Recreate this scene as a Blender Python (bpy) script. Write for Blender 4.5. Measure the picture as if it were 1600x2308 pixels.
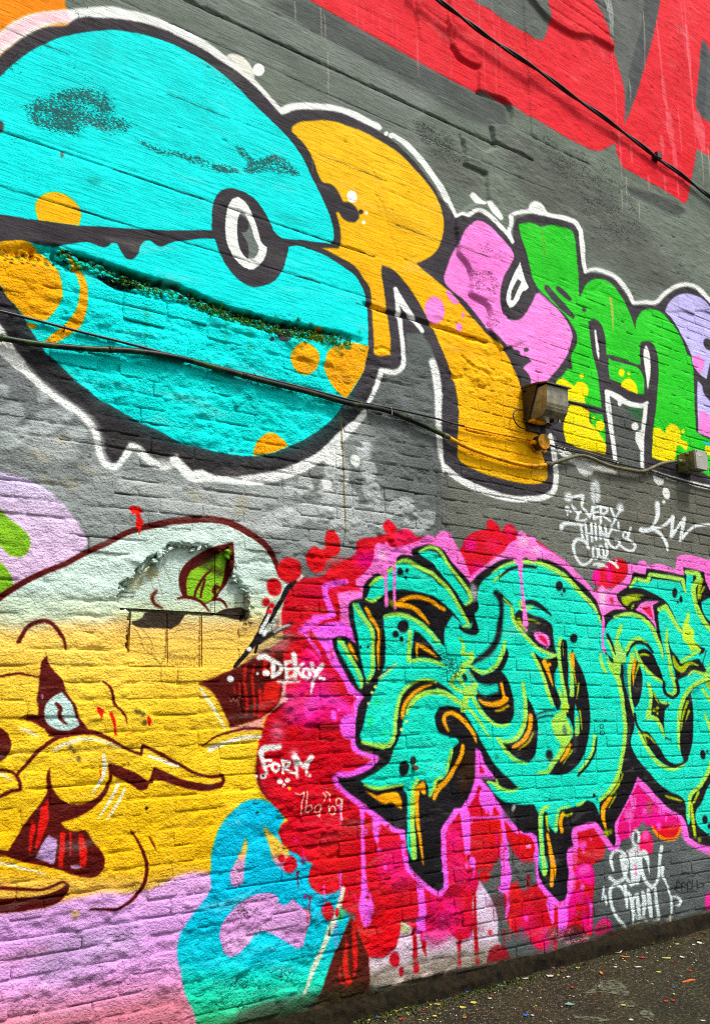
import bpy, math, random
import numpy as np
from mathutils import Matrix, Vector

for o in list(bpy.data.objects):
    bpy.data.objects.remove(o)
C = bpy.context.scene.collection
sc = bpy.context.scene
rnd = random.Random(7)
rng = np.random.default_rng(11)

# ------------------------------------------------------------------ camera
CAM_D, CAM_H, FPX = 3.86, 1.5, 2000.0
PHW, PHH = 1600.0, 2308.0
ex = np.array([3700.0 - 800.0, 1540.0 - 1154.0, FPX]); ex /= np.linalg.norm(ex)
ez = np.array([680.0 - 800.0, -8200.0 - 1154.0, FPX]); ez -= ex * ex.dot(ez); ez /= np.linalg.norm(ez)
ey = np.cross(ez, ex)
cam_d = bpy.data.cameras.new('camera')
cam = bpy.data.objects.new('camera', cam_d); C.objects.link(cam)
cam_d.sensor_fit = 'VERTICAL'; cam_d.sensor_height = 36.0
cam_d.lens = FPX / PHH * 36.0
cam_d.clip_start = 0.05; cam_d.clip_end = 500.0
cam.matrix_world = Matrix(((ex[0], -ex[1], -ex[2], 0.0),
                           (ey[0], -ey[1], -ey[2], -CAM_D),
                           (ez[0], -ez[1], -ez[2], CAM_H),
                           (0, 0, 0, 1)))
sc.camera = cam

# ------------------------------------------------------------------ sky, sun, exposure (bright overcast)
SUN_EL, SUN_AZ = math.radians(60), math.radians(24)      # azimuth: from the wall's normal (-Y) towards +X
world = bpy.data.worlds.new('World'); sc.world = world
world.use_nodes = True
wn = world.node_tree
for n in list(wn.nodes): wn.nodes.remove(n)
wo = wn.nodes.new('ShaderNodeOutputWorld'); wb = wn.nodes.new('ShaderNodeBackground')
sky = wn.nodes.new('ShaderNodeTexSky'); sky.sky_type = 'NISHITA'; sky.sun_disc = False
sky.sun_elevation = SUN_EL; sky.sun_rotation = math.pi - SUN_AZ
sky.dust_density = 4.0; sky.air_density = 1.0; sky.ozone_density = 1.0
hsv = wn.nodes.new('ShaderNodeHueSaturation'); hsv.inputs['Saturation'].default_value = 0.25
wb.inputs['Strength'].default_value = 0.11
wn.links.new(sky.outputs[0], hsv.inputs['Color']); wn.links.new(hsv.outputs[0], wb.inputs['Color'])
wn.links.new(wb.outputs[0], wo.inputs['Surface'])
sun_d = bpy.data.lights.new('sun', 'SUN'); sun_d.energy = 2.0; sun_d.angle = math.radians(10)
sun_d.color = (1.0, 0.97, 0.93)
sun = bpy.data.objects.new('sun', sun_d); C.objects.link(sun)
sdir = Vector((math.sin(SUN_AZ) * math.cos(SUN_EL), -math.cos(SUN_AZ) * math.cos(SUN_EL), math.sin(SUN_EL)))
sun.rotation_euler = sdir.to_track_quat('Z', 'Y').to_euler()
sun.location = (3, -6, 9)
vs = sc.view_settings
vs.view_transform = 'Standard'; vs.look = 'None'; vs.gamma = 1.0; vs.use_curve_mapping = False
vs.exposure = 0.90
sc.cycles.use_denoising = False
sc.cycles.pixel_filter_type = 'BLACKMAN_HARRIS'; sc.cycles.filter_width = 1.05
sc.cycles.max_bounces = 6

# ------------------------------------------------------------------ picture <-> wall plane (the wall is the plane Y = 0)
def px2wall(px, py):
    px = np.asarray(px, float); py = np.asarray(py, float)
    vx, vy, vz = px - 800.0, py - 1154.0, FPX
    t = CAM_D / (vx * ey[0] + vy * ey[1] + vz * ey[2])
    return (t * (vx * ex[0] + vy * ex[1] + vz * ex[2]),
            t * (vx * ez[0] + vy * ez[1] + vz * ez[2]) + CAM_H)

def wall2px(X, Z, Y=0.0):
    q = Y + CAM_D
    c = [X * ex[i] + q * ey[i] + (Z - CAM_H) * ez[i] for i in range(3)]
    return 800.0 + FPX * c[0] / c[2], 1154.0 + FPX * c[1] / c[2]

def px2ray(px, py, Y):
    """the point at wall offset Y (Y < 0 is in front of the wall) seen at a pixel"""
    v = np.array([px - 800.0, py - 1154.0, FPX])
    t = (CAM_D + Y) / v.dot(ey)
    return Vector((t * v.dot(ex), Y, t * v.dot(ez) + CAM_H))

def px2ground(px, py, z=0.0):
    v = np.array([px - 800.0, py - 1154.0, FPX])
    t = (z - CAM_H) / v.dot(ez)
    return Vector((t * v.dot(ex), t * v.dot(ey) - CAM_D, z))

# ------------------------------------------------------------------ raster helpers (wall texture, wall relief)
X0, X1, Z0, Z1 = 0.30, 7.50, -0.10, 8.20

class Raster:
    def __init__(s, res):
        s.R = res; s.W = int((X1 - X0) * res); s.H = int((Z1 - Z0) * res)

    def fill_mask(s, polys):
        """even-odd fill of each wall-space polygon, united; returns (r0, c0, mask)"""
        allp = np.concatenate(polys)
        c0 = int(max(0, np.floor((allp[:, 0].min() - X0) * s.R) - 12)); c1 = int(min(s.W, np.ceil((allp[:, 0].max() - X0) * s.R) + 12))
        r0 = int(max(0, np.floor((allp[:, 1].min() - Z0) * s.R) - 12)); r1 = int(min(s.H, np.ceil((allp[:, 1].max() - Z0) * s.R) + 12))
        if c1 <= c0 or r1 <= r0: return None
        out = np.zeros((r1 - r0, c1 - c0), bool)
        for p in polys:
            x = (p[:, 0] - X0) * s.R - c0; y = (p[:, 1] - Z0) * s.R - r0
            a0 = int(max(0, math.floor(x.min()) - 1)); a1 = int(min(c1 - c0, math.ceil(x.max()) + 2))
            b0 = int(max(0, math.floor(y.min()) - 1)); b1 = int(min(r1 - r0, math.ceil(y.max()) + 2))
            if a1 <= a0 or b1 <= b0: continue
            g = np.zeros((b1 - b0, a1 - a0 + 1), np.int32)
            xs, ys = x - a0, y - b0
            xe, ye = np.roll(xs, -1), np.roll(ys, -1)
            for k in range(len(xs)):
                ya, yb, xa, xb = ys[k], ye[k], xs[k], xe[k]
                if ya == yb: continue
                if ya > yb: ya, yb, xa, xb = yb, ya, xb, xa
                i0 = max(0, math.ceil(ya - 0.5)); i1 = min(b1 - b0 - 1, math.ceil(yb - 0.5) - 1)
                if i1 < i0: continue
                rows = np.arange(i0, i1 + 1)
                xi = xa + (rows + 0.5 - ya) * (xb - xa) / (yb - ya)
                ci = np.clip(np.ceil(xi - 0.5).astype(int), 0, a1 - a0)
                g[rows, ci] += 1
            out[b0:b1, a0:a1] |= (np.cumsum(g, axis=1)[:, :-1] & 1).astype(bool)
        return r0, c0, out

def boxblur(a, r):
    if r < 1: return a
    k = 2 * r + 1
    p = np.pad(a, ((r + 1, r), (0, 0)), mode='edge'); cs = np.cumsum(p, axis=0, dtype=np.float32)
    a = (cs[k:] - cs[:-k]) / k
    p = np.pad(a, ((0, 0), (r + 1, r)), mode='edge'); cs = np.cumsum(p, axis=1, dtype=np.float32)
    return (cs[:, k:] - cs[:, :-k]) / k

def soften(m, sig):
    a = m.astype(np.float32)
    if sig < 0.6: return a
    r = max(1, int(round(sig * 0.9)))
    return boxblur(boxblur(a, r), r)

def padmask(t, pad, W, H):
    r0, c0, m = t
    p = int(pad)
    a = min(p, r0); b = min(p, c0); d = min(p, H - r0 - m.shape[0]); e = min(p, W - c0 - m.shape[1])
    return r0 - a, c0 - b, np.pad(m, ((a, max(0, d)), (b, max(0, e))))

def vnoise(h, w, cell, octaves=4, gain=0.5, seed=0, sx=1.0):
    """fractal value noise, about -1..1; cells in pixels, sx stretches along columns"""
    g = np.random.default_rng(seed); out = np.zeros((h, w), np.float32); amp, tot = 1.0, 0.0
    cy, cx = float(cell), float(cell) * sx
    for _ in range(octaves):
        nh, nw = int(h / cy) + 3, int(w / cx) + 3
        t = g.random((nh, nw), dtype=np.float32) * 2 - 1
        y = np.arange(h, dtype=np.float32) / cy; x = np.arange(w, dtype=np.float32) / cx
        yi = y.astype(int); xi = x.astype(int); fy = y - yi; fx = x - xi
        fy = fy * fy * (3 - 2 * fy); fx = fx * fx * (3 - 2 * fx)
        a = t[yi] * (1 - fy)[:, None] + t[yi + 1] * fy[:, None]
        out += amp * (a[:, xi] * (1 - fx) + a[:, xi + 1] * fx)
        tot += amp; amp *= gain; cy = max(1.0, cy / 2); cx = max(1.0, cx / 2)
    return out / tot * 1.6

# ------------------------------------------------------------------ outlines given in photo pixels
def P(s):
    v = [float(t) for t in s.replace(',', ' ').split()]
    return np.array(v).reshape(-1, 2)

def smooth(p, closed=True, corner=52.0, n=5):
    p = np.asarray(p, float); N = len(p)
    if N < 3: return p
    cosc = math.cos(math.radians(corner))
    tan = np.zeros_like(p); isc = np.zeros(N, bool)
    for i in range(N):
        if not closed and i in (0, N - 1): isc[i] = True; continue
        a, b, c = p[i - 1], p[i], p[(i + 1) % N]
        u, v = b - a, c - b; lu, lv = np.linalg.norm(u), np.linalg.norm(v)
        if lu < 1e-6 or lv < 1e-6: isc[i] = True; continue
        if u.dot(v) / (lu * lv) < cosc: isc[i] = True
        else:
            t = (u / lu * lv + v / lv * lu); tan[i] = t / np.linalg.norm(t)
    out = []
    for i in range(N if closed else N - 1):
        a, b = p[i], p[(i + 1) % N]; L = np.linalg.norm(b - a)
        ta = (b - a) if isc[i] else tan[i] * L
        tb = (b - a) if isc[(i + 1) % N] else tan[(i + 1) % N] * L
        m = n if L > 6 else 2
        for k in range(m):
            t = k / m; t2, t3 = t * t, t * t * t
            out.append((2*t3 - 3*t2 + 1) * a + (t3 - 2*t2 + t) * ta + (-2*t3 + 3*t2) * b + (t3 - t2) * tb)
    if not closed: out.append(p[-1])
    return np.array(out)

def wallpoly(px):
    X, Z = px2wall(px[:, 0], px[:, 1]); return np.stack([X, Z], 1)

def stroke_polys(pts, w, sm=True):
    p = smooth(pts, closed=False, corner=62) if sm else np.asarray(pts, float)
    w = np.atleast_1d(np.asarray(w, float))
    L = np.concatenate([[0], np.cumsum(np.linalg.norm(np.diff(p, axis=0), axis=1))])
    L = L / max(L[-1], 1e-6)
    ww = np.interp(L, np.linspace(0, 1, len(w)), w) if len(w) > 1 else np.full(len(p), w[0])
    res = []
    ang = np.linspace(0, 2 * math.pi, 13)[:-1]
    for i in range(len(p)):
        r = ww[i] / 2
        if i in (0, len(p) - 1) or r > 1.2:
            res.append(np.stack([p[i, 0] + r * np.cos(ang), p[i, 1] + r * np.sin(ang)], 1))
        if i + 1 < len(p):
            d = p[i + 1] - p[i]; l = np.linalg.norm(d)
            if l < 1e-6: continue
            nn = np.array([-d[1], d[0]]) / l
            a, b = nn * r, nn * ww[i + 1] / 2
            res.append(np.array([p[i] + a, p[i + 1] + b, p[i + 1] - b, p[i] - a]))
    return res

def ell_px(cx, cy, rx, ry, rot=0.0, n=28):
    a = np.linspace(0, 2 * math.pi, n + 1)[:-1]
    x, y = rx * np.cos(a), ry * np.sin(a); c, s = math.cos(math.radians(rot)), math.sin(math.radians(rot))
    return np.stack([cx + x * c - y * s, cy + x * s + y * c], 1)

# ------------------------------------------------------------------ the graffiti: one colour sheet over the wall, drawn from outlines
TEX = Raster(500)
paint = np.empty((TEX.H, TEX.W, 3), np.float32); paint[:] = (104, 109, 105)
wear = np.zeros((TEX.H, TEX.W), np.float32)

def lay(masks, col, soft=1.3, a=1.0):
    t = TEX.fill_mask(masks)
    if t is None: return
    cx = np.mean([m[:, 0].mean() for m in masks]); zd = 3.0 + 0.62 * cx
    sig = soft * zd / FPX * TEX.R
    r0, c0, m = padmask(t, sig * 2.2 + 2, TEX.W, TEX.H)
    al = soften(m, sig) * a
    h, w = al.shape
    T = paint[r0:r0 + h, c0:c0 + w]
    if callable(col):
        X = X0 + (c0 + np.arange(w) + 0.5) / TEX.R; Z = Z0 + (r0 + np.arange(h) + 0.5) / TEX.R
        px, py = wall2px(X[None, :], Z[:, None])
        cc = col(px, py)
    else:
        cc = np.array(col, np.float32)
    T += (cc - T) * al[..., None]

def F(col, pts, soft=1.3, a=1.0, corner=52.0):
    p = P(pts) if isinstance(pts, str) else pts
    lay([wallpoly(smooth(p, True, corner))], col, soft, a)

def S(col, pts, w, soft=1.3, a=1.0, sm=True):
    p = P(pts) if isinstance(pts, str) else pts
    lay([wallpoly(q) for q in stroke_polys(p, w, sm)], col, soft, a)

def E(col, cx, cy, rx, ry=None, soft=1.3, rot=0.0, a=1.0):
    lay([wallpoly(ell_px(cx, cy, rx, ry or rx, rot))], col, soft, a)

def ring(col, cx, cy, rx, ry, w, soft=1.3, rot=0.0, a=1.0):
    p = ell_px(cx, cy, rx, ry, rot, 16); S(col, np.concatenate([p, p[:1]]), w, soft, a)

def worn(pts, amount, soft=14):
    t = TEX.fill_mask([wallpoly(smooth(P(pts)))])
    if t is None: return
    r0, c0, m = padmask(t, soft * 2, TEX.W, TEX.H)
    al = soften(m, soft) * amount; h, w = al.shape
    wear[r0:r0 + h, c0:c0 + w] = np.maximum(wear[r0:r0 + h, c0:c0 + w], al)

def ramp(*stops, axis='y', k=0.0):
    ys = [s[0] for s in stops]; cs = np.array([s[1] for s in stops], np.float32)
    def f(px, py):
        v = (py if axis == 'y' else px) + k * (px if axis == 'y' else py)
        return np.stack([np.interp(v, ys, cs[:, i]) for i in range(3)], -1).astype(np.float32)
    return f

WHITE = (244, 248, 241); DARK = (63, 59, 63); BLACK = (26, 24, 27); CYAN = (0, 236, 232); ORANGE = (255, 196, 18)
PINKL = (255, 138, 222); GREEN = (44, 206, 40); YEL = (255, 232, 0); LAV = (199, 190, 245); RED = (232, 40, 52)
TURQ = (20, 226, 196); LIME = (168, 232, 84); OLIVE = (164, 186, 14); AMB = (255, 170, 10); FUCH = (252, 96, 238)
PINK = (255, 118, 212); CRIM = (212, 14, 34); MAG = (246, 14, 138); MAR = (88, 20, 16)

# --- bare painted greys
F((110, 120, 108), '-60,-60 1700,-60 1700,1000 1250,1000 900,900 -60,700', 20)
F((120, 128, 120), '400,0 570,0 800,122 900,175 1000,240 900,290 800,187 640,100', 5, 0.8)
F((112, 120, 111), '250,0 430,0 800,190 1000,310 940,340 850,300 560,150', 6, 0.7)
F((86, 92, 88), '600,0 700,0 800,57 938,135 1078,208 1140,240 1146,284 1126,296 1040,262 940,200 800,122', 7)  # recessed band below the red: its shade laid in as darker grey
F((84, 86, 80), '1100,280 1300,380 1400,470 1560,640 1500,660 1380,610 1200,470', 25, 0.6)
F((86, 86, 80), '960,330 1060,380 1100,430 1040,430 980,390', 15, 0.5)
F((70, 72, 70), '1400,420 1470,440 1530,468 1540,480 1525,488 1480,470 1420,440', 5, 0.8)
F((140, 147, 144), '-60,780 700,900 860,960 930,1080 960,1260 -60,1260', 30)
F((116, 122, 121), '-60,780 120,870 190,960 210,1010 180,1060 90,1010 -60,930', 10, 0.8)
F((112, 114, 104), '1000,960 1700,1000 1700,1330 1000,1260', 10)
F((104, 103, 92), '1330,1040 1700,1100 1700,1250 1500,1240 1380,1160', 20, 0.8)
F((118, 122, 118), '860,880 1000,900 990,1000 900,1000 850,930', 12, 0.8)
F((99, 104, 101), '850,950 990,980 1000,1120 920,1140 830,1060', 14, 0.8)
F((118, 122, 117), '640,1050 760,1040 830,1080 850,1150 760,1180 660,1185', 16, .8)
for x, y, a_, b_ in ((690,1090,16,22),(735,1105,18,26),(690,1147,17,20),(760,1060,30,30),(770,1130,40,40),(660,1110,24,26),
                     (720,1150,30,30),(820,1020,14,26),(832,1060,18,22),(838,1110,20,34),(860,1165,26,24),(905,1140,30,20),(800,1170,60,30),(945,1175,40,24),(640,1170,70,28)):
    E((186, 192, 190), x, y, a_, b_, 2, -20, 0.8)
for x, y, a_, b_ in ((8,880,14,16),(98,897,14,15),(20,935,38,26),(110,950,60,26),(30,985,40,24),(160,985,40,20)):
    E((190, 200, 198), x, y, a_, b_, 4, -20, 0.7)
for x, y, a_, b_ in ((120,1010,60,30),(260,1080,80,20),(330,1100,60,18),(480,1110,120,18),(520,1150,90,24),(600,1110,60,16),(560,1190,60,16),(390,1140,60,18)):
    E((182, 188, 184), x, y, a_, b_, 9, 12, 0.6)
for x, y, a_, b_ in ((140,990,16,12),(90,1030,30,9),(110,1085,24,8),(160,1090,20,14),(440,1120,24,9),(545,1140,16,30),(200,1060,30,6)):
    E((164, 156, 126), x, y, a_, b_, 5, 20, 0.45)
F((84, 90, 89), '1060,1900 1700,1850 1700,2200 1000,2260', 14)
F((112, 120, 118), '1180,1900 1215,1900 1220,1990 1190,2020', 6, 0.7)
for x, y, a_, b_ in ((1450,2040,50,10),(1540,1960,50,8),(1560,1930,40,7),(1400,1990,40,8)):
    E((120, 127, 124), x, y, a_, b_, 5, -10, 0.4)

# --- red letters along the top
F(RED, '698,-4 800,55 938,133 1020,179 1076,208 1083,205 1138,231 1200,271 1263,308 1308,331 1330,341 1350,342 1365,334 1379,326 1385,351 1398,381 1433,400 1461,415 1521,451 1533,461 1541,459 1550,418 1563,338 1600,358 1640,380 1640,-30 1560,-60 700,-60', 1.6, corner=30)
F((104, 110, 104), '1060,-20 1066,0 1101,22 1143,53 1176,73 1200,90 1219,95 1228,73 1232,50 1229,30 1219,-10', 1.6)
F((101, 106, 100), '1312,-20 1348,45 1363,83 1378,115 1390,160 1400,205 1402,238 1399,286 1410,263 1430,210 1450,140 1466,83 1486,-20', 1.6)
F((76, 79, 80), '1448,-10 1484,-10 1466,83 1450,140 1430,210 1412,258 1402,250 1410,180 1425,115 1440,60', 3, 0.8)
F((92, 97, 92), '1576,93 1586,100 1600,140 1640,180 1640,300 1600,281 1581,271 1567,253 1568,188 1573,125', 1.6)
F((78, 82, 84), '1577,95 1583,100 1588,140 1585,230 1582,268 1570,250 1570,180', 2, 0.8)
for x, y0, y1, dx, w in ((806,0,60,1,2),(820,5,65,1,1.6),(842,20,75,0,1.6),(858,30,80,0,1.4),(886,40,95,0,1.6),(897,50,105,1,1.4),(941,80,170,4,4),(1018,120,180,1,1.6),
                         (1078,0,110,4,2.4),(1085,80,200,6,2.4),(1105,0,60,5,1.8),(1112,60,215,4,2.4),(1123,40,190,6,2),(1202,95,130,2,1.4),(1374,110,330,14,2),(1388,290,410,8,4),(1352,120,160,1,1.4),
                         (1535,0,260,22,2.4),(1528,10,140,14,2),(1540,60,180,12,9),(1550,140,330,12,3),(1474,50,190,14,5),(1488,180,260,10,10),(1500,260,330,8,16),(1512,330,400,6,12),(1484,310,350,6,10),(1522,250,350,8,4),
                         (1565,260,340,16,22),(1455,400,430,3,6),(1490,400,440,5,5),(1520,410,450,4,5),(1415,330,370,4,6)):
    S((255, 150, 158), [(x, y0), (x + dx * .5, (y0 + y1) / 2), (x + dx, y1)], [w * .7, w, w * .4], 1.5, 0.38)
for x, y0, y1 in ((666,0,50),(724,15,80),(733,30,85),(738,120,220),(1365,10,110),(1445,30,160),(1412,180,230),(1590,330,400),(1575,340,420),(1395,430,480),(1434,460,500),(1405,400,470)):
    S((190, 186, 160), [(x, y0), (x + 2, (y0 + y1) / 2), (x + 3, y1)], [2.2, 3, 1.2], 1.2, 0.5)
for x in (1360, 1366, 1371):
    S((190, 198, 194), [(x, 0), (x + 3, 40), (x + 4, 90)], [3.5, 5, 2], 1.8, 0.6)

# --- orange corner
F((255, 140, 6), '-40,-40 142,-40 148,10 155,30 162,48 150,62 100,52 50,78 12,128 -40,150', 2.5)

# --- white halo and dark ground of the upper piece
F(WHITE, '-40,90 0,72 25,54 63,35 100,26 150,21 185,18 226,15 263,16 301,24 351,38 400,59 433,75 468,95 508,125 573,178 593,198 615,223 632,242 651,234 676,231 713,232 751,236 781,244 800,250 830,267 858,282 863,289 855,294 838,286 700,300 560,300 300,200 0,200 -40,180', 2)
F((252, 206, 214), '-40,95 0,78 25,58 63,38 100,28 150,25 165,45 125,50 83,60 45,82 0,112 -40,140', 5, 0.9)
F((250, 160, 60), '0,128 40,96 90,66 150,50 165,52 140,66 80,78 30,118 -10,150', 4, 0.8)
F(DARK, '-40,160 0,128 23,108 63,78 83,68 110,61 155,54 165,46 238,41 288,45 333,54 376,69 400,80 425,93 463,113 500,138 540,165 570,190 600,220 618,241 633,258 643,257 663,249 701,247 738,249 776,257 800,267 838,287 870,306 905,335 940,372 970,412 1000,455 1028,490 1061,486 1076,483 1096,496 1118,516 1140,538 1152,552 1152,528 1158,496 1200,484 1240,492 1278,501 1292,515 1300,545 1307,595 1312,617 1330,616 1355,621 1380,631 1396,648 1412,670 1425,688 1476,688 1496,670 1515,657 1536,649 1561,654 1583,672 1640,720 1640,1100 1600,1092 1530,1078 1463,1058 1390,1042 1318,1021 1243,1003 1246,1040 1247,1080 1243,1104 1226,1115 1200,1119 1163,1119 1113,1109 1063,1086 1025,1066 1005,1050 993,1025 990,960 988,900 984,845 975,815 960,790 930,790 905,830 885,840 858,838 848,870 833,905 815,935 800,948 783,958 763,975 738,1000 711,1023 676,1041 625,1059 575,1069 525,1074 488,1071 450,1058 435,1061 415,1043 400,1023 388,1019 368,1031 351,1033 336,1023 321,1003 303,997 288,1006 276,1028 263,1043 251,1041 241,1020 236,995 228,960 208,935 175,913 148,893 125,873 95,850 70,823 45,800 15,751 0,728 -40,690', 1.6, corner=35)
F((47, 44, 45), '-40,690 60,740 110,800 200,880 330,965 480,1020 600,1030 740,950 830,880 860,840 830,905 738,1000 625,1059 525,1074 435,1061 368,1031 336,1023 300,997 263,1043 236,995 208,935 125,873 45,800 0,728', 8, 0.85)

# --- white line below the big letter
S(WHITE, '-30,745 5,775 34,812 70,846 104,877 137,903 167,922 195,946 216,975 223,1010 238,1046 258,1053 278,1036 296,1005 312,1012 330,1032 352,1047 378,1050 398,1038', [24, 24, 20, 17, 16, 16, 15, 15, 14, 14, 17, 18, 16], 1.8)
F(WHITE, '-40,728 0,728 15,751 45,800 60,815 40,830 20,815 -10,790 -40,800', 2)
F(WHITE, '382,1032 400,1023 415,1043 435,1061 450,1058 488,1071 525,1074 575,1069 625,1059 676,1041 711,1023 738,1000 763,975 783,958 800,945 815,930 827,933 815,950 800,970 778,992 768,1005 776,1025 771,1048 751,1053 728,1038 688,1063 638,1081 588,1092 538,1092 475,1086 433,1086 410,1070', 1.8)

# --- cyan head, upper half
F(CYAN, '-40,200 0,175 15,160 33,143 58,123 100,99 125,88 163,78 213,70 263,68 313,75 363,89 400,104 430,119 463,138 498,163 538,198 575,236 613,273 643,303 671,338 688,366 704,400 718,428 733,460 746,495 753,525 752,540 746,549 723,547 676,542 633,537 590,530 480,519 400,520 326,518 238,512 175,508 88,497 0,484 -40,480', 1.4)
F((0, 196, 192), '60,240 200,150 320,180 420,210 600,380 690,420 640,440 500,380 300,320 120,300', 45, 0.25)
F((0, 205, 190), '200,100 330,120 420,150 430,165 330,150 230,140', 14, 0.18)
F((0, 170, 160), '195,400 230,398 225,418 205,420', 8, 0.6)
F((0, 150, 145), '610,480 680,490 720,505 690,512 640,500', 12, 0.4)
# --- cyan, lower half
F(CYAN, '-40,545 0,545 60,545 133,553 208,547 226,555 238,557 253,547 266,548 276,568 286,582 298,585 311,573 317,553 326,543 338,540 351,550 366,555 378,550 391,544 413,542 453,537 500,540 640,556 671,554 701,563 738,579 776,603 800,621 813,641 823,661 826,678 829,708 829,760 826,800 819,835 802,868 781,898 767,920 748,945 713,973 663,1001 613,1021 573,1028 540,1027 500,1021 450,1008 400,994 363,973 313,950 263,920 221,895 185,868 150,838 128,815 110,800 95,781 83,763 60,728 38,693 20,671 0,643 -40,600', 1.4)
F((0, 216, 205), '40,700 180,760 400,800 800,880 700,980 560,1010 400,980 250,900', 30, 0.5)
F((70, 120, 110), '398,802 560,850 660,878 600,872 470,838', 7, 0.35)
# orange spots on the cyan
ORD = ramp((440, (255, 192, 10)), (700, (255, 176, 8)), (1000, (252, 168, 10)))
F(ORD, '80,465 85,450 100,438 120,433 140,436 163,449 178,465 184,485 178,508 88,498', 1.4)
F(ORD, '-40,560 0,545 20,542 55,542 75,550 100,570 125,598 138,631 142,658 137,681 123,703 105,721 83,723 60,716 38,693 15,666 0,642 -40,600', 1.4)
F(ORD, '140,560 157,580 173,593 188,616 198,651 199,676 194,706 183,736 155,756 110,775 101,770 125,748 150,728 170,703 179,676 179,646 170,613 150,580 137,563', 1.4)
F(ORD, '58,726 85,733 78,741 70,741', 1.4)
E(ORD, 688, 808, 31, 37, 1.4, -10)
F(ORD, '730,820 738,795 752,780 772,773 800,772 830,780 828,800 819,835 802,866 781,898 763,885 745,862 734,840', 1.4)
F(ORD, '570,1027 575,1005 585,988 600,977 616,975 631,984 643,995 651,1005 620,1018 590,1025', 1.4)
E(ORD, 719, 752, 14, 16, 1.4); E(ORD, 760, 754, 4, 3, 1.2)
E(DARK, 639, 750, 17, 21, 1.4, -25); E(DARK, 614, 763, 4.5, 5)
# dark mouth band with drips and disc
F(DARK, '-40,482 0,484 88,497 175,508 238,512 326,518 400,520 480,519 480,538 453,537 413,542 391,544 378,550 366,555 351,550 338,540 326,543 317,553 311,573 298,585 286,582 276,568 266,548 253,547 238,557 226,555 208,547 133,553 100,552 55,541 20,542 -40,548', 1.4)
F(DARK, '617,520 633,537 676,542 723,548 746,549 760,540 772,560 800,601 823,640 831,665 824,664 813,641 800,621 776,603 738,579 701,563 671,554 645,556', 1.4)
F(DARK, '478,493 480,463 486,445 500,429 518,424 540,429 570,445 590,468 608,498 620,525 637,538 651,552 649,563 643,590 633,615 615,635 595,644 573,647 550,638 530,623 508,593 495,568 485,538 479,518', 1.4)
F(WHITE, '537,445 523,451 515,463 510,485 508,520 510,540 520,568 535,590 555,605 570,608 583,599 598,578 602,558 590,547 584,528 575,500 565,475 550,453', 1.3)
F((112, 124, 118), '542,478 537,490 535,510 537,540 545,568 560,583 573,582 582,568 583,560 573,535 563,505 555,488 548,479', 1.2)
F(DARK, '540,484 548,488 556,496 560,510 556,521 546,524 542,522 549,532 558,548 561,566 559,584 551,577 543,566 537,540 535,510 537,492', 1.2)
E((70, 64, 66), 2, 285, 8, 14, 2)
F((106, 106, 102), '136,341 146,342 144,352 139,358', 1.5)

# --- the broken ledge: bare soil, crumbled mortar and moss stains inside the gap, plus a hole's darkness painted in
SOIL = (36, 28, 16)
_sx = np.arange(150, 778, 9.0); _st = np.interp(_sx, (150, 240, 330, 400, 470, 540, 620, 700, 775), (563, 592, 623, 642, 673, 701, 721, 737, 751))
_th = 7 + 8 * np.abs(vnoise(1, len(_sx), 7, 3, .7, 61)[0]) + 10 * np.exp(-((_sx - 280) / 45) ** 2) + 7 * np.exp(-((_sx - 560) / 30) ** 2)
_th *= np.clip((790 - _sx) / 120, .35, 1) * np.clip((_sx - 140) / 50, .4, 1)
SLOT = np.concatenate([np.stack([_sx, _st + rng.normal(0, 1.2, len(_sx))], 1), np.stack([_sx, _st + _th], 1)[::-1]])
F(SOIL, SLOT, 1.8, .92)
for _i in range(150):
    _x = rng.uniform(150, 790); _y = np.interp(_x, _sx, _st) + rng.uniform(2, 34)
    E(((0, 206, 190), (0, 170, 150), (20, 190, 120), (8, 130, 110))[int(rng.integers(4))], _x, _y, rng.uniform(3, 9), rng.uniform(2, 6), 2, 20, rng.uniform(.4, .9))
F((20, 18, 12), '222,618 250,626 285,630 318,640 322,650 290,652 262,648 236,636', 1.6, .9)  # black hole in the gap: shade of the crevice painted as colour
for _i in range(120):
    _t = rng.random(); _x = 130 + _t * 660; _y = np.interp(_x, (130, 240, 400, 540, 700, 790), (560, 604, 655, 712, 748, 764)) + rng.normal(7, 8)
    _c = ((36, 30, 18), (52, 46, 24), (24, 96, 40), (60, 132, 30), (20, 150, 110), (96, 92, 60))[int(rng.integers(6))]
    E(_c, _x, _y, rng.uniform(2, 8), rng.uniform(1.5, 4.5), 1.6, 20, rng.uniform(.5, .95))
for _i in range(46):
    _x = rng.uniform(0, 150); _y = 560 + _x * .16 + rng.normal(12, 12)
    E(((40, 30, 16), (60, 44, 16), (20, 90, 60))[int(rng.integers(3))], _x, _y, rng.uniform(2, 7), rng.uniform(1.2, 3), 1.4, 20, .75)
for _i in range(40):
    _x = rng.uniform(640, 830); E(((40, 120, 40), (20, 140, 90), (60, 70, 20))[int(rng.integers(3))], _x, 745 + (_x - 640) * .12 + rng.normal(8, 12), rng.uniform(2, 7), rng.uniform(2, 5), 2.5, 0, .55)
for _x, _l in ((508, 60), (560, 90), (662, 70), (700, 50), (330, 40)):
    S((30, 150, 110), [(_x, 730 if _x > 540 else 690), (_x + 1, 730 + _l * .6), (_x + 1, 730 + _l)], [8, 10, 2], 5, .4)

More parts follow.
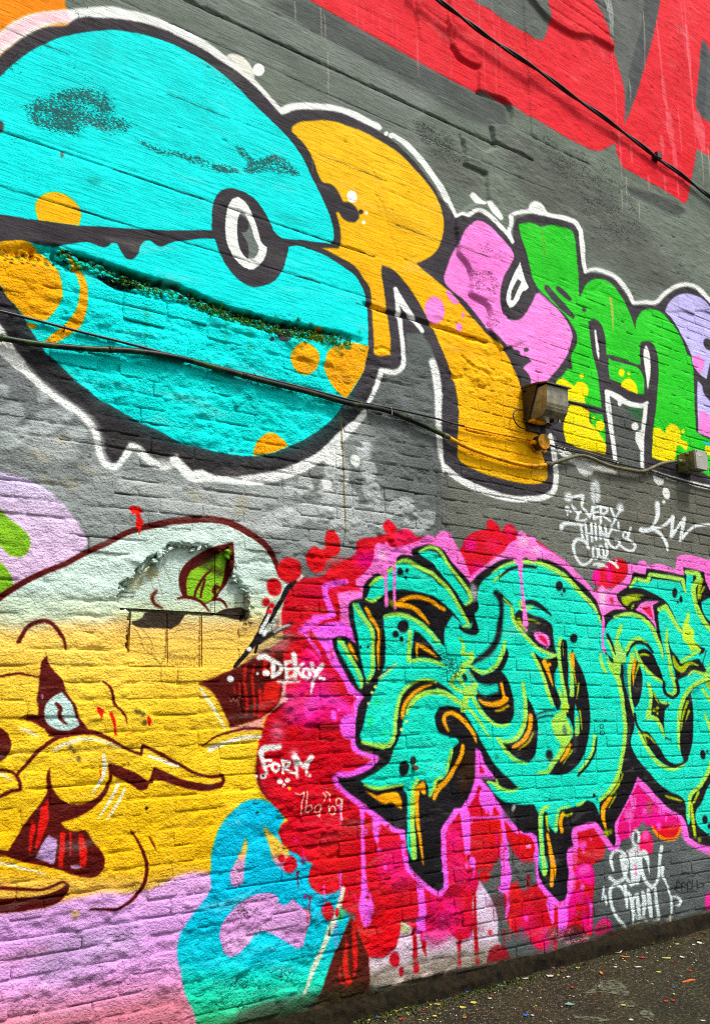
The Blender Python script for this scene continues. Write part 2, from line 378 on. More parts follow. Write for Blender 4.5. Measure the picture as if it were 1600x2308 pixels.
# --- orange R
RAMPR = ramp((270, (255, 200, 26)), (560, (255, 190, 16)), (800, (254, 182, 8)), (1090, (246, 184, 6)))
F(RAMPR, '658,286 671,277 701,272 726,271 763,277 800,289 838,306 875,328 908,353 935,383 953,402 975,430 990,460 999,490 1000,510 995,540 985,563 963,583 938,594 960,613 990,638 1013,658 1040,688 1071,723 1096,751 1128,783 1142,801 1158,833 1171,863 1178,890 1200,950 1223,1030 1233,1061 1232,1078 1225,1086 1200,1091 1176,1089 1126,1078 1076,1061 1041,1043 1033,1033 1031,1000 1033,925 1026,870 1016,840 1001,800 990,776 975,738 960,711 940,676 920,646 900,621 883,606 860,597 859,613 865,651 870,688 875,726 880,771 880,800 862,803 843,801 841,751 838,688 833,648 818,626 800,601 776,586 738,566 723,559 763,560 768,548 768,525 761,493 757,479 763,478 773,493 786,500 801,501 808,493 809,483 803,470 786,456 773,455 766,438 758,425 746,415 728,410 721,400 706,361 688,328 668,306 658,296', 1.4)
E(DARK, 813, 478, 5.5); E(WHITE, 793, 443, 11, 14, 1.4, -15); E(WHITE, 826, 480, 4.2); E(WHITE, 820, 501, 4.5)
E((236, 200, 130), 705, 362, 1.5, 30, 2, 0, .25)
F((200, 150, 20), '845,440 880,470 950,510 985,530 940,540 880,510', 14, 0.25)
E(PINKL, 979, 699, 22, 31, 1.4, -8)
F(PINKL, '1003,655 1008,668 1016,681 1026,686 1036,683 1021,666 1010,655', 1.4)
E(PINKL, 1043, 711, 4, 6.5); E(PINKL, 1034, 737, 8, 10, 1.4, -15)
# --- gap in the R and its white arrow
F((96, 103, 100), '914,752 950,750 975,790 985,830 985,960 990,1010 940,990 830,960 828,915 845,875 858,845 885,846 905,830 912,812', 4)
F((98, 104, 102), '850,850 885,850 910,830 985,860 985,980 830,930', 8, 0.8)
S(WHITE, '890,650 896,690 902,730 906,770 909,808 905,828 892,838 858,834 851,862 841,886 831,907', [7, 10, 11, 10, 10, 12, 12, 11, 10, 9], 1.5)
S(WHITE, '891,650 902,676 922,705 938,728 952,746', [7, 16, 13, 11, 9], 1.5)
S(WHITE, '820,930 806,946', 12, 1.6)
S(WHITE, '975,815 983,845 988,885 988,930 989,975 992,1010 997,1045 1000,1068', [16, 18, 17, 15, 14, 12, 10, 6], 2.2)
S(WHITE, '1003,1053 1025,1073 1063,1094 1113,1114 1163,1125 1200,1124 1230,1119 1247,1106 1252,1083 1250,1038 1246,1008 1240,982', [13, 15, 15, 15, 14, 14, 13, 12, 12, 11], 1.5)

# --- white line round the upper right pieces
S(WHITE, '886,304 913,323 940,351 962,378 980,403 996,428 1008,450', [9, 13, 13, 13, 14, 14], 1.5)
E(WHITE, 871, 301, 5.5, 5); E(WHITE, 882, 306, 6, 5.5)
S(WHITE, '1008,446 1019,468 1028,487', [9, 9, 7], 1.5)
S(WHITE, '1028,487 1038,484 1051,487 1061,480 1076,476 1096,488 1118,508 1138,528 1151,548', [7, 9, 9, 9, 10, 10, 9, 7], 1.5)
S(WHITE, '1151,548 1143,523 1148,509 1147,488 1162,482 1190,479 1213,483 1240,489 1270,495 1290,504 1300,518 1306,550 1312,595 1316,612', [6, 9, 10, 9, 10, 11, 10, 11, 10, 10, 11, 9, 8], 1.6)
S(WHITE, '1316,614 1330,609 1355,613 1380,623 1400,642 1415,663 1425,683 1451,682 1476,682 1491,666 1511,651 1536,643 1561,648 1583,667 1640,720', [7, 9, 9, 10, 9, 8, 9, 10, 10, 9, 10, 10, 10, 10], 1.8)
F(WHITE, '1186,480 1189,463 1200,455 1213,459 1224,474 1232,488', 2)
S(WHITE, '1065,440 1075,450 1086,458', [14, 16, 12], 1.7); S(WHITE, '1099,461 1111,477 1124,492', [13, 16, 12], 1.7)
F((236, 234, 220), '508,128 520,121 535,123 553,133 565,148 573,163 574,180 560,172 540,158 522,140', 1.6)
E(WHITE, 583, 157, 13, 14, 1.5)

# --- pink letter
F(PINKL, '1070,500 1056,508 1041,525 1033,545 1018,573 1008,600 1001,633 1021,658 1041,673 1071,706 1096,738 1126,768 1140,782 1150,780 1160,790 1173,800 1190,806 1198,815 1183,824 1178,830 1188,840 1195,853 1196,868 1187,875 1200,878 1225,865 1245,845 1263,823 1277,801 1285,776 1289,758 1283,736 1265,708 1240,681 1215,659 1208,663 1200,678 1186,703 1168,721 1151,723 1133,711 1123,688 1122,663 1126,638 1133,621 1148,596 1153,575 1148,565 1126,540 1101,515 1083,503', 1.4)
F((238, 100, 190), '1033,560 1080,520 1140,590 1120,640 1060,620', 16, 0.3)
E(DARK, 1186, 788, 5.5); E(DARK, 1160, 795, 12, 6)
F(WHITE, '1168,592 1158,613 1146,638 1137,663 1137,683 1143,696 1151,694 1166,678 1176,658 1186,653 1191,648 1183,633 1176,613', 1.2)
F((74, 72, 74), '1164,630 1173,636 1163,656 1153,678 1147,678 1148,661', 1.2)

# --- green letter
F(GREEN, '1165,508 1176,505 1200,506 1215,512 1238,509 1263,515 1285,525 1290,540 1295,575 1300,613 1304,651 1305,670 1312,658 1318,643 1333,631 1350,629 1373,638 1390,656 1405,678 1418,706 1426,728 1431,743 1433,723 1438,711 1451,698 1468,697 1488,703 1506,721 1523,743 1538,771 1548,800 1554,802 1561,830 1563,863 1565,925 1568,973 1586,985 1640,1000 1640,1100 1588,1068 1540,1050 1468,1030 1469,1013 1472,963 1478,913 1481,875 1483,825 1478,791 1471,776 1456,768 1443,771 1441,786 1443,823 1420,818 1385,804 1368,800 1366,800 1360,751 1350,726 1335,718 1325,726 1328,751 1335,800 1345,838 1353,900 1356,920 1318,910 1285,903 1255,893 1253,860 1270,843 1278,831 1289,833 1287,800 1299,776 1298,751 1285,728 1275,713 1255,693 1233,671 1213,651 1200,628 1191,596 1181,563 1171,538', 1.4)
F(GREEN, '1370,806 1373,808 1400,818 1438,830 1448,845 1451,888 1441,888 1400,865 1373,853 1370,825', 1.4)
S(DARK, '1368,802 1400,812 1440,826', 5, 1.5)
F((34, 176, 34), '1205,585 1290,600 1300,650 1230,640', 14, 0.3)
F((30, 178, 30), '1370,690 1420,720 1430,800 1380,790', 12, 0.3)
S(DARK, '1231,648 1250,672 1274,698 1291,714', [12, 15, 15, 9], 1.8); S(DARK, '1257,650 1270,662 1283,674', [10, 12, 9], 1.6)
E(DARK, 1316, 698, 5); S((180, 190, 70), '1375,672 1379,700 1380,745', [6, 5, 1.5], 1.4); S((160, 130, 30), '1217,520 1222,555 1224,580', 1.8, 1.2, .8)
F(GREEN, '1329,928 1358,935 1364,975 1364,1010 1350,980 1333,955', 1.3)
F(YEL, '1285,913 1306,916 1328,927 1330,953 1340,962 1352,980 1364,1001 1364,1023 1318,1013 1275,998 1269,960 1273,938 1280,920', 1.3)
E(YEL, 1352, 960, 10, 13); E(YEL, 1338, 942, 3.5)
F(YEL, '1253,860 1268,851 1283,863 1293,870 1300,861 1313,861 1323,870 1325,883 1323,893 1315,896 1319,910 1285,903 1255,893', 1.3)
E(YEL, 1310, 847, 5, 5.5)
F(YEL, '1398,870 1403,858 1416,851 1428,860 1436,878 1436,888 1416,880', 1.3); E(YEL, 1400, 840, 7, 9); E(YEL, 1416, 843, 3, 4)
F(YEL, '1472,964 1486,965 1498,978 1501,963 1511,954 1523,958 1533,973 1533,990 1546,996 1551,1005 1546,1016 1531,1005 1523,1005 1523,1020 1518,1040 1496,1040 1469,1031', 1.3)
E(YEL, 1539, 972, 4, 5); E(YEL, 1600, 1012, 13, 15); F((0, 190, 230), '1578,994 1590,996 1620,1006 1620,1012 1592,1003', 1.2)
F(WHITE, '1338,744 1342,744 1346,770 1350,800 1348,812 1345,800 1341,775', 1.2)
F(WHITE, '1451,786 1455,778 1461,790 1465,820 1464,850 1459,880 1456,855 1451,820', 1.2)
F((88, 92, 88), '1366,882 1395,892 1425,908 1455,912 1450,1056 1420,1049 1385,1040 1378,980', 1.5)
F((46, 108, 58), '1408,908 1445,918 1444,950 1425,935', 6, 0.8)
S(WHITE, '1367,884 1370,912 1373,940 1379,985 1383,1015 1386,1040', [10, 12, 11, 10, 10, 9], 1.5)
S(WHITE, '1366,882 1382,890 1396,898 1412,907 1430,913 1448,914 1457,908', [9, 12, 14, 12, 11, 11, 8], 1.5); E(WHITE, 1396, 906, 5, 11)
S(WHITE, '1454,914 1452,940 1449,963 1446,1010 1447,1056', [9, 10, 9, 8, 8], 1.4)
E(WHITE, 1430, 961, 8, 9); F(WHITE, '1431,974 1440,970 1451,968 1450,1012 1441,1014 1433,996', 1.4)
# --- lavender letter at the edge
F(LAV, '1497,701 1506,681 1521,668 1541,663 1561,667 1581,678 1600,698 1640,740 1640,820 1598,820 1591,855 1576,843 1561,823 1556,800 1546,776 1528,743 1511,716', 1.4)
F(PINKL, '1558,804 1575,802 1586,815 1580,836 1574,841 1562,823', 1.4); E(DARK, 1595, 776, 10, 14, 1.4, -25)
F(LAV, '1571,858 1581,868 1585,885 1600,905 1640,930 1640,1000 1600,986 1573,975 1571,925', 1.4)
F(PINKL, '1573,926 1588,928 1600,944 1640,960 1640,1000 1600,986 1574,975', 1.4)
# --- white line and blobs below the conduit
S(WHITE, '1247,1004 1262,1014 1280,1028', [10, 16, 18], 1.6)
S((226, 228, 220), '1290,1036 1320,1047 1350,1055 1385,1064', [16, 18, 14, 8], 3)
F((226, 230, 222), '1295,1043 1338,1053 1335,1068 1318,1074 1303,1062', 2); S(WHITE, '1470,1064 1530,1082 1580,1094 1640,1108', [8, 9, 9, 9], 1.5)
F((230, 233, 226), '1470,1070 1496,1081 1494,1092 1483,1095 1474,1085', 1.5); E((236, 238, 232), 1501, 1112, 8, 14, 1.6, -15); E(WHITE, 1496, 1131, 4)
S((140, 190, 160), '1500,1090 1540,1096', 3, 2, .4)
S(WHITE, '1237,985 1243,1004', 9, 1.5); S((96, 98, 96), '1250,985 1253,1012', 5, 1.6)
E(WHITE, 801, 1038, 11, 14, 2, -20); E((232, 236, 232), 737, 1092, 12, 17, 2, -15); E((225, 228, 226), 780, 1083, 5, 8, 2)
E((200, 206, 205), 825, 1010, 10, 18, 5, 0, .8)
E((236, 238, 230), 357, 1155, 9, 5, 4, 0, .6)
# vertical rust and seam marks
S((110, 92, 40), '768,930 771,985 774,1060 776,1130 778,1195 779,1220', [1.6, 2.4, 2.4, 3, 3, 1], 1.0, .9)

# --- lower left: lilac disc with green blobs
F(ramp((1060, (212, 198, 232)), (1160, (222, 196, 228)), (1340, (226, 190, 226))), '-40,1060 0,1062 33,1069 70,1083 105,1103 135,1128 160,1156 175,1176 190,1200 200,1226 150,1275 50,1330 -40,1380', 2)
F((128, 188, 32), '-40,1120 0,1147 25,1171 50,1192 65,1207 69,1223 65,1243 50,1255 33,1254 15,1243 0,1228 -40,1190', 1.6)
F((134, 192, 40), '-40,1260 0,1265 13,1275 23,1290 30,1310 33,1325 10,1345 -40,1360', 1.6)
# --- creature body
BODY = ramp((1200, (203, 226, 214)), (1330, (204, 228, 214)), (1375, (212, 226, 186)), (1412, (246, 204, 118)), (1440, (255, 208, 92)), (1520, (255, 206, 66)), (1600, (255, 208, 46)), (1750, (255, 206, 30)), (1900, (252, 196, 18)), (1965, (248, 192, 28)), (1990, (240, 190, 74)))
F(BODY, '-40,1372 0,1348 50,1315 100,1290 150,1270 200,1243 251,1220 301,1195 351,1183 400,1174 450,1170 483,1170 520,1180 555,1198 585,1218 606,1238 621,1263 626,1290 655,1310 650,1370 640,1480 640,1640 600,1690 600,1790 650,1850 650,1930 640,2060 -40,2080', 1.6)
F((196, 222, 200), '0,1380 100,1360 200,1380 260,1370 250,1400 120,1405 40,1420 -20,1410', 12, 0.6)
LIL = ramp((2000, (234, 178, 232)), (2120, (226, 164, 234)), (2220, (228, 160, 226)), (2265, (230, 150, 200)), (2308, (214, 134, 160)), k=0.12)
F(LIL, '-40,2062 0,2055 95,2045 150,2028 226,2012 326,2008 370,1990 400,1974 475,1967 520,1980 520,2360 -40,2360', 5)
F((232, 196, 100), '160,2050 180,2055 172,2072 165,2068', 3, .8)
F((178, 160, 196), '80,2130 180,2090 300,2080 330,2130 220,2180 120,2230 60,2200', 25, 0.5)
F((176, 120, 150), '0,2150 120,2120 110,2150 0,2180', 10, 0.5)
F((196, 96, 104), '-20,2308 120,2300 260,2270 420,2240 440,2330 -20,2350', 14, 0.35)
# ghost shape
GH = ramp((1800, (0, 188, 226)), (2080, (0, 192, 224)), (2190, (6, 204, 216)), (2240, (24, 218, 190)), (2290, (36, 210, 158)), (2330, (52, 160, 100)), k=0.05)
F(CRIM, '655,1308 668,1305 690,1303 720,1300 743,1285 767,1270 794,1254 802,1247 804,1220 818,1214 843,1210 866,1205 940,1210 990,1215 1030,1250 1041,1232 1062,1204 1090,1195 1130,1200 1164,1199 1240,1240 1300,1290 1250,1900 1205,1900 1212,1990 1200,2040 1178,2042 1172,1992 1150,1985 1130,1990 1112,1966 1076,1958 1078,1983 1073,2010 1066,2022 1066,2095 1056,2115 1036,2119 1013,2100 1005,2075 990,2093 963,2105 936,2098 920,2085 905,2075 900,2108 888,2138 865,2158 830,2156 832,2230 800,2250 790,2120 800,2062 783,2053 766,2040 766,2020 771,2000 751,2013 723,2015 703,2003 693,1980 698,1960 701,1938 673,1930 648,1910 634,1900 630,1881 633,1861 650,1850 640,1840 610,1810 585,1775 580,1740 580,1690 590,1650 600,1620 630,1583 640,1555 640,1480 605,1462 640,1440 634,1400 640,1360', 2.0)
# right red field under the letters
F(CRIM, '1180,1860 1205,1890 1212,1990 1200,2040 1178,2040 1172,1990 1150,1985 1136,2005 1140,2060 1150,2092 1161,2103 1172,2085 1183,2095 1200,2125 1220,2142 1240,2120 1300,2105 1335,2108 1334,2050 1339,2000 1339,1975 1333,1950 1358,1933 1363,1900 1345,1858 1300,1868 1290,1910 1280,2020 1262,2036 1240,2020', 2)
# pale patch at the foot
F(ramp((2200, (216, 200, 230)), (2280, (226, 204, 226)), (2335, (212, 190, 206)), (2375, (158, 146, 132)), k=0.2), '1080,1985 1100,2013 1115,2045 1122,2075 1123,2120 1132,2136 1120,2175 1060,2178 1000,2192 940,2208 850,2222 828,2222 830,2158 865,2160 888,2140 900,2108 905,2077 920,2085 936,2098 963,2105 990,2093 1005,2075 1013,2100 1036,2119 1056,2115 1066,2095 1066,2022 1073,2010', 1.6)
F((150, 190, 90), '905,2076 915,2085 925,2092 915,2103 903,2100', 3, .8)
F(CRIM, '1156,2020 1178,2020 1185,2080 1196,2090 1180,2098 1172,2085 1161,2103 1150,2092 1140,2060 1140,2030', 2)
for x, y, a_, b_, c in ((1110,1300,40,60,MAG),(825,1262,24,18,(255,0,170)),(700,1560,40,26,MAG),(750,1600,50,30,MAG),(690,1620,34,26,MAG),(700,1490,30,24,MAG),(760,1480,24,30,(232,20,100)),
                        (720,1530,40,26,(226,24,120)),(655,1590,22,40,(226,60,150)),(625,1650,12,26,(240,150,190)),(705,1345,24,26,(214,10,70)),(750,1330,30,20,(226,20,60)),(1020,1890,26,30,MAG),(1060,1790,26,60,(216,10,60)),(1030,1960,24,40,(246,20,120)),(900,1950,50,50,(246,20,120)),
                        (980,2070,40,60,(226,14,110)),(1015,2060,30,50,(236,20,120)),(1045,2080,24,30,(226,14,80)),(1060,1985,20,26,(240,20,110)),(790,1880,40,40,(200,10,24)),(740,1700,60,60,(206,8,30)),(700,1780,60,40,(206,8,34)),(720,1860,50,30,(220,20,50)),
                        (860,2080,40,60,(224,8,20)),(810,2130,20,60,(230,40,20)),(720,1960,60,40,(218,16,24)),(760,1930,40,20,(226,30,30)),(1120,1860,30,40,(224,14,14)),(1260,2060,26,40,(226,14,34)),(1190,2080,20,30,(238,20,110)),(1225,2115,24,22,(250,16,110)),(760,1280,30,18,(222,20,30)),(690,1385,40,40,(200,10,26)),(660,1470,20,14,(230,30,30)),(640,1515,20,30,(232,30,30))):
    E(c, x, y, a_, b_, 12, 0, 0.75)
F((255, 70, 200), '690,1570 730,1560 780,1580 800,1610 770,1600 740,1590 715,1600 690,1625 680,1600', 9, 0.8)
F((232, 20, 24), '650,1640 685,1635 680,1655 650,1662', 6, 0.7)
F((60, 8, 12), '690,1640 740,1634 800,1640 740,1646', 3, 0.6)
S((40, 10, 20), '612,1602 636,1585 650,1578', [10, 10, 4], 4, .8)
S((60, 14, 18), '581,1700 582,1750 590,1780 606,1805', [5, 9, 8, 3], 3, .7)
F(GH, '483,1900 490,1876 508,1848 530,1823 555,1806 580,1801 606,1808 626,1826 643,1846 633,1861 630,1881 636,1900 641,1915 671,1926 683,1938 703,1945 696,1972 703,2003 723,2016 751,2013 770,2003 766,2040 775,2055 788,2065 776,2100 758,2150 733,2208 721,2238 701,2268 688,2300 670,2340 445,2340 438,2283 420,2246 410,2200 400,2150 405,2113 415,2093 433,2065 460,2030 473,2010 475,1975 478,1925', 1.6)
YS = ramp((1850, (232, 180, 40)), (1920, (232, 184, 70)), (1945, (220, 160, 200)), (2000, (206, 150, 206)))
F(YS, '593,1858 608,1873 626,1891 640,1908 655,1930 668,1947 660,1962 648,1968 626,1952 613,1930 606,1900', 1.6)
F(YS, '550,1900 556,1888 559,1900 553,1940 551,1970 545,1993 533,2002 520,1993 519,1970 530,1945 543,1920', 1.6)
F((214, 152, 214), '495,2105 498,2085 508,2068 530,2045 555,2025 585,2013 613,2013 627,2020 628,2035 641,2039 653,2033 658,2023 676,2040 696,2058 698,2075 691,2105 681,2135 671,2140 648,2125 618,2108 598,2100 580,2103 563,2123 540,2148 520,2158 508,2150 500,2130', 1.5)
F((236, 180, 226), '505,2110 560,2100 600,2085 660,2085 600,2098 550,2130 515,2150', 6, .7)
S((220, 228, 196), '774,2003 758,2063 738,2113 713,2175 684,2245', [10, 12, 12, 11, 6], 2)
F((90, 200, 90), '768,2045 780,2052 770,2078 760,2075', 4, .8)
F((0, 150, 190), '430,2150 480,2170 500,2190 440,2180', 10, .35); F((0, 160, 200), '540,2160 640,2140 660,2150 560,2180', 10, .35)
E((30, 60, 50), 580, 1832, 4, 3, 1.5); F((20, 26, 30), '676,1942 684,1938 690,1946 682,1950', 2, .8)
F(ramp((2050, (92, 26, 18)), (2200, (80, 28, 18)), (2240, (62, 40, 24))), '791,2068 800,2090 830,2160 832,2215 800,2262 760,2285 715,2262 730,2215 760,2140', 2)
S((214, 34, 20), '782,2128 779,2180 787,2212', [6, 12, 14], 2); S((206, 34, 20), '767,2180 768,2210 784,2225', [5, 6, 6], 2, .8); S((214, 24, 20), '795,2080 800,2150 798,2200', [8, 12, 6], 2)
E(CRIM, 740, 2054, 13, 21, 1.5); E(CRIM, 760, 2056, 5, 10); E(CRIM, 635, 1934, 7, 10); E(CRIM, 654, 1949, 15, 20, 1.6, 10)

# --- creature outline and face
S(MAR, '-30,1372 0,1348 50,1315 100,1290 150,1270 200,1243 251,1220 301,1195 351,1183 400,1174 450,1170 483,1171 520,1180 555,1198 585,1218 606,1238 621,1262 626,1282', [14, 13, 13, 12, 12, 13, 14, 16, 16, 15, 14, 8], 1.6)
GR = (138, 200, 36)
F(MAR, '525,1222 510,1225 475,1235 438,1258 419,1278 411,1300 414,1325 421,1347 450,1351 468,1362 487,1352 507,1328 521,1306 526,1275 528,1240', 1.5)
F(GR, '429,1305 438,1285 455,1274 475,1264 500,1242 519,1234 518,1263 513,1290 511,1302 503,1323 491,1345 468,1357 450,1349 430,1340', 1.4)
F((52, 40, 20), '450,1268 478,1250 502,1244 492,1262 470,1274 500,1276 512,1290 505,1300 480,1285 460,1276', 4, .7)
S(MAR, '484,1284 470,1296 458,1313 448,1335 446,1348', [4, 7, 7, 6, 5], 1.4); S(MAR, '471,1304 464,1325 460,1345', [5, 6, 4], 1.4)
S(MAR, '505,1322 495,1320 491,1332 497,1339 488,1350', [5, 10, 8, 8, 6], 1.4)
S(MAR, '409,1347 438,1345 458,1353 470,1364 480,1376', [5, 7, 7, 6, 3], 1.5); S(MAR, '488,1350 505,1350 515,1358 520,1368', [6, 7, 6, 3], 1.5)
S(MAR, '361,1329 351,1343 356,1358 374,1369', [6, 8, 8, 4], 2)
F((58, 48, 36), '298,1405 308,1390 331,1380 400,1380 420,1383 405,1408 388,1418 351,1415 313,1413', 1.5, corner=30)
F((54, 42, 32), '484,1385 520,1370 553,1367 560,1373 562,1390 555,1399 530,1395 508,1390', 1.5, corner=30)
F((206, 222, 160), '300,1383 330,1380 320,1393 303,1400', 1.4)
S((26, 24, 22), '270,1371 298,1375 340,1377 400,1380 440,1384 484,1386', [2, 3.5, 3, 2.5, 3, 3], 1.0)
S((26, 22, 16), '297,1378 293,1420 291,1470', [3, 3, 2], 1.0)
BR = (140, 100, 36)
for q in ('378,1420 377,1447 376,1472', '455,1392 454,1420 452,1445', '452,1455 452,1500'): S(BR, q, 5, 1.6, .75, False)
for q in ('306,1416 320,1440 326,1460 345,1478 360,1492 365,1505 364,1525 368,1540', '325,1420 340,1440 350,1466', '292,1438 330,1437 372,1441 400,1437 450,1442', '292,1453 330,1452 376,1458', '292,1465 320,1470 345,1474 380,1470 430,1462', '452,1443 500,1440 530,1442','440,1463 470,1461 534,1463','365,1495 376,1478 390,1470', '395,1410 420,1405 450,1408', '395,1425 430,1415 452,1420', '460,1425 490,1420 530,1426', '335,1460 338,1478','342,1458 345,1476','350,1475 354,1487'):
    S((120, 84, 30), q, 1.6, 0.8, .8)
for i in range(26):
    x = 376 + i * 3.0; yy = 1478 + rnd.uniform(-3, 3)
    S((110, 78, 26), [(x, yy), (x + rnd.uniform(-2, 2), yy + rnd.uniform(6, 12))], 1.7, .8, .8, False)
    if i % 2: S((110, 78, 26), [(x, yy + 16), (x + rnd.uniform(-1, 3), yy + 22)], 1.5, .8, .8, False)
for bx, by in ((305,1318),(322,1304),(345,1290),(352,1282)):                      # scratched fern fronds
    for k in range(6):
        t = k / 5
        S((140, 120, 44), [(bx - 10 + t * 14, by - 8 + t * 20), (bx - 20 + t * 18, by - 2 + t * 18)], 1.8, .9, .85, False)
        S((140, 120, 44), [(bx - 10 + t * 14, by - 8 + t * 20), (bx + 2 + t * 14, by - 12 + t * 18)], 1.8, .9, .85, False)
for q in ('322,1325 345,1335 365,1352 372,1375', '345,1300 352,1320 360,1345', '360,1290 368,1315 375,1340', '318,1372 330,1362 350,1360', '378,1276 385,1292 392,1310', '400,1335 418,1340', '458,1380 463,1372 476,1366'):
    S((130, 108, 50), q, 1.5, .8, .75)
for q in ('272,1330 290,1333 312,1335', '275,1343 308,1344'): S((30, 28, 26), q, 2.2, .9, .9)
F((232, 228, 232), '273,1350 280,1362 290,1372 294,1384 287,1375 277,1364', 1.2)
S((140, 60, 30), '560,1345 557,1357', 4, 2, .6)
for q in ('485,1357 482,1385', '430,1302 470,1305 500,1300', '470,1316 500,1322', '480,1358 540,1357 558,1357', '412,1280 413,1330'): S((40, 44, 24), q, 1.3, .7, .8)
# red splat
F((236, 16, 10), '291,1146 297,1140 310,1142 324,1154 314,1156 318,1166 323,1178 318,1190 314,1208 312,1192 307,1178 309,1166 304,1156 297,1162 295,1152', 1.2)
# brow, eye, nose
S(MAR, '43,1447 53,1428 70,1408 93,1399 113,1403 130,1421 143,1443 150,1464', [9, 9, 9, 9, 10, 9, 8, 4], 1.5)
S(MAR, '-20,1530 0,1525 25,1520 45,1518 70,1523 90,1527', [4, 5, 6, 6, 5, 4], 1.4)
F(MAR, '107,1477 97,1488 92,1511 89,1526 88,1545 83,1573 87,1600 85,1613 70,1612 53,1622 75,1628 100,1643 113,1656 108,1660 135,1662 175,1658 206,1652 190,1633 178,1615 173,1593 160,1573 148,1555 144,1538 133,1523 117,1505 109,1490', 1.5)
S(MAR, '48,1620 62,1613 80,1614', [3, 5, 6], 1.4)
F((192, 226, 216), '140,1560 120,1570 105,1585 100,1605 105,1625 120,1640 145,1647 168,1643 179,1634 170,1613 165,1593 153,1575', 1.4)
S(MAR, '127,1586 136,1597 134,1610 142,1624 150,1632', [8, 10, 9, 9, 4], 1.3)
S((170, 120, 150), '94,1566 96,1576', [5, 3], 1.5); S((140, 90, 70), '90,1551 120,1549 146,1553', 2.4, 1.4, .7)
S(MAR, '233,1536 248,1548 254,1568 258,1588 271,1600 281,1610 287,1632', [4, 7, 7, 7, 6, 5, 2], 1.4)
F(MAR, '-30,1630 0,1639 15,1650 25,1670 23,1690 13,1708 0,1716 -30,1720', 1.5)
S(MAR, '40,1745 58,1726 80,1700 113,1673 150,1655 201,1650 236,1660 276,1683 319,1701 323,1680 361,1698 400,1720 450,1746 483,1751 500,1748 504,1758 497,1772', [7, 8, 9, 9, 10, 11, 11, 9, 6, 6, 7, 8, 8, 6, 6, 8, 8], 1.5)
F(MAR, '400,1752 438,1763 475,1767 497,1762 502,1768 498,1775 470,1782 425,1779 400,1772 376,1763 348,1756 345,1766 336,1767 333,1779 323,1781 288,1763 256,1747 248,1738 247,1718 276,1728 313,1746 336,1761 341,1750 346,1728 371,1738', 1.5, corner=40)
F(MAR, '114,1728 108,1741 105,1761 108,1783 95,1806 75,1831 50,1868 30,1900 10,1925 -20,1925 -20,1940 0,1930 50,1941 125,1957 188,1977 213,1977 233,1960 237,1938 226,1915 213,1900 205,1885 193,1871 163,1873 143,1862 138,1855 175,1843 208,1823 238,1793 253,1761 257,1741 249,1735 243,1766 226,1791 200,1808 175,1813 150,1808 130,1793 118,1771 114,1746', 1.5)
RD = (226, 26, 18)
F(RD, '111,1801 93,1822 90,1845 84,1880 78,1912 84,1915 98,1880 107,1861', 1.4); F(RD, '73,1848 80,1856 74,1895 69,1930 65,1915 66,1895', 1.4)
S(RD, '141,1878 139,1915 137,1950', [11, 13, 13], 1.5); S(RD, '159,1876 158,1928', [5, 3], 1.4); S(RD, '184,1886 188,1915 187,1950', [12, 18, 16], 1.5)
F((196, 158, 212), '108,1882 128,1893 126,1925 123,1948 80,1934 92,1908', 1.4); E((206, 160, 200), 172, 1954, 13, 5, 1.6, 10)
S(WHITE, '122,1691 150,1676 188,1665 226,1669 250,1676 273,1687', [6, 8, 8, 6, 5, 3], 1.8, .9); S(WHITE, '234,1702 239,1726 231,1756 208,1787', [8, 9, 8, 3], 1.7, .95)
S(WHITE, '268,1767 252,1800 223,1843', [7, 7, 3], 1.7, .9); S(WHITE, '283,1779 268,1808 243,1846', [6, 7, 4], 1.7, .9); S(WHITE, '337,1704 368,1714 403,1728', [6, 7, 6], 1.6)
S(WHITE, '43,1642 64,1648 88,1660', [4, 7, 4], 2.2, .9); S(WHITE, '-10,1746 8,1746 28,1760', [6, 6, 3], 2, .9)
for x, y in ((160,1685),(168,1694),(177,1710),(308,1604),(315,1606),(322,1611),(325,1629)): E((92, 82, 26), x, y, 5, 6, 2)
E((50, 40, 20), 331, 1822, 4, 4.5, 1.2); E((84, 80, 20), 215, 1623, 18, 4, 4, 0, .7)
F((230, 20, 12), '220,1592 230,1598 236,1602 233,1612 228,1622 226,1612 220,1604', 1.2); S((230, 20, 12), '251,1609 256,1622 259,1636 262,1655', [7, 8, 4, 6], 1.2); F((230, 20, 12), '333,1612 341,1622 336,1638 331,1628', 1.2); S((220, 20, 12), '228,1737 228,1752', [4, 2], 1.2); S((220, 30, 20), '284,1657 288,1654 300,1655', 1.5, 1)
S(MAR, '-20,1737 0,1736 15,1736 33,1743 45,1761 46,1780 25,1783 0,1797 -20,1810', [6, 7, 7, 8, 8, 8, 7, 8], 1.5)
S(MAR, '-20,1920 0,1921 50,1938 100,1948 135,1956', [12, 11, 9, 7, 5], 1.5)
S(MAR, '-20,2001 0,2001 50,2004 100,2004 125,1995 143,1988 153,1993', [9, 9, 8, 7, 6, 6, 6], 1.5)
F(MAR, '-30,2026 0,2025 50,2023 100,2017 133,2005 153,1992 158,1996 152,2013 138,2030 105,2045 63,2053 0,2057 -30,2058', 1.6)
S(WHITE, '-10,1943 40,1955 103,1970', [7, 6, 4], 1.7, .9)
S(MAR, '297,1874 311,1893 325,1925 332,1950 328,1983 313,2013 293,2033 256,2051 230,2050 204,2049', [4, 6, 8, 8, 8, 8, 7, 7, 6, 4], 1.6); S((120, 40, 14), '338,1886 346,1900 353,1918', [3, 5, 2], 1.6)
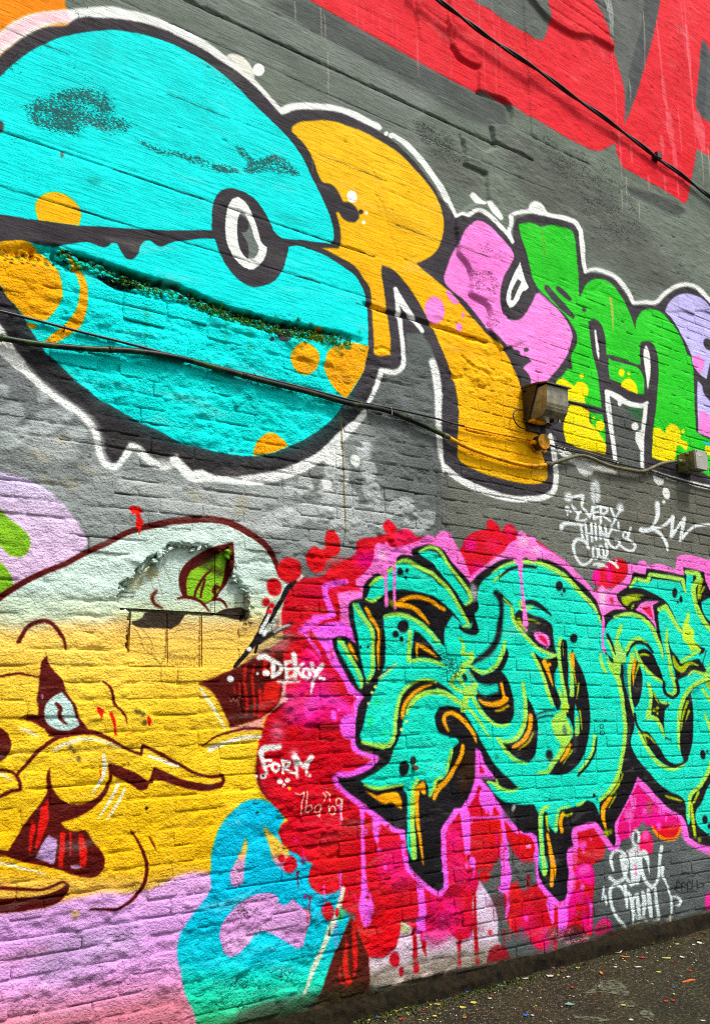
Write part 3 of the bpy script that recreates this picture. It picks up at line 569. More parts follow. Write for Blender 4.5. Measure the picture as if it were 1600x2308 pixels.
# right of the creature: maroon mouth, pink trim, sticks
F((238, 164, 150), '632,1530 646,1530 640,1560 650,1578 634,1586 612,1606 598,1618 590,1640 560,1648 522,1646 520,1638 560,1630 590,1612 620,1588', 2)
F(MAR, '446,1541 500,1520 540,1502 575,1478 600,1462 640,1470 640,1550 630,1578 610,1604 588,1618 550,1632 521,1640 500,1596 470,1552', 1.6, corner=40)
F((210, 28, 20), '598,1540 634,1530 632,1560 625,1582 602,1606 584,1618 590,1580', 2.5)
for q, w in (('556,1500 552,1540 557,1575 556,1610', 6), ('574,1500 570,1540 573,1575 574,1612', 6), ('586,1556 587,1590 584,1614', 9), ('528,1548 530,1562', 4), ('540,1540 542,1570', 4), ('600,1480 596,1520', 9), ('615,1475 612,1520', 8)): S((204, 34, 24), q, w, 2)
S((110, 70, 60), '490,1580 540,1590 560,1600', 3, 2, .4)
S(MAR, '458,1681 488,1660 525,1648 563,1642 590,1643', [3, 4, 5, 6, 6], 1.4)
S(WHITE, '452,1552 480,1595 508,1642', [5, 7, 4], 1.6, .95); S(WHITE, '474,1690 505,1675 538,1665 587,1660', [11, 9, 9, 9], 2, .95)
F((240, 196, 110), '545,1485 575,1448 610,1440 560,1490 530,1505', 5, .7)
F((204, 224, 206), '598,1400 630,1385 636,1405 610,1430 596,1425', 4, .9)
F((150, 140, 130), '560,1490 590,1455 640,1425 660,1420 650,1470 620,1470 590,1475', 8, .6)
S((28, 26, 30), '532,1503 546,1485 560,1468 580,1438 592,1410 601,1385 608,1368', [9, 10, 11, 11, 9, 7, 4], 1.4); S((28, 26, 30), '583,1446 598,1420 608,1400 620,1378 633,1356 651,1325 672,1302', [13, 9, 9, 10, 11, 12, 9], 1.4)
S((36, 34, 38), '582,1446 613,1428 640,1414 660,1404', [14, 12, 10, 6], 1.8); S((30, 28, 30), '580,1450 577,1470', 7, 1.4)
S(WHITE, '589,1424 600,1402 607,1384 616,1362', [10, 9, 7, 4], 1.4); S(WHITE, '618,1424 640,1412 656,1406', [6, 5, 3], 1.6, .9); S((232, 220, 222), '672,1306 679,1300', [10, 8], 1.5)
S((238, 242, 240), '596,1430 608,1406', [9, 3], 1.3)
E(WHITE, 563, 1463, 5.5); E((214, 228, 232), 520, 1531, 8.5, 7.5)
for x, y, a_, b_ in ((652,1285,27,28),(619,1323,17,20),(600,1357,8.5,10),(614,1364,6.5,7),(608,1378,7,6),(711,1262,22,30),(750,1224,17,30),(734,1250,18,14)): E((218, 16, 26), x, y, a_, b_, 2, -15)
S((120, 40, 40), '628,1395 622,1420', [10, 6], 4, .6)
for x in (464, 490, 518): pass
S((224, 190, 160), '517,1574 522,1583 527,1572 531,1582 540,1572 548,1574', 1.3, .8, .9); S((224, 190, 160), '538,1580 540,1590', 1.2, .8, .9)
S((90, 70, 20), '428,1747 436,1752 444,1746 452,1752 460,1748', 1.6, .9, .8)

# --- lower right piece: red petals and pink glow behind the letters
for q in ('864,1190 867,1180 876,1170 890,1183 894,1197 888,1206 874,1206', '1096,1186 1098,1173 1107,1171 1116,1178 1128,1191 1120,1206 1104,1202', '1136,1186 1146,1180 1156,1186 1164,1199 1162,1214 1147,1226 1132,1210'): F((226, 16, 40), q, 2)
F((232, 20, 78), '895,1198 913,1192 930,1201 939,1222 925,1236 900,1234 882,1222', 2.5)
F((226, 16, 40), '1043,1233 1049,1214 1062,1204 1090,1195 1113,1192 1140,1215 1140,1245 1094,1276 1060,1302 1047,1265 1040,1246', 2)
E(MAG, 1060, 1228, 14, 14, 6, 0, .9); E((240, 14, 110), 1075, 1285, 20, 20, 8, 0, .9); E((232, 20, 90), 1148, 1200, 9, 16, 5, 0, .8); E((240, 30, 100), 1110, 1230, 20, 14, 9, 0, .6)
F((224, 14, 34), '1336,1300 1341,1287 1356,1281 1371,1268 1390,1259 1405,1263 1414,1277 1412,1294 1402,1310 1383,1323 1364,1325 1347,1319 1338,1310', 2.2)
E((250, 14, 150), 1344, 1300, 9, 17, 3, 0, .95); E((250, 14, 140), 1372, 1295, 8, 24, 5, 0, .8)
F((226, 20, 50), '1340,1330 1356,1322 1372,1330 1380,1356 1366,1360 1345,1346', 4)
# pink
F(PINK, '841,1236 853,1222 864,1226 869,1220 878,1231 904,1231 925,1225 939,1220 953,1210 962,1206 983,1213 988,1201 1000,1196 1011,1199 1024,1221 1041,1250 1051,1272 1060,1298 1094,1272 1132,1246 1150,1223 1163,1216 1167,1200 1174,1196 1181,1200 1188,1210 1198,1208 1206,1213 1209,1221 1226,1233 1254,1251 1282,1272 1300,1291 1323,1312 1341,1336 1349,1326 1356,1318 1364,1326 1376,1330 1390,1319 1405,1308 1415,1290 1415,1272 1420,1268 1437,1276 1436,1266 1450,1262 1460,1272 1480,1270 1522,1283 1524,1256 1535,1251 1593,1261 1640,1270 1640,1345 1593,1332 1500,1420 1100,1480 880,1420 800,1420 760,1435 720,1434 712,1424 730,1412 768,1400 759,1338 790,1332 818,1330 802,1319 802,1306 818,1294 834,1275 841,1250', 2.0)
F((255, 196, 226), '850,1240 875,1245 870,1265 850,1260', 7, .8); E((255, 190, 226), 1180, 1220, 14, 14, 8, 0, .8); E((255, 190, 226), 1207, 1240, 12, 8, 7, 0, .8); E((255, 200, 232), 1357, 1348, 8, 22, 6, 0, .9)
E((255, 160, 226), 1120, 1262, 20, 8, 6, -35, .7)
F((216, 16, 30), '737,1345 752,1340 760,1358 768,1400 750,1390 744,1365', 3)
F((210, 14, 30), '1376,1345 1382,1352 1380,1362 1372,1352', 2, .8)
S(FUCH, '779,1313 755,1316 732,1321 735,1345 743,1366 751,1386 735,1391 708,1391', [13, 15, 15, 13, 13, 13, 13, 12], 2.2)
S(FUCH, '680,1422 700,1408 718,1398', [16, 24, 16], 4, .9)
S(FUCH, '683,1421 700,1445 725,1480 748,1518', [8, 7, 5, 2], 1.5, .9); S((250, 70, 180), '694,1463 710,1478 722,1496', [6, 5, 3], 2, .8)
F(FUCH, '700,1420 735,1405 768,1400 800,1420 840,1440 830,1560 806,1573 790,1566 780,1549 775,1535 764,1519 745,1496 733,1470 722,1450', 2.2)
F((206, 14, 40), '722,1460 733,1470 745,1498 764,1521 740,1516 725,1490', 3, .9)
# pink outline = a fat line along the edge of the black letter mass
BM1 = '815,1348 818,1335 823,1315 834,1303 852,1292 862,1296 868,1300 873,1278 881,1275 886,1281 892,1285 893,1257 904,1250 930,1252 926,1238 946,1231 966,1227 983,1231 1000,1240 1011,1255 1030,1280 1049,1300 1060,1313 1081,1293 1109,1274 1135,1261 1160,1260 1172,1266 1177,1259 1188,1257 1196,1266 1205,1266 1212,1258 1235,1263 1263,1276 1300,1308 1319,1323 1334,1340 1347,1362 1354,1383 1358,1393 1366,1383 1381,1375 1412,1374 1398,1360 1389,1345 1394,1336 1413,1323 1420,1312 1426,1289 1454,1295 1456,1280 1497,1287 1541,1297 1539,1278 1586,1289 1593,1330 1650,1340 1650,1935 1600,1908 1578,1903 1554,1888 1548,1865 1539,1843 1507,1822 1479,1794 1450,1762 1435,1751 1430,1766 1413,1805 1394,1839 1385,1856 1386,1899 1383,1909 1364,1880 1345,1854 1337,1853 1300,1863 1289,1867 1286,1879 1291,1907 1280,1912 1276,1926 1280,1963 1278,2000 1278,2013 1270,2030 1260,2033 1245,2018 1225,1995 1215,1978 1214,1930 1212,1907 1209,1884 1199,1877 1180,1877 1165,1864 1145,1839 1120,1805 1101,1775 1083,1755 1118,1755 1094,1724 1081,1690 1071,1687 1070,1722 1068,1762 1058,1790 1041,1820 1023,1822 1017,1835 1000,1858 993,1872 993,1887 998,1962 999,1995 990,2009 980,2005 943,1975 925,1955 919,1930 914,1887 912,1870 889,1864 867,1847 833,1821 805,1800 780,1782 765,1766 761,1753 795,1751 822,1740 842,1727 853,1712 852,1703 833,1697 808,1688 803,1680 802,1668 804,1615 809,1589 822,1570 809,1559 794,1542 778,1515 764,1491 752,1463 748,1445 752,1439 766,1434 785,1438 801,1450 797,1433 790,1408 785,1382 784,1361 794,1354'
_bm = smooth(P(BM1), True, 40)
_lo = P('803,1680 808,1688 833,1697 852,1704 846,1722 822,1738 795,1750 760,1752 766,1767 780,1782 805,1800 833,1821 867,1847 889,1864 912,1870 914,1887 919,1930 925,1955 943,1975 980,2005 990,2009 999,1995 998,1962 993,1887 993,1872 1000,1858 1017,1835 1023,1822 1041,1820 1058,1790 1068,1762 1070,1722 1073,1687 1082,1692 1094,1724 1118,1755 1083,1755 1101,1775 1120,1805 1145,1839 1165,1864 1180,1877 1199,1877 1209,1884 1212,1907 1214,1930 1215,1978 1225,1995 1245,2018 1260,2033 1270,2030 1278,2013 1280,1963 1276,1926 1280,1912 1291,1907 1286,1879 1289,1867 1300,1863 1337,1853 1345,1854 1364,1880 1383,1909 1386,1899 1385,1856 1394,1839 1413,1805 1430,1766 1435,1751 1450,1762 1479,1794 1507,1822 1539,1843 1548,1865 1554,1888 1578,1903 1600,1908 1650,1935')
S(FUCH, _lo, 25, 1.6, 1, False)
S((255, 106, 205), '1286,2000 1290,1910 1288,1866 1338,1852 1364,1884 1384,1906 1386,1856 1410,1812 1435,1754 1479,1798 1536,1846 1552,1892 1580,1908 1650,1940', 22, 2, .6)
S(FUCH, '803,1680 802,1650 804,1615 809,1589 816,1575', 24, 1.6); E(FUCH, 786, 1638, 21, 29, 1.6); E(FUCH, 752, 1613, 7, 12, 1.6, -10); E(FUCH, 764, 1601, 3.4)
for q, w in (('816,1815 817,1860 818,1910 820,1960 821,2002', [14, 8, 9, 9, 12]), ('822,2005 824,2040 825,2078', [14, 36, 22]), ('849,1845 849,1880 851,1900', [20, 18, 6]), ('948,2000 951,2050 949,2096', [14, 17, 22]), ('1047,1835 1051,1880 1053,1922', [22, 18, 12]),
             ('1127,1800 1132,1850 1137,1900', [8, 9, 12]), ('1137,1905 1137,1960 1135,2000', [18, 22, 26]), ('1145,2010 1143,2045 1140,2070', [12, 10, 4]), ('1240,2035 1243,2060 1245,2090', [20, 10, 6]), ('1268,2030 1270,2060 1266,2095', [24, 26, 18]), ('1060,1843 1100,1844 1130,1842', [4, 6, 10])):
    S(FUCH, q, w, 1.8)
E(FUCH, 855, 1917, 5, 6, 1.5); E(FUCH, 1098, 1801, 19, 28, 1.8, -12); E(FUCH, 1096, 1830, 3, 5); E(FUCH, 1106, 1831, 5, 8); E(FUCH, 1063, 1943, 8, 13); E(FUCH, 1050, 1952, 3, 5); E((255, 150, 230), 1187, 1909, 3, 4); E((255, 150, 230), 1192, 1907, 4, 5); E(FUCH, 1180, 1885, 12, 7, 2, 10)
E((255, 60, 180), 1185, 2070, 5, 7, 2); E(FUCH, 1312, 1905, 10, 9, 4, -20, .8); E(FUCH, 1314, 1919, 3, 6, 2, 0, .8)
F((255, 14, 160), '1293,1958 1308,1948 1323,1943 1335,1955 1338,1997 1320,1990 1300,1982', 3, .9); F((250, 90, 190), '1300,1960 1318,1946 1328,1950 1330,1965 1305,1972', 4, .8)
F((248, 12, 150), '1286,2010 1300,2004 1318,2010 1332,2025 1334,2060 1333,2098 1320,2100 1310,2080 1316,2040 1300,2030 1292,2070 1284,2090 1280,2060', 4, .85)
for q, w in (('934,2096 936,2140 937,2188', [8, 10, 13]), ('952,2104 956,2130 956,2142 960,2156', [7, 11, 8, 2]), ('1036,2112 1035,2140 1036,2176', [9, 7, 8]), ('1069,2010 1070,2070 1073,2120 1076,2170', [6, 7, 8, 10]), ('1053,2015 1054,2030', [5, 2]), ('1247,2090 1250,2120 1254,2155', [14, 9, 4])): S((196, 14, 30), q, w, 1.5)
E((200, 16, 34), 889, 2163, 11, 18, 1.6); E((180, 16, 34), 904, 2190, 5, 11, 1.6)
F((150, 24, 36), '1097,2170 1106,2138 1121,2129 1136,2135 1151,2160 1123,2168', 2.4); F((240, 20, 120), '1338,2097 1348,2078 1360,2069 1373,2075 1380,2096 1350,2112', 2.4); F((120, 70, 50), '1344,2094 1352,2082 1366,2082 1372,2094 1352,2104', 4, .8); F((160, 20, 50), '1365,2118 1380,2106 1393,2102 1402,2116 1385,2124', 4)
E((212, 16, 20), 1092, 1974, 13, 14, 2)
F((86, 90, 88), '1112,1948 1130,1930 1145,1895 1160,1925 1190,1945 1206,1940 1208,1990 1180,2010 1150,1990 1120,2000 1108,1975', 3)
F((226, 16, 16), '1153,1885 1180,1880 1200,1895 1205,1915 1197,1928 1180,1934 1165,1915 1155,1900', 2); F((226, 30, 30), '1150,1996 1165,1985 1172,2000 1176,2040 1160,2050 1142,2030', 3, .8)
S(FUCH, '1137,1905 1138,1930', 18, 1.6); S(FUCH, '1136,1940 1140,1965 1138,2000', [18, 24, 22], 1.6); S((70, 40, 60), '1128,1938 1148,1938', 4, 3, .6)
E((255, 150, 230), 1187, 1909, 3, 4); E((255, 150, 230), 1193, 1907, 4, 5)
S(FUCH, '1078,1712 1086,1722 1098,1741', 6, 1.5); F((190, 16, 50), '1080,1720 1092,1739 1080,1740', 1.3); S(FUCH, '1070,1752 1112,1754', 8, 1.6)
F((236, 16, 120), '1436,1766 1460,1794 1500,1830 1532,1850 1534,1864 1518,1884 1500,1892 1480,1880 1470,1862 1456,1862 1448,1850 1430,1875 1402,1897 1396,1890 1394,1852 1412,1815', 1.8)
F((250, 14, 150), '1440,1790 1470,1815 1500,1836 1480,1860 1455,1850 1440,1840', 6, .8); F((255, 110, 205), '1405,1830 1420,1818 1428,1840 1425,1850 1408,1850', 4, .8); E((170, 90, 80), 1462, 1820, 7, 18, 5, 0, .8)
F((220, 14, 20), '1470,1862 1535,1862 1520,1884 1500,1891 1482,1880', 2, .9); S((255, 130, 10), '1469,1864 1484,1884 1504,1892 1524,1886 1533,1864', [5, 8, 8, 7, 4], 1.6); E((255, 80, 210), 1484, 1862, 6, 9, 3, 0, .9); E((255, 90, 205), 1452, 1828, 5, 7, 2, 0, .9); E((255, 90, 205), 1490, 1828, 8, 9, 2, 0, .9); S((255, 90, 205), '1501,1840 1500,1850', 4, 1.5)
S((255, 90, 205), '1417,1845 1420,1890', 4, 1.6, .8); S((255, 106, 205), '1425,1800 1428,1822', [14, 10], 2, .9)
F((238, 20, 90), '1443,1880 1454,1871 1465,1879 1471,1907 1469,1924 1454,1928 1436,1926 1412,1932 1420,1915 1438,1918', 2); E((255, 90, 190), 1454, 1884, 8, 10, 3, 0, .8)
F((244, 40, 150), '1590,2020 1605,2005 1640,2000 1640,2060 1600,2058 1590,2045', 3)

for _i in range(170):                                                     # splatter and drips round the piece
    _x = rng.uniform(650, 1340); _y = rng.uniform(1800, 2120) if rng.random() < .75 else rng.uniform(1240, 1700)
    if _y < 1750 and _x > 800: continue
    if not (_y < 2150 - max(0, _x - 1080) * .12): continue
    _c = (CRIM, (226, 24, 30), MAG, (170, 8, 20), FUCH, (255, 60, 60))[int(rng.integers(6))]; _r = rng.uniform(1.2, 5)
    E(_c, _x, _y, _r, _r * rng.uniform(1, 1.8), 1.5, 0, .8)
    if rng.random() < .3: S(_c, [(_x, _y), (_x + rng.normal(0, 1), _y + rng.uniform(10, 34)), (_x + rng.normal(0, 1), _y + rng.uniform(36, 60))], [_r * 1.4, _r, 1.5], 1.3, .75)
for _i in range(26):
    _x = rng.uniform(830, 1330); _y = rng.uniform(2000, 2120); E((100, 8, 20), _x, _y, rng.uniform(8, 26), rng.uniform(4, 12), 8, -10, .35)

# --- the black letter mass
lay([wallpoly(_bm)], BLACK, 1.5)
F((60, 34, 10), '1045,1690 1068,1690 1066,1760 1040,1800 1034,1760', 8, .7)
F((70, 72, 70), '1128,1835 1150,1820 1165,1850 1150,1852', 4, .6); E((196, 205, 190), 1157, 1822, 4, 8, 2, 15, .8)
T_ = TURQ
# E
F(T_, '942,1245 966,1241 980,1244 1000,1262 1019,1293 1047,1330 1060,1350 1054,1362 1046,1364 1028,1334 1011,1315 1000,1300 974,1268 953,1255', 1.5)
F(T_, '892,1273 911,1267 939,1282 971,1301 1000,1325 1015,1334 1028,1358 1043,1387 1057,1411 1045,1415 1034,1396 1019,1379 1000,1360 974,1343 939,1334 895,1329 873,1333 860,1345 848,1354 825,1350 829,1338 839,1319 860,1301 873,1292 883,1280', 1.5)
F(T_, '792,1362 806,1359 818,1378 832,1401 843,1420 843,1460 843,1522 834,1535 827,1535 818,1501 809,1458 806,1435 799,1399', 1.5)
F(T_, '760,1441 774,1441 781,1460 787,1468 802,1494 820,1529 818,1549 811,1552 799,1528 773,1484 759,1453', 1.5)
F(T_, '864,1387 887,1384 913,1385 939,1396 966,1415 1000,1455 1020,1480 1035,1505 1045,1545 1050,1580 1040,1578 1019,1560 1000,1545 980,1534 957,1530 931,1542 909,1563 899,1589 894,1615 892,1655 885,1676 874,1685 845,1680 820,1672 816,1668 820,1629 827,1598 836,1577 846,1556 853,1538 863,1515', 1.5)
F(BLACK, '931,1421 938,1424 952,1434 975,1460 1000,1488 985,1490 965,1483 945,1482 929,1487', 1.5)
F(T_, '913,1608 931,1586 953,1563 980,1554 1000,1556 1019,1564 1040,1585 1045,1600 1020,1592 1000,1592 988,1600 981,1620 987,1645 1000,1656 1019,1661 1030,1664 1034,1673 1021,1688 1015,1712 1008,1742 998,1755 983,1758 979,1772 974,1793 966,1793 965,1772 958,1758 944,1759 934,1775 932,1800 936,1887 938,1934 930,1939 924,1930 918,1850 914,1785 908,1770 880,1772 852,1778 820,1768 812,1761 832,1750 855,1736 876,1718 884,1695 897,1670 904,1650', 1.5)
# D
F(T_, '1081,1319 1109,1293 1135,1274 1169,1267 1216,1270 1254,1287 1282,1308 1300,1331 1323,1359 1345,1383 1356,1405 1358,1462 1375,1490 1394,1527 1402,1572 1407,1619 1408,1666 1403,1705 1394,1741 1383,1770 1362,1792 1353,1805 1352,1825 1351,1839 1345,1820 1338,1809 1321,1805 1300,1816 1263,1826 1258,1850 1256,1875 1250,1877 1237,1860 1233,1832 1226,1828 1224,1850 1225,1890 1227,1926 1233,1963 1226,1974 1218,1963 1215,1910 1214,1869 1211,1830 1203,1813 1169,1813 1135,1805 1113,1788 1096,1762 1113,1766 1132,1775 1150,1781 1171,1777 1150,1758 1128,1739 1109,1715 1088,1677 1060,1628 1045,1604 1035,1570 1020,1500 1002,1450 1006,1410 1020,1388 1035,1400 1045,1415 1060,1411 1070,1380 1075,1350', 1.5)
F((255, 255, 255), '1062,1312 1072,1320 1076,1345 1068,1360 1060,1345', 5, .6)
F(BLACK, '1047,1364 1058,1371 1071,1360 1076,1353 1079,1368 1073,1380 1067,1378 1072,1395 1076,1408 1079,1422 1072,1432 1056,1430 1038,1421 1033,1405 1045,1415 1060,1417 1064,1409 1055,1383', 1.8)
S(BLACK, '1118,1336 1128,1353 1130,1377 1126,1406 1122,1434 1113,1456 1098,1473 1083,1483 1062,1496', [12, 10, 9, 11, 13, 14, 15, 12, 8], 3)
S(BLACK, '1128,1342 1140,1354 1152,1364', [9, 8, 6], 1.6)
F(BLACK, '1160,1385 1169,1374 1185,1380 1197,1385 1226,1396 1242,1407 1246,1434 1250,1462 1254,1474 1241,1473 1216,1460 1197,1443 1179,1422 1165,1409', 1.5)
S(LIME, '1135,1348 1143,1358 1153,1368 1154,1387 1163,1409 1180,1430 1203,1453 1226,1469 1252,1478', [3, 5, 9, 9, 9, 9, 8, 8, 7], 1.5)
S(OLIVE, '1168,1397 1175,1411 1187,1424', [10, 8, 3], 1.5); S(OLIVE, '1188,1396 1202,1398 1217,1406', [6, 5, 2], 1.5)
F(PINK, '1202,1426 1216,1424 1231,1430 1239,1451 1235,1461 1220,1452 1207,1441', 1.5); F((216, 14, 70), '1211,1432 1222,1431 1230,1440 1234,1455 1222,1446', 1.5)
for x in (1219, 1225, 1230): S((210, 210, 210), [(x, 1455), (x, 1466)], .9, .7, .7, False)
S(LIME, '1173,1357 1175,1371 1186,1370 1199,1370', [9, 9, 8, 6], 1.4); S(BLACK, '1186,1357 1199,1358 1216,1366 1241,1386', [10, 12, 8, 4], 1.5)
S(LIME, '1113,1309 1128,1297 1147,1285', [6, 6, 4], 1.4); S(BLACK, '1126,1300 1147,1284 1169,1277 1190,1276 1208,1279', [4, 7, 7, 8, 5], 1.5)
S(LIME, '1109,1291 1132,1276 1160,1267 1188,1266 1216,1270 1244,1282 1273,1300 1300,1327 1319,1347 1338,1368 1346,1382', [3, 6, 8, 10, 11, 11, 11, 11, 10, 9, 5], 1.5)
E(LIME, 1349, 1391, 3.5, 5); E(LIME, 1352, 1401, 3, 4)
E(BLACK, 1260, 1321, 8, 11); E(BLACK, 1271, 1331, 3.6, 5); E(BLACK, 1265.5, 1340, 2, 3); E(BLACK, 1292, 1439, 8.5, 10)
for q, w in (('1166,1258 1172,1270 1173,1290 1176,1325 1179,1350 1182,1387 1184,1407', [20, 10, 6, 6, 7, 10, 14]), ('1202,1258 1203,1266', [12, 5]), ('864,1280 869,1310 870,1340 870,1364', [26, 6, 7, 9]), ('889,1255 889,1290 889,1330 889,1371', [8, 7, 7, 8]), ('1358,1392 1359,1420 1361,1450 1362,1466', [5, 7, 11, 12])): S(PINK, q, w, 1.5)
E(PINK, 1186, 1420, 3, 4)
# D: slots, splash, counters
S(BLACK, '1269,1449 1271,1496 1275,1545 1280,1580 1284,1610', [15, 17, 17, 22, 18], 1.5)
F(BLACK, '1290,1464 1296,1480 1306,1500 1318,1532 1326,1572 1330,1609 1328,1647 1321,1684 1309,1714 1292,1733 1273,1745 1255,1747 1237,1743 1250,1722 1265,1698 1280,1676 1292,1655 1284,1622 1278,1605 1278,1570 1281,1520 1283,1475', 1.6)
F(T_, '1280,1470 1286,1468 1290,1510 1294,1553 1289,1572 1283,1557 1280,1510', 1.4); F(T_, '1295,1585 1303,1610 1306,1640 1298,1662 1293,1625', 1.5)
F(BLACK, '1203,1470 1226,1486 1253,1478 1258,1495 1250,1515 1252,1553 1263,1587 1256,1602 1244,1575 1231,1540 1218,1510', 1.5)
S(LIME, '1199,1472 1212,1498 1226,1530 1235,1560 1246,1590', [7, 8, 8, 10, 5], 1.5); S(LIME, '1226,1486 1240,1482 1253,1476', [5, 6, 5], 1.4)
S(LIME, '1262,1440 1259,1460 1260,1490 1266,1530 1273,1572 1277,1598', [8, 8, 7, 8, 9, 8], 1.5); S(LIME, '1258,1553 1264,1572 1272,1592', [4, 8, 9], 1.5)
S(LIME, '1283,1472 1288,1519 1289,1560', [6, 8, 9], 1.4); E(LIME, 1288, 1566, 6, 6.5)
S(AMB, '1226,1493 1233,1509 1246,1547', [11, 8, 2], 1.5); E(AMB, 1237, 1498, 5, 4.5); S(AMB, '1290,1474 1291,1502', [9, 7], 1.5); S((200, 170, 10), '1291,1502 1295,1525 1299,1546', [4, 4, 2], 1.2)
S(OLIVE, '1304,1541 1302,1560 1299,1575', [4, 4, 2], 1.3); S(OLIVE, '1305,1600 1309,1622 1311,1645', [4, 4, 2], 1.3); S((160, 160, 40), '1268,1448 1268,1478', 1.6, 1)
F(LIME, '1261,1605 1274,1598 1277,1619 1288,1643 1288,1662 1280,1677 1271,1684 1259,1671 1246,1647 1242,1628 1252,1612', 1.6); F((90, 120, 96), '1268,1632 1273,1634 1277,1650 1276,1660 1270,1655', 2, .9)
S(LIME, '1272,1677 1259,1703 1244,1722 1234,1738 1212,1742', [14, 12, 11, 9, 6], 1.5); F((200, 244, 60), '1262,1588 1282,1588 1281,1606 1266,1606', 2)
S(AMB, '1285,1679 1276,1698 1263,1716', [8, 10, 4], 1.6); S(OLIVE, '1289,1692 1268,1722', [5, 2], 1.3)
E(LIME, 1300, 1622, 4.5, 7); E(LIME, 1301, 1635, 5, 6); E(LIME, 1300, 1650, 6, 10)
F((70, 80, 74), '1292,1648 1300,1664 1297,1700 1291,1700', 4, .6)
F(BLACK, '1056,1504 1070,1512 1087,1523 1113,1511 1130,1487 1141,1459 1146,1472 1141,1493 1130,1513 1145,1534 1154,1562 1158,1590 1156,1615 1147,1632 1128,1633 1105,1621 1087,1598 1073,1570 1078,1540 1062,1520', 1.6)
F(T_, '1074,1537 1098,1544 1121,1541 1124,1558 1094,1570 1078,1560', 3)
S(LIME, '1055,1498 1070,1508 1088,1516 1113,1505 1130,1479 1138,1446', [5, 8, 9, 9, 9, 7], 1.5)
S(LIME, '1062,1566 1079,1596 1100,1622 1128,1637 1147,1632', [8, 8, 9, 8, 6], 1.5)
S(AMB, '1130,1541 1133,1557 1137,1575', [8, 7, 9], 1.6); S(AMB, '1079,1577 1092,1585 1110,1588 1130,1583 1141,1576', [5, 10, 12, 14, 12], 2); S((200, 160, 14), '1117,1602 1132,1598 1145,1592', [5, 7, 7], 1.6)
F(BLACK, '1188,1570 1203,1600 1210,1628 1210,1675 1201,1709 1190,1719 1165,1709 1143,1690 1130,1674 1145,1673 1160,1671 1179,1651 1186,1619', 1.6)
S(LIME, '1177,1538 1181,1560 1184,1590 1183,1619 1173,1650 1156,1668 1135,1671 1120,1664', [6, 9, 9, 10, 10, 10, 9, 6], 1.5)
S(LIME, '1122,1666 1145,1698 1165,1715 1188,1721', [7, 8, 8, 4], 1.5)
S(AMB, '1195,1613 1193,1640 1180,1667 1157,1684', [10, 10, 11, 9], 1.8); S((186, 160, 14), '1201,1652 1190,1672 1169,1689', [5, 6, 5], 1.6)
S((20, 60, 60), '1207,1611 1228,1603 1252,1602', [4, 5, 4], 1.5); S((20, 60, 60), '1209,1620 1228,1614 1246,1614', [4, 5, 4], 1.5)
E(BLACK, 1237, 1701, 8, 12, 3.5); E((20, 130, 110), 1119, 1706, 5, 7, 4, 0, .8)
S(LIME, '1036,1438 1045,1459 1040,1472 1052,1476 1063,1473 1062,1488 1046,1498 1040,1515 1025,1523 1016,1540 1030,1553 1048,1558 1071,1546', [4, 6, 9, 10, 10, 12, 14, 12, 8, 9, 9, 14, 16], 1.6)
S(LIME, '1032,1525 1046,1545 1055,1555', 8, 1.6); S(LIME, '1055,1555 1050,1575 1044,1600', [18, 14, 12], 1.6); S(LIME, '1047,1588 1075,1619 1090,1642 1105,1664', [8, 8, 7, 3], 1.5); S(LIME, '985,1552 1000,1561 1024,1575 1043,1588', [6, 11, 12, 12], 1.6); S(LIME, '1050,1565 1072,1562', [8, 9], 1.5)
S((150, 190, 110), '1048,1512 1062,1522 1064,1545', [6, 8, 8], 3, .7); E((30, 40, 34), 1047, 1527, 5, 9, 2, -25)
# E: amber and lime trims
S(AMB, '1011,1647 1004,1634 1001,1620 1006,1610 1018,1607 1034,1615 1055,1637 1068,1656 1073,1673', [5, 8, 9, 10, 10, 10, 9, 8, 4], 1.6)
S(AMB, '1043,1681 1041,1695 1036,1708 1024,1733 1008,1757', [9, 10, 9, 10, 8], 1.6); S(AMB, '1020,1742 1004,1764 989,1776 979,1800', [8, 12, 14, 8], 1.8)
S(AMB, '957,1786 952,1767 944,1776 938,1795 938,1820 942,1855 947,1896 954,1949', [10, 14, 12, 9, 8, 7, 6, 2], 1.5)
S(LIME, '820,1770 838,1775 852,1777 880,1773 908,1769', [4, 8, 8, 7, 5], 1.4); S(LIME, '940,1758 932,1775 929,1800 929,1840 931,1887 933,1933', [8, 10, 10, 10, 12, 12], 1.5); S(LIME, '998,1752 984,1757 978,1775 970,1794', [6, 8, 8, 6], 1.4); S(LIME, '1018,1690 1013,1715 1006,1745', [7, 7, 5], 1.4)
F(AMB, '820,1781 836,1787 852,1793 867,1787 893,1785 900,1793 904,1802 906,1824 895,1818 880,1808 866,1812 845,1799', 1.8)
E(BLACK, 910, 1731, 11, 18, 1.6, 8); E((30, 24, 24), 931, 1712, 6.5, 7, 1.4)
S(AMB, '906,1616 909,1598 918,1580 930,1566 948,1553 972,1543', [9, 9, 9, 9, 8, 4], 1.6)
S(LIME, '890,1655 891,1625 896,1592 905,1566 927,1543 955,1532 984,1536', [8, 8, 8, 8, 8, 7, 6], 1.5); S(LIME, '917,1606 926,1588 940,1573 966,1561 1000,1561', [7, 11, 13, 11, 12], 1.6)
S(LIME, '818,1672 852,1680 876,1680 886,1664 889,1650', [8, 10, 14, 10, 7], 1.6)
S(AMB, '894,1362 908,1352 920,1347 939,1346 974,1357 1002,1374', [12, 10, 10, 9, 9, 8], 1.6); S(AMB, '900,1364 918,1366 931,1370 952,1390 967,1407', [12, 11, 11, 9, 4], 1.6); S((130, 150, 20), '880,1357 884,1366', [12, 6], 3, .8)
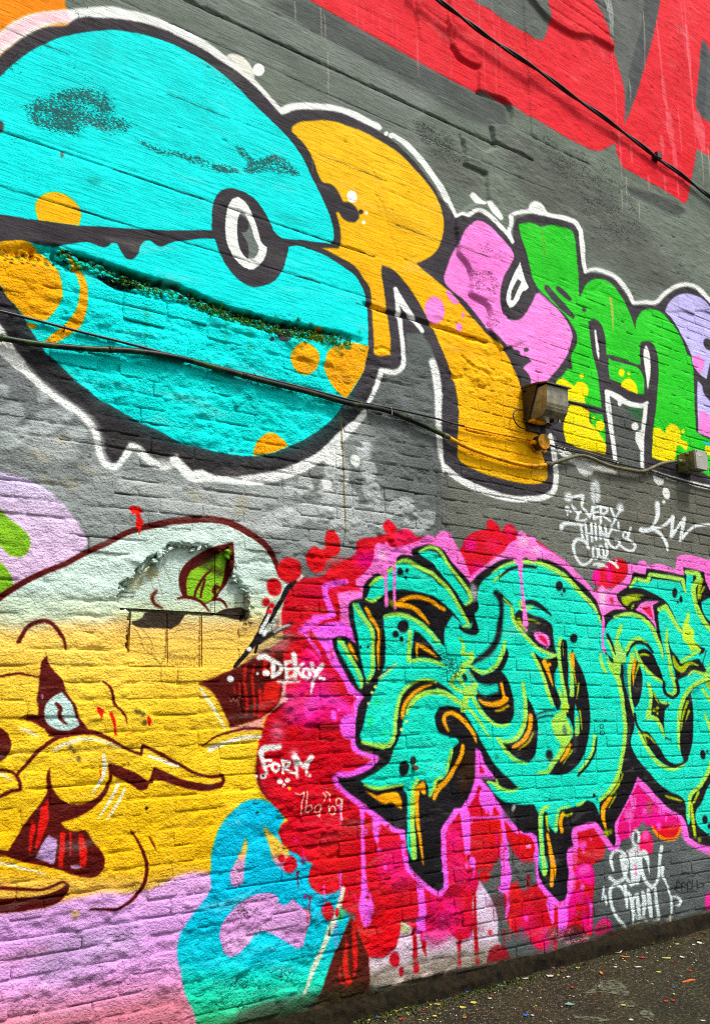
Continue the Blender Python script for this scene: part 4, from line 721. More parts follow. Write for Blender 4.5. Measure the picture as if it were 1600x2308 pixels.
S(AMB, '825,1371 839,1396 853,1422 854,1440 853,1470 855,1508', [8, 9, 8, 7, 7, 3], 1.5); S(AMB, '787,1454 796,1470 806,1488', [9, 8, 3], 1.6)
S(AMB, '941,1480 939,1464 939,1452 955,1460 985,1480', [4, 6, 9, 8, 4], 1.5)
S(LIME, '796,1362 808,1378 822,1396 834,1412 840,1432 840,1480 839,1519 829,1537', [7, 10, 10, 9, 9, 9, 8, 8], 1.7); S(LIME, '764,1443 773,1454 790,1483 808,1514 816,1538 815,1550', [10, 9, 8, 8, 8, 6], 1.7)
S(LIME, '866,1390 880,1386 900,1385 925,1393 950,1408 975,1432 990,1450', [7, 10, 10, 9, 9, 9, 6], 1.8); S(LIME, '922,1420 923,1466 922,1491 948,1487 975,1490 1000,1500', [7, 8, 9, 8, 8, 7], 1.7)
S(LIME, '894,1270 911,1263 939,1276 971,1292 1000,1317 1012,1330 1025,1350 1043,1383 1058,1409 1044,1413', [8, 10, 10, 9, 9, 8, 8, 8, 7, 5], 1.5); S(LIME, '945,1243 966,1234 982,1236 1000,1254 1011,1274 1038,1308 1058,1338 1061,1354 1050,1363', [4, 8, 8, 8, 8, 8, 8, 9, 6], 1.5)
S(LIME, '834,1320 846,1308 859,1301', [5, 9, 8], 1.5); S(LIME, '875,1288 882,1282', [8, 8], 1.5); S(LIME, '824,1350 843,1354 856,1344', [5, 8, 5], 1.6)
S(BLACK, '864,1516 876,1508 888,1500', [5, 4, 2], 1.3); S((170, 215, 130), '856,1530 872,1515 893,1497', [8, 7, 6], 2, .9)
for x, y, a_, b_ in ((902,1289,7,9),(917,1285,4.2,5),(915,1302,3,5),(908,1412,12,14),(891,1429,7,8),(903,1440,4,6),(812,1458,3,3.5),(830,1457,3,3),(904,1442,3,4)): E(BLACK, x, y, a_, b_, 1.4)
for x, y, r in ((847,1548,4.3),(840,1562,4.2),(831,1586,3.6),(905,1644,4.6),(916,1625,4)): E((190, 232, 120), x, y, r)
E((20, 220, 110), 852, 1582, 10, 8, 5, 0, .6); E((20, 216, 90), 834, 1625, 6, 14, 5, 0, .6); E((20, 220, 110), 868, 1652, 8, 6, 5, 0, .6)
S((90, 60, 20), '822,1689 838,1695', 4, 2, .8)
# C
F(T_, '1362,1422 1370,1404 1385,1392 1413,1386 1441,1390 1462,1406 1474,1428 1482,1377 1496,1366 1520,1405 1545,1432 1590,1466 1580,1500 1600,1520 1640,1540 1640,1700 1600,1740 1573,1775 1556,1788 1552,1813 1554,1854 1550,1862 1545,1840 1544,1813 1537,1798 1516,1788 1488,1770 1460,1738 1432,1703 1420,1675 1424,1640 1430,1619 1422,1590 1413,1555 1404,1510 1402,1498 1385,1490 1366,1470', 1.5)
F(T_, '1415,1325 1420,1320 1432,1312 1465,1312 1469,1304 1531,1312 1544,1338 1546,1293 1561,1295 1561,1349 1569,1377 1586,1411 1600,1424 1640,1460 1640,1530 1600,1520 1585,1500 1592,1466 1545,1432 1530,1412 1511,1380 1497,1356 1469,1338 1437,1327', 1.5)
F(T_, '1579,1357 1600,1345 1640,1330 1640,1410 1600,1400 1586,1385', 1.5); F(T_, '1640,1730 1600,1766 1578,1813 1569,1825 1567,1850 1600,1884 1640,1910', 1.6)
S(BLACK, '1408,1331 1437,1328 1469,1342 1497,1359 1511,1383 1530,1415 1538,1420', [8, 8, 9, 9, 9, 8, 4], 1.6)
S(BLACK, '1476,1372 1480,1410 1487,1445 1494,1478', [7, 8, 8, 4], 1.5)
F(BLACK, '1389,1344 1405,1334 1420,1328 1450,1332 1479,1347 1497,1360 1486,1372 1481,1402 1482,1424 1469,1402 1456,1392 1430,1375 1415,1374 1400,1360', 1.5)
F(OLIVE, '1400,1346 1424,1339 1454,1341 1436,1348 1422,1357 1413,1367 1402,1358', 2); F(OLIVE, '1421,1366 1428,1360 1429,1370 1422,1374', 1.5); S(OLIVE, '1428,1352 1440,1350', 5, 1.6)
F(PINK, '1431,1375 1443,1360 1465,1355 1486,1356 1471,1364 1475,1396 1480,1421 1467,1400 1454,1387', 1.4); F((230, 30, 70), '1445,1370 1465,1366 1468,1380 1470,1393 1455,1380', 1.4)
F(BLACK, '1569,1312 1578,1302 1588,1310 1600,1336 1640,1340 1640,1350 1600,1347 1580,1356 1569,1350', 1.5); S(OLIVE, '1580,1306 1576,1325 1573,1349', [9, 8, 5], 1.5); S(OLIVE, '1586,1324 1579,1340 1577,1350', [5, 4, 2], 1.4)
S(LIME, '1546,1289 1572,1293 1574,1303 1563,1321 1564,1349 1573,1377 1589,1406 1604,1422', [10, 12, 12, 11, 9, 11, 11, 11], 1.5); S(LIME, '1420,1322 1432,1305 1460,1310 1464,1295 1500,1300 1537,1306 1544,1335', [7, 9, 9, 10, 10, 10, 5], 1.5)
E(BLACK, 1520, 1336, 5.5, 11); E(BLACK, 1534, 1351, 4, 7.5); E(BLACK, 1527, 1357, 2.6, 3)
S(BLACK, '1412,1478 1422,1455 1435,1448 1454,1451 1471,1470', [4, 8, 8, 7, 5], 1.5)
F(BLACK, '1439,1466 1456,1463 1469,1472 1480,1495 1488,1515 1495,1538 1479,1532 1458,1515 1443,1491 1434,1474', 1.5); S(OLIVE, '1443,1476 1452,1474 1462,1478', [5, 6, 3], 1.4)
F(BLACK, '1430,1481 1439,1495 1446,1519 1446,1553 1439,1583 1430,1597 1424,1581 1420,1543 1422,1511', 1.5); S(AMB, '1431,1486 1427,1511 1426,1545', [8, 6, 2], 1.4); S(OLIVE, '1440,1496 1433,1515 1430,1530', [6, 4, 2], 1.3)
S(LIME, '1430,1459 1439,1483 1456,1510 1473,1526 1489,1537', [4, 8, 8, 8, 7], 1.4); S(LIME, '1425,1475 1418,1515 1419,1572 1428,1612', [11, 8, 7, 4], 1.4)
S((10, 140, 140), '1405,1500 1408,1540 1414,1575', [14, 14, 8], 1.5); S(BLACK, '1401,1500 1402,1534 1409,1572 1413,1619 1411,1660', [6, 8, 12, 18, 12], 1.5)
F(BLACK, '1408,1600 1426,1615 1428,1640 1420,1675 1435,1710 1458,1742 1396,1742 1404,1706 1410,1666', 1.4); S((60, 64, 66), '1416,1640 1413,1680', 8, 2, .7)
S(LIME, '1388,1522 1394,1535 1398,1553 1403,1590 1407,1619 1407,1666 1402,1703 1394,1741 1386,1763 1373,1783 1353,1803', [12, 10, 9, 9, 9, 9, 9, 9, 10, 10, 8], 1.5)
F(LIME, '1368,1472 1373,1492 1381,1494 1377,1468 1366,1442 1372,1436 1384,1460 1386,1440 1390,1424 1399,1404 1403,1412 1400,1425 1392,1440 1403,1463 1409,1472 1409,1491 1398,1498 1398,1521 1388,1527 1375,1513 1368,1498', 1.6); S(LIME, '1354,1474 1357,1500 1366,1516', [5, 8, 7], 1.5); F((150, 210, 140), '1388,1460 1402,1466 1404,1485 1390,1486', 3, .6)
S(BLACK, '1368,1430 1380,1455 1386,1476', [6, 5, 2], 1.4); S(LIME, '1384,1390 1413,1384 1441,1390 1462,1406 1480,1439 1492,1473 1493,1482', [6, 10, 10, 9, 9, 8, 4], 1.5); S(LIME, '1411,1466 1421,1447 1437,1439 1456,1447', [9, 9, 9, 5], 1.5)
S(LIME, '1484,1374 1499,1366 1512,1391 1529,1417 1545,1434', [8, 11, 10, 9, 5], 1.5); S(LIME, '1502,1420 1503,1460 1507,1478 1512,1515 1521,1553 1519,1567 1504,1562', [6, 9, 8, 8, 9, 9, 5], 1.5)
F(BLACK, '1505,1430 1512,1463 1526,1481 1535,1496 1563,1487 1574,1485 1592,1512 1600,1522 1554,1521 1524,1534 1516,1498 1507,1455', 1.5); S(OLIVE, '1517,1480 1527,1504 1537,1510 1552,1496 1573,1500', [5, 11, 14, 9, 3], 1.5); S(LIME, '1590,1520 1598,1500', [6, 9], 3, .7)
S(LIME, '1580,1464 1556,1478 1535,1491', [7, 8, 8], 1.5); S(LIME, '1580,1464 1563,1451', [7, 14], 1.5); F((196, 240, 56), '1539,1406 1546,1391 1549,1374 1553,1384 1552,1408 1563,1422 1563,1443 1578,1460 1556,1470 1548,1451 1537,1443', 2); F(BLACK, '1563,1449 1580,1458 1588,1461 1586,1470 1574,1476 1580,1464', 1.5)
F(BLACK, '1469,1553 1480,1575 1500,1584 1509,1587 1499,1600 1496,1628 1500,1676 1494,1647 1480,1619 1465,1609 1467,1581', 1.5)
S(LIME, '1460,1540 1465,1557 1465,1590 1458,1616 1475,1619 1488,1637 1498,1664', [7, 8, 7, 11, 9, 8, 3], 1.5); S(LIME, '1486,1581 1497,1585 1509,1585', [5, 7, 3], 1.4); E(OLIVE, 1473, 1600, 4); E(OLIVE, 1481, 1597, 4, 5); E(OLIVE, 1480, 1608, 3); S(OLIVE, '1471,1560 1477,1574 1484,1586', [4, 4, 2], 1.3); S(BLACK, '1499,1664 1511,1668', 3, 1.4)
S(BLACK, '1495,1538 1499,1563 1516,1573 1526,1566 1524,1534', [6, 7, 6, 7, 7], 1.5)
F(BLACK, '1554,1560 1559,1579 1562,1628 1559,1675 1550,1713 1541,1716 1532,1690 1531,1647 1535,1600 1544,1572', 1.5); S(BLACK, '1547,1568 1571,1541 1600,1532 1640,1530', [7, 9, 10, 10], 1.5); F((10, 150, 150), '1556,1560 1572,1548 1580,1556 1562,1566', 2, .8)
S(LIME, '1530,1690 1529,1628 1535,1587 1550,1558 1573,1538 1604,1526', [4, 7, 9, 10, 11, 10], 1.5); S(LIME, '1551,1522 1560,1514 1580,1520 1604,1526', [5, 8, 12, 14], 1.5); S(OLIVE, '1549,1582 1539,1609 1534,1645', [7, 5, 2], 1.4); S(OLIVE, '1552,1602 1544,1625', [6, 2], 1.4); F(T_, '1562,1515 1584,1524 1560,1532 1552,1530', 1.6); F(OLIVE, '1588,1540 1600,1538 1640,1545 1640,1560 1598,1556', 2)
F(BLACK, '1445,1648 1456,1649 1473,1666 1488,1690 1501,1711 1522,1722 1542,1714 1548,1700 1550,1714 1535,1727 1516,1731 1488,1716 1465,1690 1450,1666', 1.5); S(LIME, '1439,1647 1452,1677 1473,1709 1495,1728 1516,1734 1542,1724', [6, 8, 8, 9, 8, 4], 1.5); S(OLIVE, '1450,1654 1464,1662 1477,1677', [6, 5, 2], 1.4); S(OLIVE, '1451,1656 1458,1677', [4, 2], 1.3); S(BLACK, '1430,1609 1435,1636 1446,1650', [6, 5, 4], 1.4)
S(LIME, '1583,1553 1592,1568 1604,1585', [6, 8, 8], 1.5); S(LIME, '1588,1609 1596,1630 1604,1660', [5, 8, 8], 1.5); E(BLACK, 1583, 1701, 6, 11, 1.4, -8); E(BLACK, 1593, 1694, 2.5, 3); E(BLACK, 1588, 1847, 6, 10); E(BLACK, 1598, 1862, 4, 6)
S(LIME, '1604,1715 1589,1753 1571,1777 1557,1790 1552,1820 1550,1845', [12, 9, 10, 10, 7, 5], 1.5); S((180, 210, 20), '1557,1813 1561,1850 1566,1885', [6, 8, 6], 1.4); S((180, 210, 20), '1574,1786 1562,1810', [6, 5], 1.4); S((180, 200, 20), '1499,1794 1518,1800 1535,1806', [4, 6, 5], 1.4)
S(AMB, '1375,1798 1361,1820 1359,1839 1364,1864', [9, 11, 9, 6], 1.5); S(OLIVE, '1402,1744 1390,1775 1376,1793', [3, 6, 5], 1.4); S(OLIVE, '1388,1792 1372,1820', [4, 3], 1.4); E(OLIVE, 1366, 1877, 6, 8, 3); E(OLIVE, 1375, 1874, 4, 5, 3); E(OLIVE, 1575, 1893, 4, 5, 2.5)
S(LIME, '1233,1818 1222,1826 1218,1845 1218,1880 1223,1930 1227,1970', [9, 9, 8, 8, 9, 11], 1.5)
S(AMB, '1233,1880 1240,1916 1246,1955 1243,1996', [6, 9, 14, 8], 2); S(AMB, '1269,1834 1263,1850 1266,1875', [9, 9, 8], 1.5); S(OLIVE, '1289,1832 1280,1838 1270,1838', [4, 6, 6], 1.4); S(LIME, '1258,1824 1254,1850 1252,1874', [5, 6, 5], 1.4); S((180, 210, 20), '1232,1840 1234,1862 1236,1874', [6, 6, 2], 1.4)
for q in ('1300,1815 1308,1812 1317,1805', '1265,1822 1284,1818'): S(LIME, q, [6, 7, 4], 1.5)
S(LIME, '1098,1762 1112,1766 1122,1774 1140,1782 1155,1782 1171,1777', [5, 7, 10, 7, 6, 5], 1.5); S(LIME, '1119,1757 1122,1775', [4, 10], 2, .8)
E(BLACK, 1338, 1793, 3, 5); E(BLACK, 1345, 1801, 1.8, 2.6)
S(LIME, '1340,1656 1336,1688 1321,1718 1304,1740', [6, 8, 7, 6], 1.5); S(BLACK, '1345,1662 1340,1692 1325,1722 1302,1748', [3, 5, 5, 5], 1.5)
ring((30, 70, 66), 1355, 1637, 4, 5, 2, 1); ring((24, 60, 56), 1357, 1652, 5, 5, 2.2, 1); E((40, 80, 76), 1342, 1625, 4, 2, 1.5); E((40, 80, 76), 1363, 1624, 4, 2, 1.5)

# --- tags
W2 = (232, 241, 240)
S(WHITE, '584,1482 598,1480 612,1488 626,1494 637,1503 631,1515 615,1525', [12, 13, 11, 9, 9, 10, 8], 1.6); S(WHITE, '618,1490 615,1524', [11, 10], 1.6)
S(WHITE, '646,1493 647,1528', 8, 1.6); S(WHITE, '646,1494 662,1490', [9, 8], 1.6); S(WHITE, '647,1510 660,1507', 7, 1.6); S(WHITE, '647,1527 662,1523', 7, 1.6)
S(WHITE, '664,1474 667,1500 666,1527', [12, 10, 9], 1.6); S(WHITE, '684,1496 669,1510 683,1526', [8, 8, 8], 1.6); ring(WHITE, 691, 1518, 8, 10, 8, 1.6)
S(WHITE, '702,1497 708,1512 714,1516', [11, 8, 8], 1.6); S(WHITE, '727,1501 715,1516 707,1535 701,1564', [13, 11, 8, 3], 1.6)
E(WHITE, 723, 1528, 5); E(WHITE, 731, 1531, 4.5); E(WHITE, 582, 1518, 3.5); E(WHITE, 600, 1517, 8, 7.5); S(WHITE, '627,1536 650,1536 675,1535', [6, 8, 5], 1.6)
S((255, 176, 190), '642,1541 640,1560 644,1576', [10, 7, 12], 2, .9)
S(WHITE, '587,1698 590,1692 601,1686 616,1686 630,1684', [13, 17, 15, 14, 13], 2.2); S(WHITE, '588,1698 594,1720 601,1743', [14, 9, 7], 1.6); S(WHITE, '594,1714 612,1714', [7, 7], 1.5); S(WHITE, '597,1727 608,1724', 6, 1.5)
ring(WHITE, 620, 1729, 8, 9, 7.5, 1.5); S(WHITE, '637,1714 639,1742', [8, 7], 1.5); S(WHITE, '637,1715 651,1717 650,1727 641,1730 652,1738 665,1743', [7, 7, 7, 6, 7, 6], 1.5)
S(WHITE, '663,1706 668,1725 670,1754', [15, 9, 4], 1.6); S(WHITE, '668,1710 678,1722 684,1728 692,1718 702,1706', [8, 9, 9, 9, 11], 1.6); S(WHITE, '697,1712 692,1730 691,1746', [9, 9, 6], 1.5)
E((255, 200, 215), 662, 1698, 10, 8, 6, 0, .7)
for x, y, r in ((631,1761,6.5),(648,1759,5.5),(640,1770,4.5),(699,1748,4),(579,1750,4),(593,1750,6.5)): E(WHITE, x, y, r)
E((220, 180, 30), 652, 1777, 4, 5); E((60, 40, 40), 593, 1748, 3, 3, 1.5)
CR = (244, 228, 190)
for q in ('664,1788 674,1790 684,1785 680,1810 680,1837', '691,1783 689,1805 688,1828 695,1831 702,1824 699,1814 689,1815', '728,1787 732,1795 728,1805', '735,1785 744,1790 743,1805', '741,1815 742,1830 738,1833', '773,1802 771,1825 770,1849', '716,1836 720,1841 723,1833'): S(CR, q, 3, 1.0, .95)
ring(CR, 716, 1822, 8, 9, 3, 1.0, 0, .95); ring(CR, 750, 1827, 7, 9, 3, 1.0, 0, .95); ring(CR, 764, 1808, 6.5, 9, 3, 1.0, 0, .95)
F((255, 255, 255), '805,1570 812,1568 806,1575', 1, .9)
# every things cool
E(W2, 1280, 1120, 9, 10, 4, 0, .9); ring(W2, 1341, 1108, 6, 22, 10, 4, -4, .8)
S(W2, '1283,1123 1297,1119 1313,1117 1312,1130 1310,1140', [8, 7, 8, 7, 6], 1.6); E(W2, 1278, 1146, 5.5, 7); E(W2, 1284.5, 1153, 3); E(W2, 1279, 1159, 2.6, 4)
S(W2, '1289,1139 1296,1150 1302,1156 1298,1172 1310,1174 1322,1170', [5, 7, 7, 6, 6, 4], 1.4); S(W2, '1301,1156 1309,1153', 5, 1.4)
S(W2, '1312,1144 1322,1156 1328,1165 1333,1152 1335,1141', [5, 7, 6, 5, 5], 1.4)
for q in ('1336,1143 1338,1169', '1335,1144 1350,1142', '1337,1156 1347,1154', '1338,1168 1351,1164', '1353,1142 1354,1178', '1353,1142 1368,1146 1367,1153 1355,1160 1375,1174', '1376,1146 1384,1166', '1398,1148 1388,1165 1376,1190'): S(W2, q, 5.5, 1.4)
E(W2, 1398, 1144, 8, 9, 3.5)
S(W2, '1265,1191 1266,1184 1274,1180 1290,1181 1313,1184', [10, 9, 7, 6, 5], 1.4)
for q in ('1308,1183 1313,1212', '1318,1178 1324,1224', '1332,1180 1334,1220', '1320,1205 1334,1202', '1341,1181 1343,1216', '1351,1183 1353,1214', '1351,1184 1364,1217', '1364,1186 1366,1216', '1388,1195 1380,1191 1373,1200 1369,1213 1374,1228 1386,1236 1394,1228 1396,1219 1385,1215', '1392,1178 1394,1195', '1420,1189 1418,1200 1412,1214 1424,1222 1431,1230 1428,1240 1416,1241 1396,1229'): S(W2, q, 5.5, 1.4)
ring(W2, 1409, 1206, 6, 7, 5, 1.4)
S(W2, '1326,1236 1322,1224 1312,1217 1300,1216 1293,1224 1294,1246 1302,1264 1311,1272 1324,1270 1336,1256', [6, 8, 8, 8, 7, 6, 6, 6, 6, 5], 1.4)
ring(W2, 1341, 1246, 5.5, 14, 5, 1.4, -6); ring(W2, 1354, 1244, 5.5, 14, 5, 1.4, -6); S(W2, '1365,1225 1368,1246 1360,1262', [7, 6, 5], 1.4); S(W2, '1358,1260 1374,1264 1385,1272 1391,1278', [5, 6, 6, 7], 1.4); S(W2, '1338,1272 1352,1271 1369,1278', [6, 6, 3], 1.4); S(W2, '1348,1277 1360,1276', [5, 4], 1.4); E(W2, 1388, 1265, 3, 3.5)
S(W2, '1481,1136 1482,1155 1478,1172 1470,1188', [12, 10, 8, 6], 2.2); S(W2, '1445,1194 1456,1195 1470,1193 1484,1200 1495,1214 1502,1228 1504,1240', [12, 10, 9, 8, 8, 8, 5], 1.6); S(W2, '1472,1190 1488,1188 1504,1178 1516,1164 1514,1190 1512,1211 1526,1190 1542,1168 1537,1196 1533,1218 1548,1200 1566,1186 1584,1183 1640,1190', [5, 7, 8, 8, 7, 6, 8, 8, 7, 6, 7, 7, 9, 10], 1.7)
# lower right tag
W3 = (216, 229, 226)
S(W3, '1382,1962 1377,1945 1379,1925 1390,1918 1404,1922 1410,1940 1411,1960 1405,1981 1390,1988 1373,1978', [5, 8, 8, 6, 8, 12, 9, 8, 8, 9], 1.5); S(W3, '1401,1930 1404,1958 1410,1975 1422,1996', [10, 9, 8, 6], 1.5)
S(W3, '1424,1924 1426,1950 1427,1992', [16, 14, 9], 1.7); S(W3, '1440,1926 1439,1960 1436,1990', [14, 14, 9], 1.7); S((255, 120, 190), '1432,1950 1433,1972', 5, 1.6, .8)
S(W3, '1450,1922 1458,1934 1461,1948 1463,1968', [16, 10, 5, 2], 1.5); S(W3, '1442,1948 1448,1970 1456,1988 1469,2000 1480,1986 1486,1950 1490,1908', [9, 8, 8, 7, 7, 7, 8], 1.6)
ring(W3, 1432, 1888, 7, 17, 6, 2); E(W3, 1432, 1912, 10, 6, 3, 0, .9); S(W3, '1412,1920 1424,1917 1440,1918', [5, 8, 6], 2.5, .85)
S(W3, '1493,1956 1492,1973 1498,1985 1505,2000 1509,2017', [9, 7, 5, 5, 4], 1.4); S(W3, '1514,2021 1526,2022 1533,2032 1530,2040 1518,2041', [4, 6, 7, 6, 3], 1.4); S(W3, '1512,2020 1513,2050 1512,2079', [6, 5, 4], 1.4)
S(W3, '1413,2046 1410,2020 1400,2000 1388,1993 1376,2002 1375,2025 1379,2045 1392,2070 1412,2092', [4, 8, 8, 7, 8, 7, 7, 8, 5], 1.5); S(W3, '1408,1996 1411,2016 1414,2046', [7, 6, 2], 1.4)
S(W3, '1416,2012 1423,2028 1426,2050 1426,2082', [7, 9, 7, 4], 1.5); S(W3, '1426,2030 1432,2018 1436,2016 1438,2045 1441,2066', [5, 8, 8, 8, 6], 1.5); S(W3, '1448,2012 1451,2030 1450,2062', [9, 10, 6], 1.5); S(W3, '1438,2045 1446,2040', 6, 1.5); S(W3, '1460,2005 1463,2035 1467,2066', [8, 11, 8], 1.5); S(W3, '1476,2000 1478,2030 1484,2066', [5, 8, 7], 1.5); S(W3, '1430,2060 1438,2072 1448,2066 1458,2076', [5, 7, 6, 4], 2, .7); E(W3, 1484, 2070, 5, 6, 2)
S(W3, '1360,1999 1359,2012 1356,2028', [4, 6, 3], 1.3); S(W3, '1363,2020 1366,2038', [8, 4], 1.3)
K2 = (34, 34, 34)
for q in ('1533,1972 1543,1966 1554,1972 1560,1976 1570,1968 1578,1974', '1526,1990 1528,1984 1532,1994 1540,1988 1546,1996 1552,1986 1558,1994', '1518,1998 1530,2002 1540,2000 1552,2004 1566,1998 1578,2000 1586,1994', '1520,2004 1534,2012 1552,2010 1570,2010', '1524,1988 1524,2006', '1536,1992 1536,2008', '1548,1988 1549,2010', '1560,1984 1558,2008', '1570,1984 1572,2004', '1576,1990 1586,1994'): S(K2, q, 2.2, 1.0, .85)
for q in ('1280,1178 1270,1184',): pass

# --- grime: damp dark band at the foot of the wall, streaks
FOOT = ramp((0, (40, 34, 22)), (2400, (52, 42, 24)))
Xs = np.linspace(X0, X1, 60); top = 0.075 + 0.05 * np.interp(Xs, np.linspace(X0, X1, 14), rng.random(14))
lay([np.concatenate([np.stack([Xs, top], 1), [[X1, Z0], [X0, Z0]]])], FOOT, 6, 0.85)
for q, a_ in (('1330,2142 1480,2104 1600,2070 1640,2060 1640,2100 1330,2160', .75), ('1400,2112 1500,2088 1600,2058 1640,2048 1640,2080 1400,2130', .4), ('560,2270 700,2240 840,2215 840,2260 640,2330 480,2340', .75)): F((46, 40, 24), q, 9, a_)
for x, y, l in ((1250,2110,40),(1310,2110,30),(1440,2078,20),(1480,2070,16),(1512,2070,16)): S((190, 180, 130), [(x - l / 2, y + 6), (x, y + 2), (x + l / 2, y - 4)], [3, 5, 2], 2, .6)
E((225, 200, 196), 962, 2198, 14, 7, 2, -15); E((225, 205, 196), 897, 2212, 14, 6, 2, -25); S((206, 192, 180), '1005,2190 1020,2178 1060,2178', [6, 4, 3], 2, .7)
for x, y, a_, b_ in ((850,2200,16,10),(870,2185,16,8),(940,2165,24,8),(990,2160,20,8),(1020,2165,16,8),(1080,2155,18,12),(1040,2150,12,10)): E((128, 118, 104), x, y, a_, b_, 5, -12, .7)
for q in ('1225,2100 1260,2092 1300,2092 1320,2110 1260,2122 1226,2120',): F((90, 20, 50), q, 6, .6)
for x, y, a_, b_ in ((1250,2104,10,6),(1262,2112,8,5),(1285,2098,8,5),(1300,2120,30,4),(1330,2126,20,4)): E((255, 150, 160), x, y, a_, b_, 2.5, -12, .7)

# --- where the coat is scoured and the dark substrate shows through as specks
for q, a_ in (('95,170 150,130 200,140 240,180 220,190 150,170 110,200', .45), ('50,235 120,205 170,195 240,205 275,235 255,255 310,285 280,305 200,285 190,310 110,300 60,275', 1.0), ('0,120 60,80 100,95 60,150 0,180', .5), ('0,180 60,220 80,300 60,350 0,330', .35), ('140,10 220,0 240,60 170,50', .5), ('160,40 220,38 250,60 240,80 190,60', .7),
              ('280,300 400,330 400,350 300,318', .6), ('526,322 545,328 575,360 600,350 630,350 662,370 684,400 640,394 600,388 560,392 543,382 560,365 530,338', 1.6), ('290,306 350,328 400,340 440,348 480,366 530,376 552,392 500,392 440,372 400,358 340,342', 1.5), ('490,172 512,183 532,200 520,207 498,188', .8), ('0,380 100,400 110,430 60,425 0,405', .4),
              ('830,440 860,430 900,480 960,500 980,530 940,540 880,500 840,470', .35), ('800,560 900,590 940,640 880,610 810,590', .3), ('900,550 945,580 935,595 905,570', .7), ('1040,520 1120,550 1140,590 1100,590 1040,545', .5), ('1050,600 1120,615 1120,670 1060,660', .7), ('1090,690 1130,700 1125,760 1100,740', .6),
              ('980,0 1000,60 1060,130 1200,240 1240,300 1340,340 1200,270 1060,160 1000,110', .35), ('1310,110 1380,120 1390,160 1340,150', .5), ('1480,30 1540,60 1560,200 1530,280 1450,320 1440,260 1500,200', .45), ('1200,80 1260,110 1240,150 1200,140', .4),
              ('920,260 1000,290 1060,370 1000,370 950,320', .7), ('1180,290 1300,340 1400,400 1460,560 1380,560 1260,420', .55), ('1500,520 1560,600 1570,680 1530,640', .5), ('1200,440 1340,430 1420,480 1380,560 1300,520', .4),
              ('0,560 120,560 160,600 60,590 0,580', .7), ('200,860 330,870 360,900 300,930 220,890', .4), ('620,800 700,850 760,870 700,880 640,850', .35), ('420,850 560,880 700,960 560,990 430,920', .3), ('900,870 1000,960 980,1130 880,1100 850,980', .35), ('150,940 330,960 420,1090 300,1130 120,1060', .3),
              ('660,1060 900,1020 980,1180 760,1210 640,1180', .35), ('720,1400 760,1390 780,1430 740,1440', .6), ('650,1390 740,1400 730,1440 680,1430', .5), ('980,1440 1050,1500 1030,1560 980,1500', .8), ('920,1640 1010,1620 1030,1720 960,1760 900,1730', .3), ('1000,1800 1060,1780 1040,1850 980,1850', .3),
              ('60,2080 300,2060 380,2150 300,2230 80,2240', .35), ('160,2180 260,2190 260,2240 150,2230', .6), ('0,2240 120,2230 100,2300 0,2308', .5), ('500,2040 600,2030 600,2080 520,2090', .7), ('470,2200 640,2170 700,2200 560,2290 470,2290', .6), ('260,1960 400,1950 400,2020 280,2015', .5), ('280,1380 340,1370 340,1430 270,1430', .3), ('820,1960 930,1940 920,2040 830,2040', .5), ('830,2060 1130,2060 1130,2190 830,2230', .35), ('1000,1930 1070,1920 1080,2110 1010,2110', .5), ('1240,2080 1330,2080 1320,2130 1240,2130', .9), ('1100,1900 1210,1900 1200,2000 1110,2000', .5), ('1330,2060 1640,1990 1640,2090 1340,2120', .4)):
    worn(q, min(1.0, a_), 14 if a_ <= 1 else 6)

# broken dark lines along the open joints between the boards
for _Z, _a, _b, _k in ((3.797, .5, 2.85, .7), (4.07, .5, 2.9, .9), (4.605, .6, 3.0, .55), (5.03, 1.2, 4.3, .5), (5.215, 1.4, 4.3, .95), (5.405, 1.8, 4.6, .9), (4.33, 2.6, 4.4, .35), (3.742, 2.75, 3.85, .9)):
    _x = _a
    while _x < _b:
        _l = rng.uniform(.05, .35)
        if rng.random() < _k:
            _w = rng.uniform(.002, .0045); _xs = np.linspace(_x, min(_x + _l, _b), 7); _zz = _Z + rng.normal(0, .0016, 7)
            lay([np.concatenate([np.stack([_xs, _zz + _w * np.sin(np.linspace(.2, 2.94, 7))], 1), np.stack([_xs, _zz - _w], 1)[::-1]])], (38, 42, 42), 1.0, .8)
        _x += _l
# hand-sprayed edges on a rough wall: wobble the whole sheet a little
_nx = vnoise(TEX.H, TEX.W, 9, 3, .6, 5) * 0.5 + vnoise(TEX.H, TEX.W, 40, 2, .5, 6) * 0.8
_nz = vnoise(TEX.H, TEX.W, 9, 3, .6, 7) * 0.5 + vnoise(TEX.H, TEX.W, 40, 2, .5, 8) * 0.8
_r = np.clip(np.arange(TEX.H)[:, None] + np.rint(_nz).astype(int), 0, TEX.H - 1); _c = np.clip(np.arange(TEX.W)[None, :] + np.rint(_nx).astype(int), 0, TEX.W - 1)
paint = paint[_r, _c]
# uneven coats
_n = (vnoise(TEX.H, TEX.W, 60, 5, .62, 9, 1.6) * 8.0 + vnoise(TEX.H, TEX.W, 420, 3, .5, 10, 1.2) * 6.0)[..., None]
paint = np.clip(paint + _n, 0, 255)
img = bpy.data.images.new('graffiti_sheet', TEX.W, TEX.H, alpha=True, float_buffer=False)
img.alpha_mode = 'CHANNEL_PACKED'
_px = np.empty((TEX.H, TEX.W, 4), np.float32); _px[..., :3] = paint / 255.0; _px[..., 3] = np.clip(wear, 0, 1)
img.pixels.foreach_set(_px.ravel()); img.update()
img.pack()
del _px, _nx, _nz, _r, _c, _n, wear

